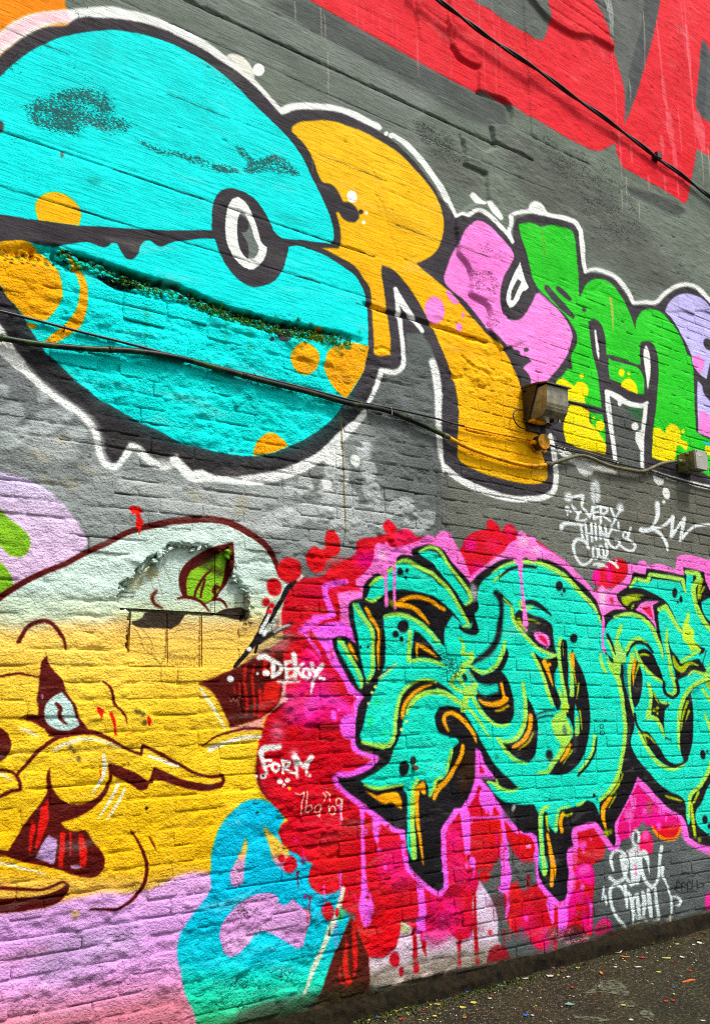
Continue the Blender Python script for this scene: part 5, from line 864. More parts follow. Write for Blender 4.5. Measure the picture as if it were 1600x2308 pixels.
# ------------------------------------------------------------------ materials
def new_mat(name):
    m = bpy.data.materials.new(name); m.use_nodes = True
    nt = m.node_tree
    for n in list(nt.nodes): nt.nodes.remove(n)
    out = nt.nodes.new('ShaderNodeOutputMaterial'); bs = nt.nodes.new('ShaderNodeBsdfPrincipled')
    nt.links.new(bs.outputs[0], out.inputs['Surface'])
    return m, nt, bs

def N(nt, t, **kw):
    n = nt.nodes.new(t)
    for k, v in kw.items():
        if k.startswith('i_'): n.inputs[k[2:].replace('_', ' ')].default_value = v
        else: setattr(n, k, v)
    return n

def math_n(nt, op, a, b=None, clamp=False):
    n = nt.nodes.new('ShaderNodeMath'); n.operation = op; n.use_clamp = clamp
    for i, v in enumerate((a, b)):
        if v is None: continue
        if isinstance(v, (int, float)): n.inputs[i].default_value = v
        else: nt.links.new(v, n.inputs[i])
    return n.outputs[0]

def mixc(nt, fac, a, b, mode='MIX'):
    n = nt.nodes.new('ShaderNodeMix'); n.data_type = 'RGBA'; n.blend_type = mode
    for i, v in ((0, fac), (6, a), (7, b)):
        if isinstance(v, (int, float)): n.inputs[i].default_value = v
        elif isinstance(v, tuple): n.inputs[i].default_value = v + (1,) if len(v) == 3 else v
        else: nt.links.new(v, n.inputs[i])
    return n.outputs[2]

def noise(nt, vec, scale, detail=4, rough=.55, dist=0.0, mapscale=None):
    if mapscale:
        mp = nt.nodes.new('ShaderNodeMapping'); mp.inputs['Scale'].default_value = mapscale
        nt.links.new(vec, mp.inputs['Vector']); vec = mp.outputs[0]
    n = N(nt, 'ShaderNodeTexNoise'); n.inputs['Scale'].default_value = scale; n.inputs['Detail'].default_value = detail
    n.inputs['Roughness'].default_value = rough; n.inputs['Distortion'].default_value = dist
    nt.links.new(vec, n.inputs['Vector']); return n.outputs['Fac']

def rampf(nt, f, a, b):
    n = N(nt, 'ShaderNodeMapRange', clamp=True); n.inputs['From Min'].default_value = a; n.inputs['From Max'].default_value = b
    nt.links.new(f, n.inputs['Value']); return n.outputs[0]

def srgb(r, g, b):
    f = lambda c: (c / 255 / 12.92) if c / 255 <= 0.04045 else ((c / 255 + 0.055) / 1.055) ** 2.4
    return (f(r), f(g), f(b))

WALL = bpy.data.objects.new('graffiti_wall', None); C.objects.link(WALL)
WALL['label'] = 'tall old brick and concrete wall covered in bright painted graffiti'
WALL['category'] = 'wall'

def wall_material():
    m, nt, bs = new_mat('painted_masonry')
    tc = N(nt, 'ShaderNodeTexCoord'); tc.object = WALL
    v = tc.outputs['Object']
    sx = N(nt, 'ShaderNodeSeparateXYZ'); nt.links.new(v, sx.inputs[0])
    u = math_n(nt, 'DIVIDE', math_n(nt, 'SUBTRACT', sx.outputs[0], X0), TEX.W / TEX.R)
    w = math_n(nt, 'DIVIDE', math_n(nt, 'SUBTRACT', sx.outputs[2], Z0), TEX.H / TEX.R)
    cb = N(nt, 'ShaderNodeCombineXYZ'); nt.links.new(u, cb.inputs[0]); nt.links.new(w, cb.inputs[1])
    it = N(nt, 'ShaderNodeTexImage'); it.image = img; it.interpolation = 'Linear'; it.extension = 'EXTEND'
    nt.links.new(cb.outputs[0], it.inputs['Vector'])
    # dry paint: slight mottling
    mo = noise(nt, v, 9, 5, .6)
    col = mixc(nt, 1.0, it.outputs['Color'], mixc(nt, rampf(nt, mo, .3, .7), (.80, .80, .80), (.92, .92, .92)), 'MULTIPLY')
    # worn specks: old dark coat shows where the new one has gone
    n1 = noise(nt, v, 60, 6, .72, 0.6, (1.0, 1.0, 1.9)); n2 = noise(nt, v, 9, 3, .6, 0, (1, 1, 1.6))
    nn = math_n(nt, 'ADD', math_n(nt, 'MULTIPLY', n1, .75), math_n(nt, 'MULTIPLY', n2, .25))
    th = math_n(nt, 'ADD', math_n(nt, 'MULTIPLY', it.outputs['Alpha'], .185), .338)
    wm = rampf(nt, math_n(nt, 'SUBTRACT', th, nn), -.006, .022)
    col = mixc(nt, math_n(nt, 'MULTIPLY', wm, .86), col, srgb(40, 38, 40))
    # soot film
    n3 = noise(nt, v, 2.3, 6, .65)
    col = mixc(nt, math_n(nt, 'MULTIPLY', rampf(nt, n3,   .52, .78), .07), col, srgb(70, 66, 58))
    st = noise(nt, v, 5.0, 6, .7, .3, (2.2, 1, .16))
    col = mixc(nt, math_n(nt, 'MULTIPLY', rampf(nt, st, .54, .72), .13), col, srgb(58, 58, 54))
    st2 = noise(nt, v, 6.0, 6, .7, .6, (.35, 1, 1.6))
    col = mixc(nt, math_n(nt, 'MULTIPLY', rampf(nt, st2, .56, .74), .10), col, srgb(206, 204, 196))
    nt.links.new(col, bs.inputs['Base Color'])
    rg = math_n(nt, 'ADD', .5, math_n(nt, 'MULTIPLY', n1, .22)); nt.links.new(rg, bs.inputs['Roughness'])
    bs.inputs['Specular IOR Level'].default_value = .04
    # relief: grit, lumps, board grain above the ledge
    hi = rampf(nt, sx.outputs[2], 3.45, 3.62)
    g1 = noise(nt, v, 150, 5, .7); g2 = noise(nt, v, 34, 6, .68, .8, (1, 1, 2.2))
    g3 = noise(nt, v, 42, 4, .6, 1.2, (.10, 1, 1.0))
    g4 = N(nt, 'ShaderNodeTexVoronoi', feature='F1'); g4.inputs['Scale'].default_value = 95; nt.links.new(v, g4.inputs['Vector'])
    low = math_n(nt, 'SUBTRACT', 1.0, hi)
    pm = rampf(nt, noise(nt, v, 2.6, 4, .6), .36, .64)
    g1 = math_n(nt, 'MULTIPLY', g1, math_n(nt, 'ADD', .30, math_n(nt, 'MULTIPLY', pm, .75))); g2 = math_n(nt, 'MULTIPLY', g2, math_n(nt, 'ADD', .42, math_n(nt, 'MULTIPLY', pm, .62)))
    s = math_n(nt, 'ADD', math_n(nt, 'MULTIPLY', g1, .0034), math_n(nt, 'MULTIPLY', g2, math_n(nt, 'ADD', .0016, math_n(nt, 'MULTIPLY', low, .0110))))
    s = math_n(nt, 'ADD', s, math_n(nt, 'MULTIPLY', math_n(nt, 'MULTIPLY', g3, hi), .0065))
    s = math_n(nt, 'ADD', s, math_n(nt, 'MULTIPLY', math_n(nt, 'MULTIPLY', g4.outputs['Distance'], low), -.0035))
    s = math_n(nt, 'SUBTRACT', s, math_n(nt, 'MULTIPLY', wm, .0022))
    bp = N(nt, 'ShaderNodeBump'); bp.inputs['Strength'].default_value = 1.0; bp.inputs['Distance'].default_value = 1.0
    nt.links.new(s, bp.inputs['Height']); nt.links.new(bp.outputs[0], bs.inputs['Normal'])
    return m
M_WALL = wall_material()

def simple_mat(name, col, rough=.6, spec=.4, metal=0.0, var=.25, scale=30, bump=.0006, dirt=None, dirt_amt=.4):
    m, nt, bs = new_mat(name)
    tc = N(nt, 'ShaderNodeTexCoord'); v = tc.outputs['Object']
    a = noise(nt, v, scale, 5, .65)
    c0 = tuple(c * (1 - var) for c in col); c1 = tuple(min(.95, c * (1 + var)) for c in col)
    c = mixc(nt, rampf(nt, a, .3, .7), c0, c1)
    if dirt:
        b = noise(nt, v, scale * .45, 6, .7)
        c = mixc(nt, math_n(nt, 'MULTIPLY', rampf(nt, b, .48, .62), dirt_amt), c, dirt)
    nt.links.new(c, bs.inputs['Base Color'])
    bs.inputs['Roughness'].default_value = rough; bs.inputs['Specular IOR Level'].default_value = spec; bs.inputs['Metallic'].default_value = metal
    if bump:
        g = noise(nt, v, scale * 5, 4, .6)
        bp = N(nt, 'ShaderNodeBump'); bp.inputs['Distance'].default_value = bump; nt.links.new(g, bp.inputs['Height']); nt.links.new(bp.outputs[0], bs.inputs['Normal'])
    return m

# ------------------------------------------------------------------ wall relief sheet (metres, + = towards the alley)
REL = Raster(200)
JX, ZL = 3.315, 3.52                    # vertical joint in the lower wall, height of the mossy break
Hm = np.zeros((REL.H, REL.W), np.float32)
gX = X0 + (np.arange(REL.W) + .5) / REL.R; gZ = Z0 + (np.arange(REL.H) + .5) / REL.R

def zone(pts, soft=3):
    """mask (whole sheet) of an outline in photo pixels"""
    t = REL.fill_mask([wallpoly(smooth(P(pts)))]); z = np.zeros_like(Hm)
    if t is None: return z
    r0, c0, m = padmask(t, soft * 2.5, REL.W, REL.H); z[r0:r0 + m.shape[0], c0:c0 + m.shape[1]] = soften(m, soft)
    return z

def carve(pts, w, depth, soft=.6):
    t = REL.fill_mask([wallpoly(q) for q in stroke_polys(P(pts) if isinstance(pts, str) else pts, w, True)])
    if t is None: return
    r0, c0, m = padmask(t, soft * 3 + 1, REL.W, REL.H)
    Hm[r0:r0 + m.shape[0], c0:c0 + m.shape[1]] += soften(m, soft) * depth

nA = vnoise(REL.H, REL.W, 14, 4, .62, 21, 1.8); nB = vnoise(REL.H, REL.W, 60, 3, .55, 22, 1.4); nC = vnoise(REL.H, REL.W, 5, 3, .7, 23, 1.3)
low = np.clip((ZL + .02 - gZ) / .04, 0, 1)[:, None] * np.ones_like(Hm)
left = np.clip((JX - gX) / .05, 0, 1)[None, :]
amp = .0012 + low * (.0014 + .0040 * left)
Hm += nA * amp + nB * (.002 + .003 * low * left) + nC * (.0008 + .0022 * low)
Hm -= low * (.0030 - .0012 * left)
_kx = vnoise(1, REL.W, 26, 3, .6, 77)[0]; 
for _i in range(48):
    _z = .13 + _i * .0712 - .0356; _w = vnoise(1, REL.W, 18, 3, .7, 100 + _i)[0]; _v = vnoise(1, REL.W, 40, 2, .5, 200 + _i)[0]
    if _z > ZL - .1: break
    _d = np.abs(gZ[:, None] - (_z + _w * .006 + gX * .004)[None, :])
    Hm -= np.clip(1.2 - _d / (.0045 + .004 * np.abs(_v))[None, :], 0, 1) * np.clip(.25 + _v * 1.1, 0, 1.1)[None, :] * .0085 * left
# short open gouges along the courses and pock marks
_pp = []
for _i in range(520):
    if rng.random() < .55: _z = .12 + int(rng.integers(0, 58)) * .0758 - .0379; _x = rng.uniform(JX + .05, 6.9); _z -= .019 * (_x - JX - .03)
    else: _z = .13 + int(rng.integers(0, 46)) * .0712 - .0356; _x = rng.uniform(.8, JX)
    if _x < JX and _z > ZL - .1: continue
    _l = rng.uniform(.02, .13); _xs = np.linspace(_x, _x + _l, 6); _zz = _z + rng.normal(0, .0022, 6); _w = rng.uniform(.0025, .0060)
    t = REL.fill_mask([np.concatenate([np.stack([_xs, _zz + _w * np.sin(np.linspace(.25, 2.9, 6))], 1), np.stack([_xs, _zz - _w * .6], 1)[::-1]])])
    if t is not None: r0, c0, m = t; Hm[r0:r0 + m.shape[0], c0:c0 + m.shape[1]] -= boxblur(m.astype(np.float32), 1) * rng.uniform(.006, .016)
for _i in range(260):
    _x, _z = rng.uniform(.8, 6.8), rng.uniform(.15, 6.5); _r = rng.uniform(.004, .011)
    t = REL.fill_mask([np.stack([_x + _r * 1.6 * np.cos(np.linspace(0, 6, 9)), _z + _r * .7 * np.sin(np.linspace(0, 6, 9))], 1)])
    if t is not None: r0, c0, m = t; Hm[r0:r0 + m.shape[0], c0:c0 + m.shape[1]] -= boxblur(m.astype(np.float32), 1) * rng.uniform(.004, .012)
# coarser pebble-dashed and lumpy patches
for q, a in (('0,600 560,720 780,800 800,960 500,1010 200,880 0,700', .006), ('0,2050 470,2000 760,2050 740,2308 0,2308', .008), ('640,1330 760,1270 780,1700 820,2200 660,2000 600,1700', .007), ('640,1050 980,1050 980,1240 640,1250', .008), ('820,1930 1080,1930 1080,2110 820,2140', .007), ('1100,1890 1220,1890 1220,2040 1120,2040', .008), ('980,830 1120,800 1180,880 1050,900', .010), ('990,690 1130,760 1120,800 980,760', .006), ('930,300 1100,340 1120,440 1010,440', .004)):
    zz = zone(q, 10); Hm += zz * (nA * a + np.abs(nC) * a * .6)
# board joints in the concrete (level lines) and slight steps between boards
def joint(Z, xa, xb, depth, wid, seed):
    g = np.random.default_rng(seed); k = np.interp(gX, np.linspace(X0, X1, 80), g.random(80)); k2 = np.interp(gX, np.linspace(X0, X1, 240), g.random(240))
    zc = Z + (k - .5) * .008 + (k2 - .5) * .004
    d = np.abs(gZ[:, None] - zc[None, :]); ww = wid * (.35 + 1.0 * k2)
    mask = np.clip(1.3 - d / ww[None, :], 0, 1) * ((gX > xa) & (gX < xb))[None, :]
    Hm[:] -= mask * depth * (.25 + .9 * k)[None, :]
for Z, xa, xb, d, wd in ((3.795, .3, 2.9, .007, .004), (4.068, .3, 2.9, .012, .006), (4.092, .3, 1.7, .005, .004), (4.61, .3, 4.2, .005, .003), (5.03, .3, 4.4, .006, .004), (5.215, .9, 4.3, .016, .012), (5.405, 1.2, 4.9, .012, .009), (5.75, 1.8, 4.3, .008, .005), (4.33, 2.6, 4.6, .004, .004)):
    joint(Z, xa, xb, d, wd, int(Z * 100))
Hm += (np.interp(gZ, [3.4, 3.795, 3.80, 4.065, 4.07, 5.21, 5.22, 5.40, 5.41, 9], [0, 0, .0015, .0015, .0, .0, .004, .004, -.010, -.010]))[:, None] * (gX < 4.3)[None, :]
# a thick later coat of render on the right: its broken left edge steps down the wall
coat = zone('1019,-60 1019,100 1036,130 1060,145 1078,150 1077,205 1100,216 1136,228 1148,250 1145,284 1105,284 1112,336 1092,345 1072,330 1040,308 1045,371 1093,392 1097,455 1050,470 1028,492 1028,540 1033,575 1053,600 1058,666 1080,676 1096,688 1100,735 1126,790 1180,770 1240,690 1330,650 1420,690 1660,700 1700,-60', .8)
_fz = np.clip((gZ - 4.30) / .5, 0, 1)[:, None]; _fx = np.clip((gX - 3.85) / .35, 0, 1)[None, :]
coat = coat * (1 - _fx * (1 - _fz))
Hm += coat * (.020 + nB * .004 + np.abs(nA) * .004)
slate = zone('1150,-60 1200,18 1232,52 1262,72 1290,86 1318,88 1340,97 1362,108 1378,116 1372,80 1330,-60', .7)
Hm += slate * .028
for q in ('1240,0 1380,100', '1262,-10 1375,70', '1222,20 1330,90', '1300,-10 1372,40'): carve(q, 2.5, -.012 * 1)
for q, w, d in (('936,-10 941,40 946,85', 7, -.012), ('955,10 985,35 1010,52', 3, -.010), ('1008,-10 1019,50 1021,110', 4, -.012), ('1103,288 1107,310 1113,335', 6, -.012), ('1036,306 1044,340 1046,372', 5, -.012), ('1046,372 1070,382 1094,394', 5, -.012), ('1094,394 1096,425 1098,458', 4, -.01),
                ('1020,102 1034,128 1062,146 1080,152', 5, -.016), ('1080,150 1077,205', 3, -.012), ('1078,207 1110,218 1140,232 1150,252 1147,282', 6, -.02), ('800,8 870,42 940,72', 3, -.006), ('700,0 800,58 940,136 1078,210', 3, -.006),
                ('848,300 834,372 838,385 848,402 842,430 862,462 872,500 884,545 893,565 892,590 888,608', 2.2, -.006), ('800,325 870,360 930,388', 1.8, -.004), ('860,424 930,455 998,484', 2.2, -.005), ('768,930 772,1000 775,1080 777,1150 779,1225', 2.6, -.006),
                ('985,1010 985,1100 984,1200 988,1280 995,1440', 4, -.012), ('1001,1060 1004,1130 1006,1200', 3, -.010), ('980,830 986,900', 3, -.006), ('109,350 114,378 104,405 105,433', 3, -.004),
                ('822,684 870,703 920,716 980,735 1040,755 1096,772', 7, -.022), ('843,790 862,784 880,795', 6, -.012), ('1030,575 1052,600 1058,664', 4, -.010), ('1057,666 1080,680 1096,690 1098,735', 5, -.016), ('1130,690 1128,760', 4, -.010),
                ('1040,802 1072,830 1098,842 1112,868', 4, -.012), ('1020,850 1042,852', 5, -.015), ('1078,870 1090,878 1110,862', 4, -.012), ('690,1638 740,1636 800,1640', 8, -.016), ('1040,1912 1080,1906 1120,1912', 6, -.018), ('820,1968 880,1972 900,1960', 6, -.014), ('1180,1932 1230,1928 1290,1922', 3, -.006),
                ('262,1112 292,1114', 6, -.02), ('140,990 155,1000', 8, -.02), ('213,1188 228,1196', 5, -.012), ('820,1170 855,1176', 7, -.018), ('560,1270 580,1264 620,1270', 5, -.014), ('1330,685 1352,640', 2.4, -.008), ('1305,670 1335,655 1352,638', 2.2, -.008), ('1205,655 1260,700 1300,715', 2.2, -.008),
                ('0,810 60,835 100,850', 3, -.01), ('30,980 70,1000 90,1012', 5, -.012), ('135,1083 220,1092 330,1110', 4, -.008), ('0,2165 60,2160 110,2148', 6, -.01), ('100,2290 200,2270 250,2255', 8, -.012), ('505,1780 560,1775', 4, -.012), ('285,1348 300,1330 340,1335', 2, -.004)):
    carve(q, w, d)
# broken mossy gap under the concrete
gap = zone('120,548 175,573 240,596 330,625 400,645 470,674 540,702 620,722 700,738 766,750 815,762 815,772 766,766 700,768 640,756 560,735 500,718 430,690 380,672 320,662 270,655 215,625 170,610 120,575', 1.0)
_t = REL.fill_mask([wallpoly(SLOT)]); _r0, _c0, _m = padmask(_t, 4, REL.W, REL.H); slot = np.zeros_like(Hm); slot[_r0:_r0 + _m.shape[0], _c0:_c0 + _m.shape[1]] = soften(_m, 1)
Hm -= gap * (.018 + nC * .014 + nA * .012) + slot * .045
gap2 = zone('0,560 120,555 190,590 170,612 100,590 0,580', 2); Hm -= gap2 * (.018 + np.abs(nC) * .03)
# the broken-out opening by the leaf-shaped eye, boarded from behind
OPEN = '273,1322 288,1306 306,1292 311,1276 336,1270 341,1254 361,1256 370,1236 392,1230 415,1228 438,1240 450,1228 470,1226 500,1245 520,1238 527,1270 524,1302 540,1311 556,1328 569,1341 560,1358 562,1398 540,1400 537,1425 535,1455 533,1494 505,1503 460,1500 400,1498 340,1492 291,1474 292,1430 293,1400 298,1376 273,1370 266,1356 269,1336'
hole = zone(OPEN, 5); hole = np.clip((hole + (nC * .30 + nA * .22) * (hole > .02) * (hole < .98) - .5) * 9 + .5, 0, 1)
lip = zone('255,1320 300,1270 360,1225 450,1205 530,1225 570,1300 590,1350 570,1410 545,1430 262,1400', 8)
Hm += (lip - hole).clip(0, 1) * (np.abs(nA) * .016 + .004)
Hm = Hm * (1 - hole) - hole * .075
# worn foot
foot = np.clip((.16 - gZ) / .1, 0, 1)[:, None]; Hm -= foot * (.004 + np.abs(nA) * .006)

def rel_at(X, Z):
    c = np.clip((X - X0) * REL.R - .5, 0, REL.W - 2); r = np.clip((Z - Z0) * REL.R - .5, 0, REL.H - 2)
    ci = c.astype(int); ri = r.astype(int); fc = c - ci; fr = r - ri
    return (Hm[ri, ci] * (1 - fc) + Hm[ri, ci + 1] * fc) * (1 - fr) + (Hm[ri + 1, ci] * (1 - fc) + Hm[ri + 1, ci + 1] * fc) * fr

def link_mesh(name, me, mat, parent=None):
    o = bpy.data.objects.new(name, me); C.objects.link(o)
    if mat and not len(me.materials): me.materials.append(mat)
    if parent: o.parent = parent
    return o

def np_mesh(name, V, Q, smooth_=True):
    me = bpy.data.meshes.new(name); n = len(V); q = len(Q); k = Q.shape[1]
    me.vertices.add(n); me.vertices.foreach_set('co', np.asarray(V, np.float32).ravel())
    me.loops.add(q * k); me.loops.foreach_set('vertex_index', np.asarray(Q, np.int32).ravel())
    me.polygons.add(q); me.polygons.foreach_set('loop_start', np.arange(0, q * k, k, dtype=np.int32))
    me.update(calc_edges=True)
    if smooth_: me.polygons.foreach_set('use_smooth', np.ones(q, bool))
    me.validate(); return me

def sheet(name, xa, xb, za, zb, dz, parent):
    xs = [xa]
    while xs[-1] < xb: xs.append(xs[-1] + .0058 * (3.0 + .62 * xs[-1]) / 3.75)
    xs = np.array(xs); nz = max(2, int(round((zb - za) / dz)) + 1); zs = np.linspace(za, zb, nz)
    Xg, Zg = np.meshgrid(xs, zs); Yg = -rel_at(Xg, Zg)
    V = np.stack([Xg, Yg, Zg], -1).reshape(-1, 3)
    i = np.arange(nz - 1)[:, None] * len(xs) + np.arange(len(xs) - 1)[None, :]
    Q = np.stack([i, i + 1, i + 1 + len(xs), i + len(xs)], -1).reshape(-1, 4)
    return link_mesh(name, np_mesh(name, V, Q), M_WALL, parent)

bed = sheet('mortar_bed', .45, 7.30, -.08, ZL, .0078, WALL)
bed['label'] = 'rough painted mortar and render of the lower brick wall'
ZB = (ZL, 3.795, 4.07, 4.61, 5.03, 5.215, 5.405, 8.15)
for a, b in zip(ZB[:-1], ZB[1:]):
    xs_ = max(.45, .726 + (a - 4.74) / .507 - .7) if a > 4.6 else .45
    sheet('concrete_band', xs_, 7.30, a, b, .0066 if a < 5.4 else .0115, WALL)

# plain body of the wall behind and beyond the painted stretch
M_PLAIN = simple_mat('grey_painted_render', srgb(100, 104, 102), .7, .3, 0, .2, 4, .003)
def box_bm(bm, a, b):
    vs = [bm.verts.new((x, y, z)) for z in (a[2], b[2]) for y in (a[1], b[1]) for x in (a[0], b[0])]
    for f in ((0, 2, 3, 1), (4, 5, 7, 6), (0, 1, 5, 4), (2, 6, 7, 3), (0, 4, 6, 2), (1, 3, 7, 5)): bm.faces.new([vs[i] for i in f])
    return vs
import bmesh
def bm_obj(name, bm, mat, parent=None, smooth_=False, bevel=0.0):
    if bevel:
        es = [e for e in bm.edges if e.calc_face_angle(0) > .6] if bm.edges else []
        bmesh.ops.bevel(bm, geom=es, offset=bevel, segments=2, profile=.7, affect='EDGES')
    bmesh.ops.recalc_face_normals(bm, faces=bm.faces)
    me = bpy.data.meshes.new(name); bm.to_mesh(me); bm.free()
    if smooth_: me.polygons.foreach_set('use_smooth', np.ones(len(me.polygons), bool))
    return link_mesh(name, me, mat, parent)
bm = bmesh.new()
box_bm(bm, (-7, .09, -.3), (18, .45, 9.5))
box_bm(bm, (-7, .002, -.3), (.452, .088, 9.5)); box_bm(bm, (7.298, .002, -.3), (18, .088, 9.5)); box_bm(bm, (.4521, .002, 8.148), (7.2979, .088, 9.5))
box_bm(bm, (.4521, .002, 4.9), (.70, .088, 8.147))
bm_obj('wall_core', bm, M_PLAIN, WALL)

# ------------------------------------------------------------------ bricks
def brick_mesh(w, h, k, g):
    b = .0022 + g.random() * .0016
    us = [-w / 2, -w / 2 + b, -w / 2 + 4 * b, w / 2 - 4 * b, w / 2 - b, w / 2]; vs_ = [-h / 2, -h / 2 + b, -h / 2 + 4 * b, h / 2 - 4 * b, h / 2 - b, h / 2]
    V = []; nx_ = len(us); ny_ = len(vs_); tw = g.normal() * .0008; bow = g.normal() * .0012
    for j, vv in enumerate(vs_):
        for i, uu in enumerate(us):
            edge = i in (0, nx_ - 1) or j in (0, ny_ - 1)
            cn = i in (0, 1, nx_ - 2, nx_ - 1) and j in (0, 1, ny_ - 2, ny_ - 1)
            q = .965 if cn else 1
            V.append((uu * (1 - (1 - q) * .25) + g.normal() * .0009, (.0055 if edge else 0) + g.normal() * .0004 + (.0012 * abs(g.normal()) if cn else 0) + tw * uu / w + bow * vv / h, vv * q + g.normal() * .0007))
    Q = [(j * nx_ + i, j * nx_ + i + 1, (j + 1) * nx_ + i + 1, (j + 1) * nx_ + i) for j in range(ny_ - 1) for i in range(nx_ - 1)]
    me = np_mesh('brick', np.array(V), np.array(Q)); me.materials.append(M_WALL); return me
g_ = np.random.default_rng(5)
kinds = {'L': [brick_mesh(.2195, .0665, i, g_) for i in range(10)], 'R': [brick_mesh(.2175, .0725, i, g_) for i in range(10)], 'Rh': [brick_mesh(.1060, .0725, i, g_) for i in range(4)], 'Lh': [brick_mesh(.1045, .0665, i, g_) for i in range(4)]}
rightpoly = P('990,900 1040,905 1090,880 1125,800 1180,770 1240,690 1330,650 1420,700 1500,690 1700,700 1700,2300 990,2300')
def inside(poly, x, y):
    n = len(poly); c = False; j = n - 1
    for i in range(n):
        if (poly[i][1] > y) != (poly[j][1] > y) and x < (poly[j][0] - poly[i][0]) * (y - poly[i][1]) / (poly[j][1] - poly[i][1]) + poly[i][0]: c = not c
        j = i
    return c
openpoly = P(OPEN)
spots = []
for zn, xa, xb, za, zb, pz, px_, tilt in (('L', .5, JX - .02, .13, ZL - .10, .0712, .2215, 0.004), ('R', JX + .03, 7.2, .12, 5.0, .0758, .2200, -.019)):
    row = 0; z = za
    while z < zb:
        x = xa + (px_ / 2 if row % 2 else 0) - px_ * .25 * (g_.random() < .15)
        while x < xb:
            head = g_.random() < (.10 if zn == 'R' else .06)
            wdt = .108 if head else px_
            cx = x + wdt / 2; x += wdt
            if cx + wdt / 2 > xb + .05: break
            cz = z + tilt * (cx - xa) + g_.normal() * .0012
            px, py = wall2px(cx, cz)
            if zn == 'R' and not inside(rightpoly, px, py): continue
            if cz < .10: continue
            if zn == 'L' and g_.random() < .24: continue
            x1, y1 = wall2px(cx - wdt / 2, cz); x2, y2 = wall2px(cx + wdt / 2, cz)
            if any(inside(openpoly, a, b) for a, b in ((px, py), (x1, y1), (x2, y2))): continue
            if px < -120 or px > 1720 or py > 2420: continue
            rel = float(rel_at(np.array([cx]), np.array([cz]))[0])
            proud = (-.0018 + g_.normal() * .0022) if zn == 'L' else (-.0006 + g_.normal() * .0012)
            if rel > .012: proud += rel - .002
            if rel < -.02: continue
            depth = (cx * ex[2] + CAM_D * ey[2] + (cz - CAM_H) * ez[2])
            area = wdt / depth ** 2 if (-20 < px < 1620 and -20 < py < 2300) else 0
            spots.append((area, zn + ('h' if head else ''), cx, cz, -proud, g_.normal() * .005 + tilt, g_.normal() * .006, g_.normal() * .014))
        z += pz; row += 1
spots.sort(key=lambda s: -s[0])
restV, restQ = [], []
for n_, (ar, kd, cx, cz, yy, r1, r2, r3) in enumerate(spots):
    me = kinds[kd][int(g_.integers(len(kinds[kd])))]
    M = Matrix.Translation((cx, yy, cz)) @ Matrix.Rotation(-r1, 4, 'Y') @ Matrix.Rotation(r2, 4, 'Z') @ Matrix.Rotation(r3, 4, 'X')
    if n_ < 300:
        o = bpy.data.objects.new('brick', me); C.objects.link(o); o.parent = WALL; o.matrix_local = M
    else:
        b0 = sum(len(v) for v in restV); co = np.array([M @ v.co for v in me.vertices]); restV.append(co)
        restQ.append(np.array([list(p.vertices) for p in me.polygons]) + b0)
if restV:
    o = link_mesh('brick_courses', np_mesh('brick_courses', np.concatenate(restV), np.concatenate(restQ)), M_WALL, WALL); o['kind'] = 'stuff'
    o['label'] = 'the smaller, farther bricks of the painted wall'

# boards closing the broken opening
def board(pts, y, th, tilt=0.0):
    p = P(pts); w = [px2ray(a, b, y) for a, b in p]
    bm = bmesh.new(); f = [bm.verts.new((v.x, y + tilt * (v.z - w[0].z), v.z)) for v in w]; k = [bm.verts.new((v.x, y + th, v.z)) for v in w]
    bm.faces.new(f); bm.faces.new(k[::-1])
    for i in range(len(f)): bm.faces.new((f[i], f[(i + 1) % len(f)], k[(i + 1) % len(f)], k[i]))
    o = bm_obj('infill_board', bm, M_WALL, WALL, False, .003); return o
b1 = board('262,1250 484,1215 484,1381 262,1369', .038, .02); b1['label'] = 'pale mint painted board with scratched fern marks'
board('486,1215 575,1215 575,1388 486,1384', .036, .02)
board('296,1377 376,1381 376,1500 290,1500', .012, .02, .03); board('378.5,1381 454,1385 453,1505 378.5,1502', .014, .02, .02); board('456.5,1385 540,1388 538,1508 456,1506', .013, .02, .02)

# ------------------------------------------------------------------ ground
def ground_material():
    m, nt, bs = new_mat('damp_asphalt')
    tc = N(nt, 'ShaderNodeTexCoord'); v = tc.outputs['Object']
    a = noise(nt, v, 3.0, 6, .65); b = noise(nt, v, 48, 8, .8); c = noise(nt, v, 320, 2, .6); d = noise(nt, v, 1.1, 4, .6)
    col = mixc(nt, rampf(nt, a, .35, .68), srgb(22, 19, 7), srgb(50, 45, 21))
    col = mixc(nt, math_n(nt, 'MULTIPLY', rampf(nt, b, .53, .64), .85), col, srgb(122, 114, 76))
    col = mixc(nt, math_n(nt, 'MULTIPLY', rampf(nt, c, .62, .70), .6), col, srgb(150, 142, 112))
    col = mixc(nt, math_n(nt, 'MULTIPLY', rampf(nt, b, .47, .38), .85), col, srgb(12, 10, 5))
    col = mixc(nt, math_n(nt, 'MULTIPLY', rampf(nt, noise(nt, v, 5.5, 5, .7, .5), .60, .72), .55), col, srgb(46, 54, 18))
    nt.links.new(col, bs.inputs['Base Color'])
    nt.links.new(math_n(nt, 'ADD', .42, math_n(nt, 'MULTIPLY', d, .45)), bs.inputs['Roughness'])
    bs.inputs['Specular IOR Level'].default_value = .22
    h = math_n(nt, 'ADD', math_n(nt, 'MULTIPLY', b, .022), math_n(nt, 'MULTIPLY', c, .004))
    bp = N(nt, 'ShaderNodeBump'); bp.inputs['Distance'].default_value = .9; nt.links.new(h, bp.inputs['Height']); nt.links.new(bp.outputs[0], bs.inputs['Normal'])
    return m
M_GND = ground_material()
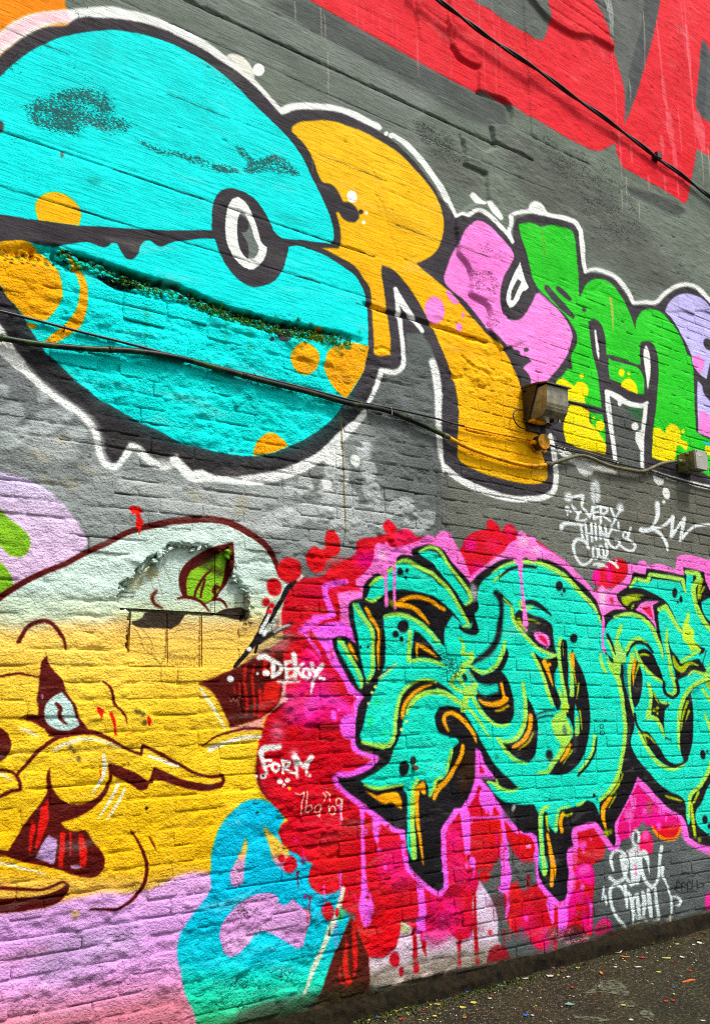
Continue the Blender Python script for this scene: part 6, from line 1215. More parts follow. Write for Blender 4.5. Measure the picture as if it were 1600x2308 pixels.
# fine sheet near the wall, coarse sheet round it to the horizon (they meet edge to edge)
nx, ny = 220, 130
gx = np.linspace(1.0, 7.4, nx); gy = np.linspace(-2.6, 0.03, ny)
XX, YY = np.meshgrid(gx, gy)
gn = vnoise(ny, nx, 9, 4, .6, 31); ZZ = gn * .006
edge = np.minimum(np.minimum(np.arange(nx)[None, :], nx - 1 - np.arange(nx)[None, :]), np.arange(ny)[:, None]) / 12.0
ZZ *= np.clip(edge, 0, 1)
i = np.arange(ny - 1)[:, None] * nx + np.arange(nx - 1)[None, :]
V = np.stack([XX, YY, ZZ], -1).reshape(-1, 3).tolist(); Q = np.stack([i, i + 1, i + 1 + nx, i + nx], -1).reshape(-1, 4).tolist()
def quad(a, b, c, d):
    k = len(V); V.extend([a, b, c, d]); Q.append([k, k + 1, k + 2, k + 3])
quad((-150, -150, 0), (150, -150, 0), (150, -2.6, 0), (-150, -2.6, 0))
quad((-150, -2.6, 0), (1.0, -2.6, 0), (1.0, .03, 0), (-150, .03, 0)); quad((7.4, -2.6, 0), (150, -2.6, 0), (150, .03, 0), (7.4, .03, 0)); quad((-150, .03, 0), (150, .03, 0), (150, 150, 0), (-150, 150, 0))
GROUND = link_mesh('ground', np_mesh('ground', np.array(V), np.array(Q)), M_GND); GROUND['kind'] = 'structure'
GROUND['label'] = 'damp dark asphalt of the alley speckled with grit'

# rough concrete footing along the base of the wall
xs = np.arange(-3.0, 12.0, .02); prof = [(.006, .082), (-.012, .074), (-.026, .060), (-.032, .035), (-.038, .010), (-.050, -.02)]
fn = [vnoise(1, len(xs), 10, 4, .6, 40 + k)[0] * .7 + vnoise(1, len(xs), 40, 2, .6, 40)[0] * .6 for k in range(len(prof))]
V = np.array([[(x, y + fn[k][j] * .016 * (k > 0), z + fn[k][j] * .020 * (0 < k < 5)) for j, x in enumerate(xs)] for k, (y, z) in enumerate(prof)]).reshape(-1, 3)
n = len(xs); i = np.arange(len(prof) - 1)[:, None] * n + np.arange(n - 1)[None, :]
Q = np.stack([i + n, i + n + 1, i + 1, i], -1).reshape(-1, 4)
M_FOOT = simple_mat('grimy_concrete', srgb(34, 27, 14), .8, .1, 0, .7, 30, .012, srgb(12, 10, 5), .8)
ft = link_mesh('footing', np_mesh('footing', V, Q), M_FOOT, WALL); ft['label'] = 'grimy dark concrete footing along the base of the wall'

# ------------------------------------------------------------------ tubes
def tube_bm(bm, pts, r, seg=10, closed_ends=True):
    pts = [Vector(p) for p in pts]; rings = []; up0 = Vector((0, -1, 0))
    for k, p in enumerate(pts):
        t = (pts[min(k + 1, len(pts) - 1)] - pts[max(k - 1, 0)]).normalized()
        a = t.cross(up0); a = a.normalized() if a.length > 1e-4 else t.cross(Vector((0, 0, 1))).normalized(); b = t.cross(a)
        rr = r[k] if isinstance(r, (list, tuple)) else r
        rings.append([bm.verts.new(p + (a * math.cos(2 * math.pi * j / seg) + b * math.sin(2 * math.pi * j / seg)) * rr) for j in range(seg)])
    for k in range(len(rings) - 1):
        for j in range(seg): bm.faces.new((rings[k][j], rings[k][(j + 1) % seg], rings[k + 1][(j + 1) % seg], rings[k + 1][j]))
    if closed_ends: bm.faces.new(rings[0][::-1]); bm.faces.new(rings[-1])

def tube(name, pts, r, mat, parent=None, seg=10):
    bm = bmesh.new(); tube_bm(bm, pts, r, seg); return bm_obj(name, bm, mat, parent, True)

def px_path(s, ys, n=6):
    p = smooth(P(s), False, 80, n); yv = np.interp(np.linspace(0, 1, len(p)), np.linspace(0, 1, len(ys)), ys)
    return [px2ray(a, b, y) for (a, b), y in zip(p, yv)]

def thing(name, label, cat, loc=(0, 0, 0), group=None):
    o = bpy.data.objects.new(name, None); C.objects.link(o); o.location = loc
    o['label'] = label; o['category'] = cat
    if group: o['group'] = group
    bpy.context.view_layer.update(); return o

def adopt(o, root):
    o.parent = root; o.matrix_parent_inverse = Matrix.Translation(root.location).inverted(); return o

M_BLACK = simple_mat('black_rubber', srgb(26, 25, 26), .45, .45, 0, .3, 40, .0004)
M_CONDUIT = simple_mat('mossy_black_conduit', srgb(13, 17, 13), .42, .22, 0, .4, 18, .0008, srgb(58, 84, 24), .55)
M_OLIVE = simple_mat('weathered_conduit', srgb(96, 90, 58), .6, .4, 0, .3, 22, .0006, srgb(44, 42, 28), .8)
M_ORANGE = simple_mat('orange_overpaint', srgb(244, 166, 8), .5, .15, 0, .12, 20, .0006, srgb(70, 50, 16), .75)
M_BRONZE = simple_mat('dark_bronze_metal', srgb(44, 38, 34), .45, .4, .3, .3, 16, .0004, srgb(100, 80, 26), .35)
M_LENS = simple_mat('dusty_prismatic_glass', srgb(142, 138, 112), .25, .5, 0, .3, 9, .0003, srgb(58, 52, 34), .75)
M_GREYBOX = simple_mat('grey_plastic', srgb(160, 160, 154), .5, .2, 0, .08, 12, .0002, srgb(120, 112, 86), .4)
M_STEEL = simple_mat('dull_steel', srgb(150, 148, 140), .4, .5, .8, .2, 30, .0002)
M_OLBOX = simple_mat('algae_stained_plastic', srgb(112, 108, 66), .6, .4, 0, .25, 16, .0004, srgb(60, 60, 32), .8)

# thick conduit that crosses the face of the wall, then sags below the lamp to the grey box
cp = px_path('-60,752 0,761 50,770 100,777 200,786 300,791 400,806 500,833 600,860 700,885 800,912 850,920 888,931 950,957 1008,984', [-.028, -.03, -.03, -.03, -.026], 4)
cd = thing('conduit', 'thick black mossy conduit crossing the wall from the left edge to the square grey box', 'conduit', cp[0])
adopt(tube('pipe', cp, [.0145] * len(cp), M_CONDUIT), cd)
c2 = px_path('1006,983 1040,1002 1076,1017 1120,1032 1160,1043 1200,1050 1234,1047', [-.028, -.026], 4)
s2 = adopt(tube('pipe', c2, .0125, M_ORANGE), cd); s2['label'] = 'stretch of conduit overpainted orange'
c3 = px_path('1233,1047 1246,1044 1258,1040 1282,1032 1308,1027 1333,1033 1355,1043 1375,1050 1412,1058 1450,1062 1468,1055 1483,1048 1500,1043 1524,1040', [-.026, -.03, -.035, -.03, -.045], 5)
s3 = adopt(tube('pipe', c3, .0125, M_OLIVE), cd); s3['label'] = 'weathered olive bend of the conduit'
for k in (4, 18, 30, 41, 50):
    p = cp[min(k, len(cp) - 2)]; q = cp[min(k + 1, len(cp) - 1)]; d = (q - p).normalized()
    adopt(tube('saddle', [p - d * .011, p + d * .011], .0175, M_CONDUIT), cd)
for pt in (c2[0], c2[-1], c3[2]):
    adopt(tube('coupling', [pt - Vector((.022, 0, -.004)), pt + Vector((.022, 0, -.004))], .0158, M_OLIVE), cd)

# thin upper line that runs above it into the round junction box
tp = px_path('-60,688 0,701 60,716 175,746 280,772 400,803 500,828 600,853 700,878 800,904 850,914 900,924 1000,948 1030,957 1060,964 1120,977 1194,992', [-.016, -.016, -.018, -.03, -.03, -.02, -.022], 4)
tl = thing('thin_cable', 'thin dark cable running just above the thick conduit into the round orange box', 'cable', tp[0])
k = int(len(tp) * .84)
adopt(tube('cable', tp[:k + 1], .0068, M_BLACK, None, 8), tl)
o = adopt(tube('cable', tp[k:], .0072, M_ORANGE, None, 8), tl); o['label'] = 'end of the cable overpainted orange'
for t in (.18, .42, .60, .78):
    p = tp[int(len(tp) * t)]; adopt(tube('saddle', [p + Vector((0, .012, .016)), p + Vector((0, -.009, 0)), p + Vector((0, .012, -.016))], .003, M_BLACK, None, 6), tl)
tw = adopt(tube('tie', px_path('881,918 883,926 884,937', [-.045, -.047]), .0022, M_STEEL, None, 6), tl)

# cable along the right: from the round box down to the right edge
rp = px_path('1232,1001 1270,1013 1318,1023 1354,1034 1390,1044 1430,1053 1463,1061 1500,1073 1530,1082 1570,1093 1640,1110', [-.03, -.016, -.014, -.014], 4)
rl = thing('thin_cable', 'thin black and white cable leading right from the round orange box under the letters', 'cable', rp[0])
adopt(tube('cable', rp, .0075, M_BLACK, None, 8), rl)
adopt(tube('cable', [p + Vector((0, -.006, .012)) for p in rp[2:18]], .005, M_OLIVE, None, 8), rl)
for t in (.1, .4, .62, .86):
    p = rp[int(len(rp) * t)]; adopt(tube('saddle', [p - Vector((.008, 0, 0)), p + Vector((.008, 0, 0))], .0105, M_STEEL, None, 8), rl)

# heavy black cable slung across the red letters
hp = px_path('930,-40 985,-2 1020,24 1060,54 1100,84 1150,117 1200,150 1250,186 1300,224 1350,257 1400,295 1450,332 1481,357 1530,390 1570,422 1600,444 1660,488', [-.05, -.06, -.07, -.06, -.05, -.05], 3)
hc = thing('overhead_cable', 'heavy black cable slung diagonally across the red letters at the top right', 'cable', hp[0])
tw1, tw2 = [], []
for k, p in enumerate(hp):
    a = k * .55; tw1.append(p + Vector((0, math.cos(a), math.sin(a))) * .0075); tw2.append(p - Vector((0, math.cos(a), math.sin(a))) * .0075)
adopt(tube('strand', tw1, .0095, M_BLACK, None, 8), hc); adopt(tube('strand', tw2, .0095, M_BLACK, None, 8), hc)
q = px2ray(1482, 354, -.05)
bm = bmesh.new(); box_bm(bm, q + Vector((-.04, -.025, -.022)), q + Vector((.02, .052, .025))); adopt(bm_obj('clamp', bm, M_BLACK, None, False, .006), hc)

# ------------------------------------------------------------------ wall lamp
def prism_bm(bm, prof, xa, xb):
    a = [bm.verts.new((xa, y, z)) for y, z in prof]; b = [bm.verts.new((xb, y, z)) for y, z in prof]
    bm.faces.new(a); bm.faces.new(b[::-1])
    for i in range(len(prof)): bm.faces.new((a[i], b[i], b[(i + 1) % len(prof)], a[(i + 1) % len(prof)]))
LX, LZ = float(px2wall(1178, 950)[0]), float(px2wall(1178, 950)[1])
lamp = thing('wall_lamp', 'dark bronze box floodlight with a dusty lens bolted to the wall beside the orange leg', 'wall lamp', (LX, -.012, LZ))
LW = .215
def lam(o): o.parent = lamp; return o
bm = bmesh.new(); prism_bm(bm, [(.0, -.012), (-.028, -.012), (-.034, .0), (-.120, .196), (-.128, .224), (0, .236)], 0, LW); lam(bm_obj('housing', bm, M_BRONZE, None, False, .004))
bm = bmesh.new(); prism_bm(bm, [(0, .234), (-.120, .226), (-.212, .206), (-.214, .197), (-.120, .214), (0, .222)], -.006, LW + .012); lam(bm_obj('hood', bm, M_BRONZE, None, False, .002))
bm = bmesh.new(); prism_bm(bm, [(-.036, .004), (-.070, -.006), (-.140, .002), (-.176, .034), (-.190, .080), (-.194, .196), (-.118, .192)], .014, LW - .004); lens = lam(bm_obj('lens', bm, M_LENS, None, False, .005))
for z in (.05, .185):
    bm = bmesh.new(); box_bm(bm, (.018, -.1955, z), (LW - .008, -.189, z + .0035)); g = bm_obj('lens_rib', bm, M_LENS); g.parent = lens
bm = bmesh.new(); box_bm(bm, (.0, -.078, -.020), (.12, -.034, -.004)); lam(bm_obj('bottom_frame', bm, M_ORANGE, None, False, .004))
bm = bmesh.new(); box_bm(bm, (.125, -.14, -.024), (.16, -.10, .004)); lam(bm_obj('latch', bm, M_BLACK, None, False, .004))
bm = bmesh.new(); box_bm(bm, (.165, -.145, -.020), (.178, -.12, -.002)); lam(bm_obj('latch_tab', bm, M_STEEL, None, False, .002))
for x, z in ((.012, .01), (.012, .20), (LW - .012, .01)):
    bm = bmesh.new(); tube_bm(bm, [(x - .03, -.012, z), (x + .002, -.012, z)], .009, 8); lam(bm_obj('bolt', bm, M_BRONZE, None, False))
bm = bmesh.new(); box_bm(bm, (.02, -.01, -.06), (.13, .012, .0)); lam(bm_obj('mounting_plate', bm, M_BRONZE, None, False, .003))
lp = px_path('1178,924 1160,926 1156,936 1160,950 1170,962 1184,967 1200,966', [-.02, -.03, -.02], 5)
lw = adopt(tube('wire_loop', lp, .0042, M_BLACK, None, 8), lamp)

# round junction box
RX, RZ = float(px2wall(1207, 1001)[0]), float(px2wall(1207, 1001)[1])
rb = thing('round_junction_box', 'round conduit box with orange painted lid just below the lamp', 'junction box', (RX, -.008, RZ))
def disc(name, r, ya, yb, mat, seg=28, bev=.003):
    bm = bmesh.new(); tube_bm(bm, [(0, ya, 0), (0, yb, 0)], r, seg); o = bm_obj(name, bm, mat, None, False, bev); o.parent = rb; return o
disc('body', .047, .012, -.060, M_BRONZE); disc('lid', .050, -.060, -.068, M_ORANGE); disc('flange', .062, .010, -.004, M_ORANGE)
for s in (-1, 1):
    bm = bmesh.new(); tube_bm(bm, [(s * .044, -.028, .006 * s), (s * .078, -.026, .006 * s)], .014, 12); o = bm_obj('hub', bm, M_ORANGE if s < 0 else M_BLACK); o.parent = rb
bm = bmesh.new(); tube_bm(bm, [(.02, -.045, -.05), (.022, -.05, -.066)], .011, 10); o = bm_obj('lug', bm, M_ORANGE); o.parent = rb

# square grey box on its bracket
BX, BZ = float(px2wall(1528, 1062)[0]), float(px2wall(1528, 1062)[1])
sb = thing('square_junction_box', 'square light grey junction box on an algae stained bracket at the right edge', 'junction box', (BX, -.010, BZ))
def sbb(name, a, b, mat, bev=.004):
    bm = bmesh.new(); box_bm(bm, a, b); o = bm_obj(name, bm, mat, None, False, bev); o.parent = sb; return o
sbb('back_box', (.0, -.070, -.012), (.150, .012, .125), M_OLBOX, .010)
sbb('side_plate', (-.0035, -.062, -.004), (-.0005, -.004, .117), M_OLBOX, .001)
sbb('body', (.012, -.122, -.004), (.152, -.0705, .134), M_OLBOX, .006); sbb('lid', (.010, -.140, -.006), (.154, -.1225, .136), M_GREYBOX, .004)
for x in (.022, .142):
    for z in (.006, .124):
        bm = bmesh.new(); tube_bm(bm, [(x, -.138, z), (x, -.1425, z)], .0042, 8); o = bm_obj('screw', bm, M_BLACK); o.parent = sb
bm = bmesh.new(); tube_bm(bm, [(-.075, -.04, .058), (-.03, -.04, .060), (-.03, -.04, .060), (-.002, -.04, .060)], [.016, .016, .022, .022], 12); o = bm_obj('gland', bm, M_OLBOX); o.parent = sb
for z in (.02, .10):
    bm = bmesh.new(); tube_bm(bm, [(-.009, -.018, z), (-.002, -.018, z)], .006, 8); o = bm_obj('bolt', bm, M_STEEL); o.parent = sb
sbb('bracket_arm', (-.02, -.085, .108), (.03, -.055, .122), M_OLBOX, .003)
sbb('label_strip', (.030, -.1412, .090), (.105, -.1402, .110), simple_mat('faded_label', srgb(176, 172, 162), .6, .3, 0, .1, 60, 0, srgb(140, 130, 110), .5), 0)

# small broken pipe stub in the turquoise letter
pp = px2ray(931, 1728, 0)
stub = thing('pipe_stub', 'small broken rusty pipe stub sticking out of the turquoise letter', 'pipe stub', pp)
M_RUST = simple_mat('rusty_brown', srgb(120, 70, 36), .7, .3, .2, .35, 40, .0008)
bm = bmesh.new(); tube_bm(bm, [(0, .02, 0), (.002, -.028, -.006)], .013, 12); o = bm_obj('pipe', bm, M_RUST); o.parent = stub
bm = bmesh.new(); tube_bm(bm, [(-.002, .02, .030), (-.002, -.010, .028)], .015, 12); o = bm_obj('collar', bm, M_BLACK); o.parent = stub

# ------------------------------------------------------------------ growth in the gap and at the foot
def leaf_mat(name, col):
    m, nt, bs = new_mat(name); tc = N(nt, 'ShaderNodeTexCoord')
    a = noise(nt, tc.outputs['Object'], 60, 3, .6)
    nt.links.new(mixc(nt, rampf(nt, a, .3, .7), tuple(c * .6 for c in col), tuple(c * 1.35 for c in col)), bs.inputs['Base Color'])
    bs.inputs['Roughness'].default_value = .6; return m
M_MOSS = leaf_mat('moss_green', srgb(86, 150, 28)); M_LEAF = leaf_mat('leaf_green', srgb(66, 128, 30)); M_SOIL = leaf_mat('dark_soil', srgb(28, 24, 14))
gap_line = P('130,556 175,580 230,606 290,632 350,650 420,668 470,688 540,714 600,730 660,745 720,754 790,766')
def tuft(bm, c, n, L, w, spread=1.0):
    for _ in range(n):
        d = Vector((rnd.uniform(-1, 1) * spread, rnd.uniform(-1.2, .1), rnd.uniform(-.35, 1.0))).normalized()
        l = L * rnd.uniform(.5, 1.2); s = d.cross(Vector((rnd.uniform(-1, 1), rnd.uniform(-1, 1), rnd.uniform(-1, 1)))).normalized() * w * rnd.uniform(.6, 1.2)
        a = bm.verts.new(c - s * .5); b = bm.verts.new(c + s * .5); e = bm.verts.new(c + d * l * .6 + s * .6); f = bm.verts.new(c + d * l - Vector((0, 0, l * .15))); h = bm.verts.new(c + d * l * .6 - s * .6)
        bm.faces.new((a, b, e, h)); bm.faces.new((h, e, f))
bm = bmesh.new()
gl = smooth(gap_line, False, 80, 20)
for _ in range(900):
    k = rnd.random(); k = k if rnd.random() < .25 else min(1, max(0, rnd.choice((.30, .52, .60, .72, .86, .95)) + rnd.gauss(0, .05)))
    a, b = gl[int(k * (len(gl) - 1))]; c = px2ray(a + rnd.gauss(0, 3), b + rnd.gauss(9, 5), rnd.uniform(-.004, .03))
    tuft(bm, c, 5, .011, .005)
ms = bm_obj('moss', bm, M_MOSS); ms['kind'] = 'stuff'; ms['label'] = 'green moss growing along the broken gap under the concrete'
bm = bmesh.new()
for _ in range(110):
    k = rnd.random(); a, b = gl[int(k * (len(gl) - 1))]; c = px2ray(a + rnd.gauss(0, 4), b + rnd.gauss(1, 5), rnd.uniform(.010, .05)); r = rnd.uniform(.003, .009)
    bmesh.ops.create_icosphere(bm, subdivisions=1, radius=r, matrix=Matrix.Translation(c) @ Matrix.Diagonal((rnd.uniform(.7, 1.5), 1, rnd.uniform(.6, 1.1), 1)))
rub = bm_obj('rubble', bm, M_SOIL); rub['kind'] = 'stuff'; rub['label'] = 'dark crumbled rubble in the broken gap of the wall'
bm = bmesh.new()
for _ in range(240):
    k = rnd.random(); a, b = gl[int(k * (len(gl) - 1))]; c = px2ray(a + rnd.gauss(0, 4), b + rnd.gauss(12, 6), rnd.uniform(.002, .03)); r = rnd.uniform(.006, .016)
    bmesh.ops.create_icosphere(bm, subdivisions=1, radius=r, matrix=Matrix.Translation(c) @ Matrix.Diagonal((rnd.uniform(.9, 1.8), 1, rnd.uniform(.5, 1.0), 1)))
_rim = smooth(P('270,1336 288,1306 306,1292 336,1270 361,1256 370,1236 392,1230 415,1228 438,1240 470,1226 500,1243 520,1238 527,1270 524,1302 540,1311 556,1328 569,1341 560,1360 562,1398 548,1404'), False, 80, 12)
for _ in range(110):
    a, b = _rim[rnd.randrange(len(_rim))]; c = px2ray(a + rnd.gauss(0, 4), b + rnd.gauss(0, 4), rnd.uniform(-.006, .04)); r = rnd.uniform(.005, .017)
    bmesh.ops.create_icosphere(bm, subdivisions=1, radius=r, matrix=Matrix.Translation(c) @ Matrix.Rotation(rnd.uniform(0, 3), 4, 'Y') @ Matrix.Diagonal((rnd.uniform(.8, 2.0), 1, rnd.uniform(.4, 1.0), 1)))
pr = bm_obj('painted_rubble', bm, M_WALL, WALL); pr['kind'] = 'stuff'; pr['label'] = 'painted lumps of crumbled mortar along the broken gap and round the boarded hole'

def plant(name, label, at, n, L, w, mat, up=1.0, group=None):
    root = thing(name, label, 'plant', at, group)
    bm = bmesh.new()
    for j in range(n):
        a = rnd.uniform(0, 2 * math.pi); d = Vector((math.cos(a), -abs(math.sin(a)) * .8, rnd.uniform(.3, 1.0) * up)).normalized(); l = L * rnd.uniform(.6, 1.1); side = d.cross(Vector((0, 0, 1))).normalized()
        prev = None
        for k in range(5):
            t = k / 4; p = d * l * t + Vector((0, 0, -l * .35 * t * t)); ww = w * math.sin(math.pi * (.12 + .86 * t)) * rnd.uniform(.85, 1.15)
            pair = (bm.verts.new(p - side * ww), bm.verts.new(p + side * ww))
            if prev: bm.faces.new((prev[0], prev[1], pair[1], pair[0]))
            prev = pair
    o = bm_obj('leaf', bm, mat); o.parent = root; o.name = 'leaves'
    bm = bmesh.new(); tube_bm(bm, [(0, .012, -.01), (0, -.004, .004), (0, -.008, .02)], .002, 6); o = bm_obj('stem', bm, mat); o.parent = root
    return root
plant('fern', 'small bright fern sprouting from the left end of the mossy gap', px2ray(192, 607, .0), 7, .035, .006, M_LEAF)
plant('grass_tuft', 'fine grass tuft on the mossy gap left of the small orange dots', px2ray(672, 724, .0), 26, .030, .0012, M_LEAF, 1.6)
plant('grass_tuft', 'short grass tuft on the mossy gap under the eye disc', px2ray(500, 690, .0), 22, .024, .0012, M_MOSS, 1.6)
plant('weed', 'leafy olive weed growing where the footing meets the asphalt', px2ground(872, 2258) + Vector((0, -.02, .01)), 22, .055, .011, leaf_mat('olive_leaf', srgb(64, 66, 22)), 1.2)

# ------------------------------------------------------------------ litter on the asphalt
COL = {'white': (214, 210, 196), 'blue': (40, 110, 200), 'red': (200, 50, 34), 'yellow': (206, 196, 92), 'teal': (120, 160, 148), 'orange': (214, 130, 40), 'pink': (214, 90, 130), 'brown': (110, 70, 36)}
M_FL = {k: simple_mat(k + '_flake', tuple(.72 * q for q in srgb(*c)), .6, .2, 0, .25, 60, .0004, srgb(70, 64, 40), .6) for k, c in COL.items()}
def flake(px, py, w, h, col, label, group, name='paint_flake', cat='paint flake', curl=.25):
    c = px2ground(px, py); m_ = c.length; zd = (c - Vector((0, -CAM_D, CAM_H))).length
    k = zd / FPX; L, Wd = w * k * .85, max(h * k * 1.6, .004)
    bm = bmesh.new(); n = rnd.randint(6, 8); ang = rnd.uniform(0, 6.28); top, bot = [], []
    for j in range(n):
        a = 2 * math.pi * (j + rnd.uniform(-.3, .3)) / n; r = rnd.uniform(.65, 1.1)
        x, y = L / 2 * r * math.cos(a), Wd / 2 * r * math.sin(a); z = .0022 + curl * (x * x / max(L, .003)) + rnd.uniform(0, .10) * Wd
        top.append(bm.verts.new((x, y, z + .0016))); bot.append(bm.verts.new((x, y, z)))
    ct = bm.verts.new((0, 0, .0046)); cb = bm.verts.new((0, 0, .0010))
    for j in range(n):
        bm.faces.new((top[j], top[(j + 1) % n], ct)); bm.faces.new((bot[(j + 1) % n], bot[j], cb)); bm.faces.new((bot[j], bot[(j + 1) % n], top[(j + 1) % n], top[j]))
    o = bm_obj(name, bm, M_FL[col]); gz = ground_z(c.x, c.y); o.location = (c.x, c.y, gz); 
    ax = px2ground(px + 10, py) - c; o.rotation_euler = (0, 0, math.atan2(ax.y, ax.x) + rnd.uniform(-.35, .35))
    o['label'] = label; o['category'] = cat
    if group: o['group'] = group
    return o
def ground_z(x, y):
    if not (gx[0] < x < gx[-1] and gy[0] < y < gy[-1]): return 0.0
    a = (x - gx[0]) / (gx[1] - gx[0]); b = (y - gy[0]) / (gy[1] - gy[0]); i0, j0 = int(a), int(b); fa, fb = a - i0, b - j0
    return float((ZZ[j0, i0] * (1 - fa) + ZZ[j0, i0 + 1] * fa) * (1 - fb) + (ZZ[j0 + 1, i0] * (1 - fa) + ZZ[j0 + 1, i0 + 1] * fa) * fb)
U = [(1186, 2291, 16, 9, 'blue', 'bright blue paint flake, largest of the blue ones, near the bottom edge'), (1284, 2266, 26, 14, 'teal', 'pale teal curled paint flake lying alone on the asphalt'), (1238, 2204, 20, 9, 'white', 'folded white scrap beside the footing, left of the other white scraps'), (1280, 2204, 12, 7, 'white', 'small rounded white scrap just right of the folded white one'),
     (1390, 2147, 30, 9, 'white', 'long pale grey scrap lying against the footing'), (1408, 2158, 26, 7, 'orange', 'long orange and yellow flake near the footing'), (1448, 2160, 16, 7, 'red', 'red flake lying beside the long orange flake'), (1502, 2161, 26, 6, 'yellow', 'long yellow green flake right of the red flake'), (1538, 2161, 14, 8, 'white', 'curved white sliver beside a red speck at the right'), (1577, 2127, 14, 8, 'white', 'angular white scrap nearest the right edge of the picture'),
     (1525, 2130, 14, 5, 'yellow', 'yellow flake close to the footing near the right edge'), (1562, 2131, 8, 6, 'white', 'small white speck left of the angular white scrap'), (1437, 2181, 18, 5, 'white', 'flat white strip of paint in the middle of the asphalt'), (1386, 2182, 9, 6, 'white', 'small round white flake left of the flat white strip'), (1355, 2194, 10, 13, 'orange', 'upright orange flake standing on the asphalt'), (1288, 2228, 11, 6, 'red', 'lone red flake between the teal flake and the footing'),
     (1500, 2256, 14, 7, 'red', 'left one of two red flakes lying together'), (1516, 2255, 12, 7, 'red', 'right one of two red flakes lying together'), (1554, 2189, 12, 6, 'red', 'bright red flake out on the asphalt at the right'), (1405, 2270, 14, 7, 'yellow', 'yellow flake on a dry grey paint spill'), (1422, 2303, 12, 8, 'white', 'white scrap at the very bottom edge'), (1583, 2302, 12, 5, 'white', 'white scrap in the bottom right corner'), (1518, 2242, 6, 6, 'yellow', 'pale yellow speck above the two red flakes'), (1518, 2229, 6, 5, 'blue', 'dark blue speck above the pale yellow speck'),
     (1484, 2192, 12, 5, 'yellow', 'yellow flake out past the flat white strip'), (850, 2296, 12, 6, 'blue', 'blue flake, middle one of the three by the weed'), (820, 2285, 12, 5, 'blue', 'blue flake under the left end of the footing, beside the weed'), (830, 2304, 9, 4, 'blue', 'blue flake at the bottom edge below the weed'), (904, 2302, 12, 8, 'red', 'red flake at the bottom edge right of the weed'), (1052, 2238, 12, 4, 'blue', 'blue flake lying against the footing in the middle'), (846, 2262, 22, 8, 'yellow', 'long yellow leaf lying on the weed'),
     (1000, 2246, 30, 8, 'yellow', 'broad pale yellow scrap by the footing'), (1042, 2273, 18, 9, 'yellow', 'star shaped yellow leaf out on the asphalt'), (988, 2266, 12, 8, 'yellow', 'small yellow leaf left of the star shaped leaf'), (980, 2293, 14, 7, 'yellow', 'pale yellow flake near the bottom edge'), (1047, 2297, 9, 6, 'orange', 'orange brown flake near the bottom edge'), (1068, 2262, 16, 8, 'yellow', 'green yellow leaf above the star shaped leaf'), (1104, 2253, 12, 6, 'white', 'cream flake beside a red speck'), (1108, 2247, 7, 4, 'red', 'tiny red speck touching the cream flake'), (1127, 2222, 26, 7, 'teal', 'pale blue grey scrap against the footing'), (1200, 2292, 8, 6, 'white', 'tiny white bit at the bottom beside the largest blue flake'), (900, 2279, 14, 6, 'white', 'pale scrap right of the weed'), (1182, 2208, 18, 6, 'white', 'whitish heap of flakes in the angle of the footing'), (1245, 2185, 12, 6, 'pink', 'pink flake against the footing'), (1350, 2153, 10, 6, 'blue', 'dark blue flake left of the long pale grey scrap')]
for a in U: flake(*a, None)
# orange brown stub
c = px2ground(1551, 2214); st = thing('stub', 'orange brown cigar stub lying on the asphalt at the right', 'stub', c + Vector((0, 0, .006)))
bm = bmesh.new(); tube_bm(bm, [(-.045, .008, 0), (-.02, 0, .001), (.02, 0, .001), (.046, -.006, -.001)], [.004, .0065, .0065, .005], 10); o = bm_obj('roll', bm, simple_mat('orange_brown_wrap', srgb(170, 84, 24), .6, .3, 0, .3, 60, .0005)); o.parent = st
bm = bmesh.new(); tube_bm(bm, [(-.052, .010, 0), (-.044, .0078, 0)], .0045, 10); o = bm_obj('tip', bm, M_BLACK); o.parent = st
# tiny specks nobody would tell apart
for col, n, lab in (('white', 42, 'tiny white paint speck on the dark asphalt'), ('yellow', 42, 'tiny yellow paint speck on the dark asphalt'), ('red', 12, 'tiny red paint speck on the dark asphalt'), ('brown', 30, 'tiny brown leaf crumb on the dark asphalt')):
    for _ in range(n):
        for _t in range(20):
            px = rnd.uniform(760, 1600); yb = 2092 + (1600 - px) * .253 + 14; py = yb + min(abs(rnd.gauss(0, 60)), 220)
            if yb < py < 2312: break
        s = rnd.uniform(2.0, 4.2); flake(px, py, s * 1.3, s * .7, col, lab, 'tiny %s specks on the asphalt' % col)
for j in range(34):
    px = rnd.uniform(800, 1590); py = 2092 + (1600 - px) * .253 + rnd.uniform(9, 26)
    flake(px, py, rnd.uniform(6, 13), rnd.uniform(3, 6), rnd.choice(('yellow', 'brown', 'brown', 'yellow')), 'small dead leaf banked against the footing of the wall', 'dead leaves along the footing', 'dead_leaf', 'dead leaf', .6)
bm = bmesh.new()
for _ in range(700):
    px = rnd.choice((rnd.gauss(878, 34), rnd.gauss(878, 34), rnd.uniform(720, 1600), rnd.gauss(1110, 60))); py = 2092 + (1600 - px) * .253 + rnd.gauss(8, 7)
    tuft(bm, px2ground(px, py) + Vector((0, 0, .004)), 4, .016, .007)
fm = bm_obj('foot_moss', bm, leaf_mat('olive_moss', srgb(66, 76, 22))); fm['kind'] = 'stuff'; fm['label'] = 'olive moss and dirt growing along the foot of the wall'
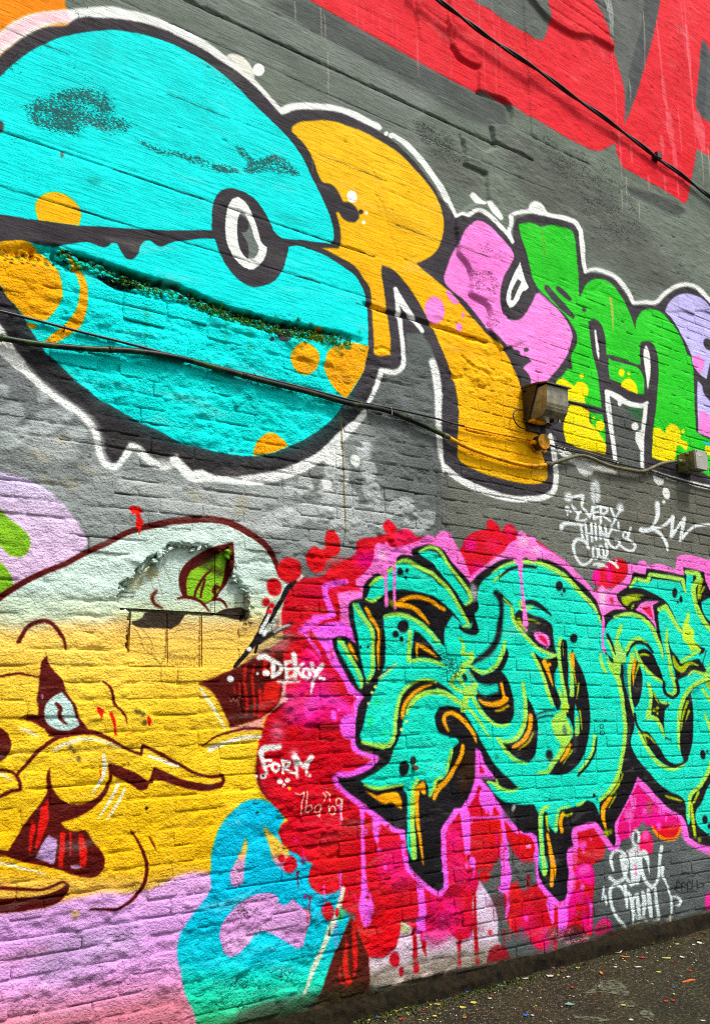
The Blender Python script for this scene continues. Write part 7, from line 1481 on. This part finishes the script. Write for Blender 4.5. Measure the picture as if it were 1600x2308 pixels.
# dried paint spills: flat marks on the ground
def spill_material():
    m, nt, bs = new_mat('dried_grey_paint'); tc = N(nt, 'ShaderNodeTexCoord'); v = tc.outputs['Object']
    a = noise(nt, v, 26, 8, .75); bs.inputs['Base Color'].default_value = srgb(92, 94, 76) + (1,); bs.inputs['Roughness'].default_value = .8; bs.inputs['Specular IOR Level'].default_value = .15
    nt.links.new(rampf(nt, a, .44, .56), bs.inputs['Alpha']); return m
M_SPILL = spill_material()
def spill(pts, lab):
    p = smooth(P(pts), True, 40, 4); bm = bmesh.new(); vs_ = []
    for a, b in p:
        c = px2ground(a + rnd.uniform(-2, 2), b + rnd.uniform(-1, 1)); vs_.append(bm.verts.new((c.x, c.y, ground_z(c.x, c.y) + .0035)))
    f = bm.faces.new(vs_); bmesh.ops.triangulate(bm, faces=[f]); o = bm_obj('paint_spill', bm, M_SPILL, GROUND); o['label'] = lab
spill('1295,2228 1320,2232 1345,2222 1355,2210 1390,2212 1408,2224 1418,2236 1414,2248 1395,2244 1370,2240 1345,2238 1320,2242', 'broad dried grey paint spill'); spill('1398,2260 1420,2258 1432,2268 1425,2274 1402,2272 1392,2276', 'small dried grey paint spill'); spill('1440,2280 1465,2280 1476,2290 1470,2302 1450,2296 1442,2290', 'round dried grey paint spill'); spill('1290,2290 1340,2294 1372,2298 1375,2306 1330,2302 1295,2298', 'long dried grey paint streak')
# grit
bm = bmesh.new()
for _ in range(2600):
    px = rnd.uniform(700, 1640); yb = 2092 + (1600 - px) * .253 + 8; py = yb + abs(rnd.gauss(0, 80))
    if py > 2330: continue
    c = px2ground(px, py); r = rnd.uniform(.0016, .0042); v = [bm.verts.new(Vector((c.x, c.y, ground_z(c.x, c.y))) + Vector(d) * r) for d in ((1, 0, 0), (-.5, .9, 0), (-.6, -.8, .1), (.1, 0, 1.1))]
    for f in ((0, 1, 3), (1, 2, 3), (2, 0, 3)): bm.faces.new([v[i] for i in f])
gr = bm_obj('grit', bm, simple_mat('stone_grit', srgb(120, 112, 88), .7, .3, 0, .5, 90, 0)); gr['kind'] = 'stuff'; gr['label'] = 'loose stone grit scattered on the asphalt'
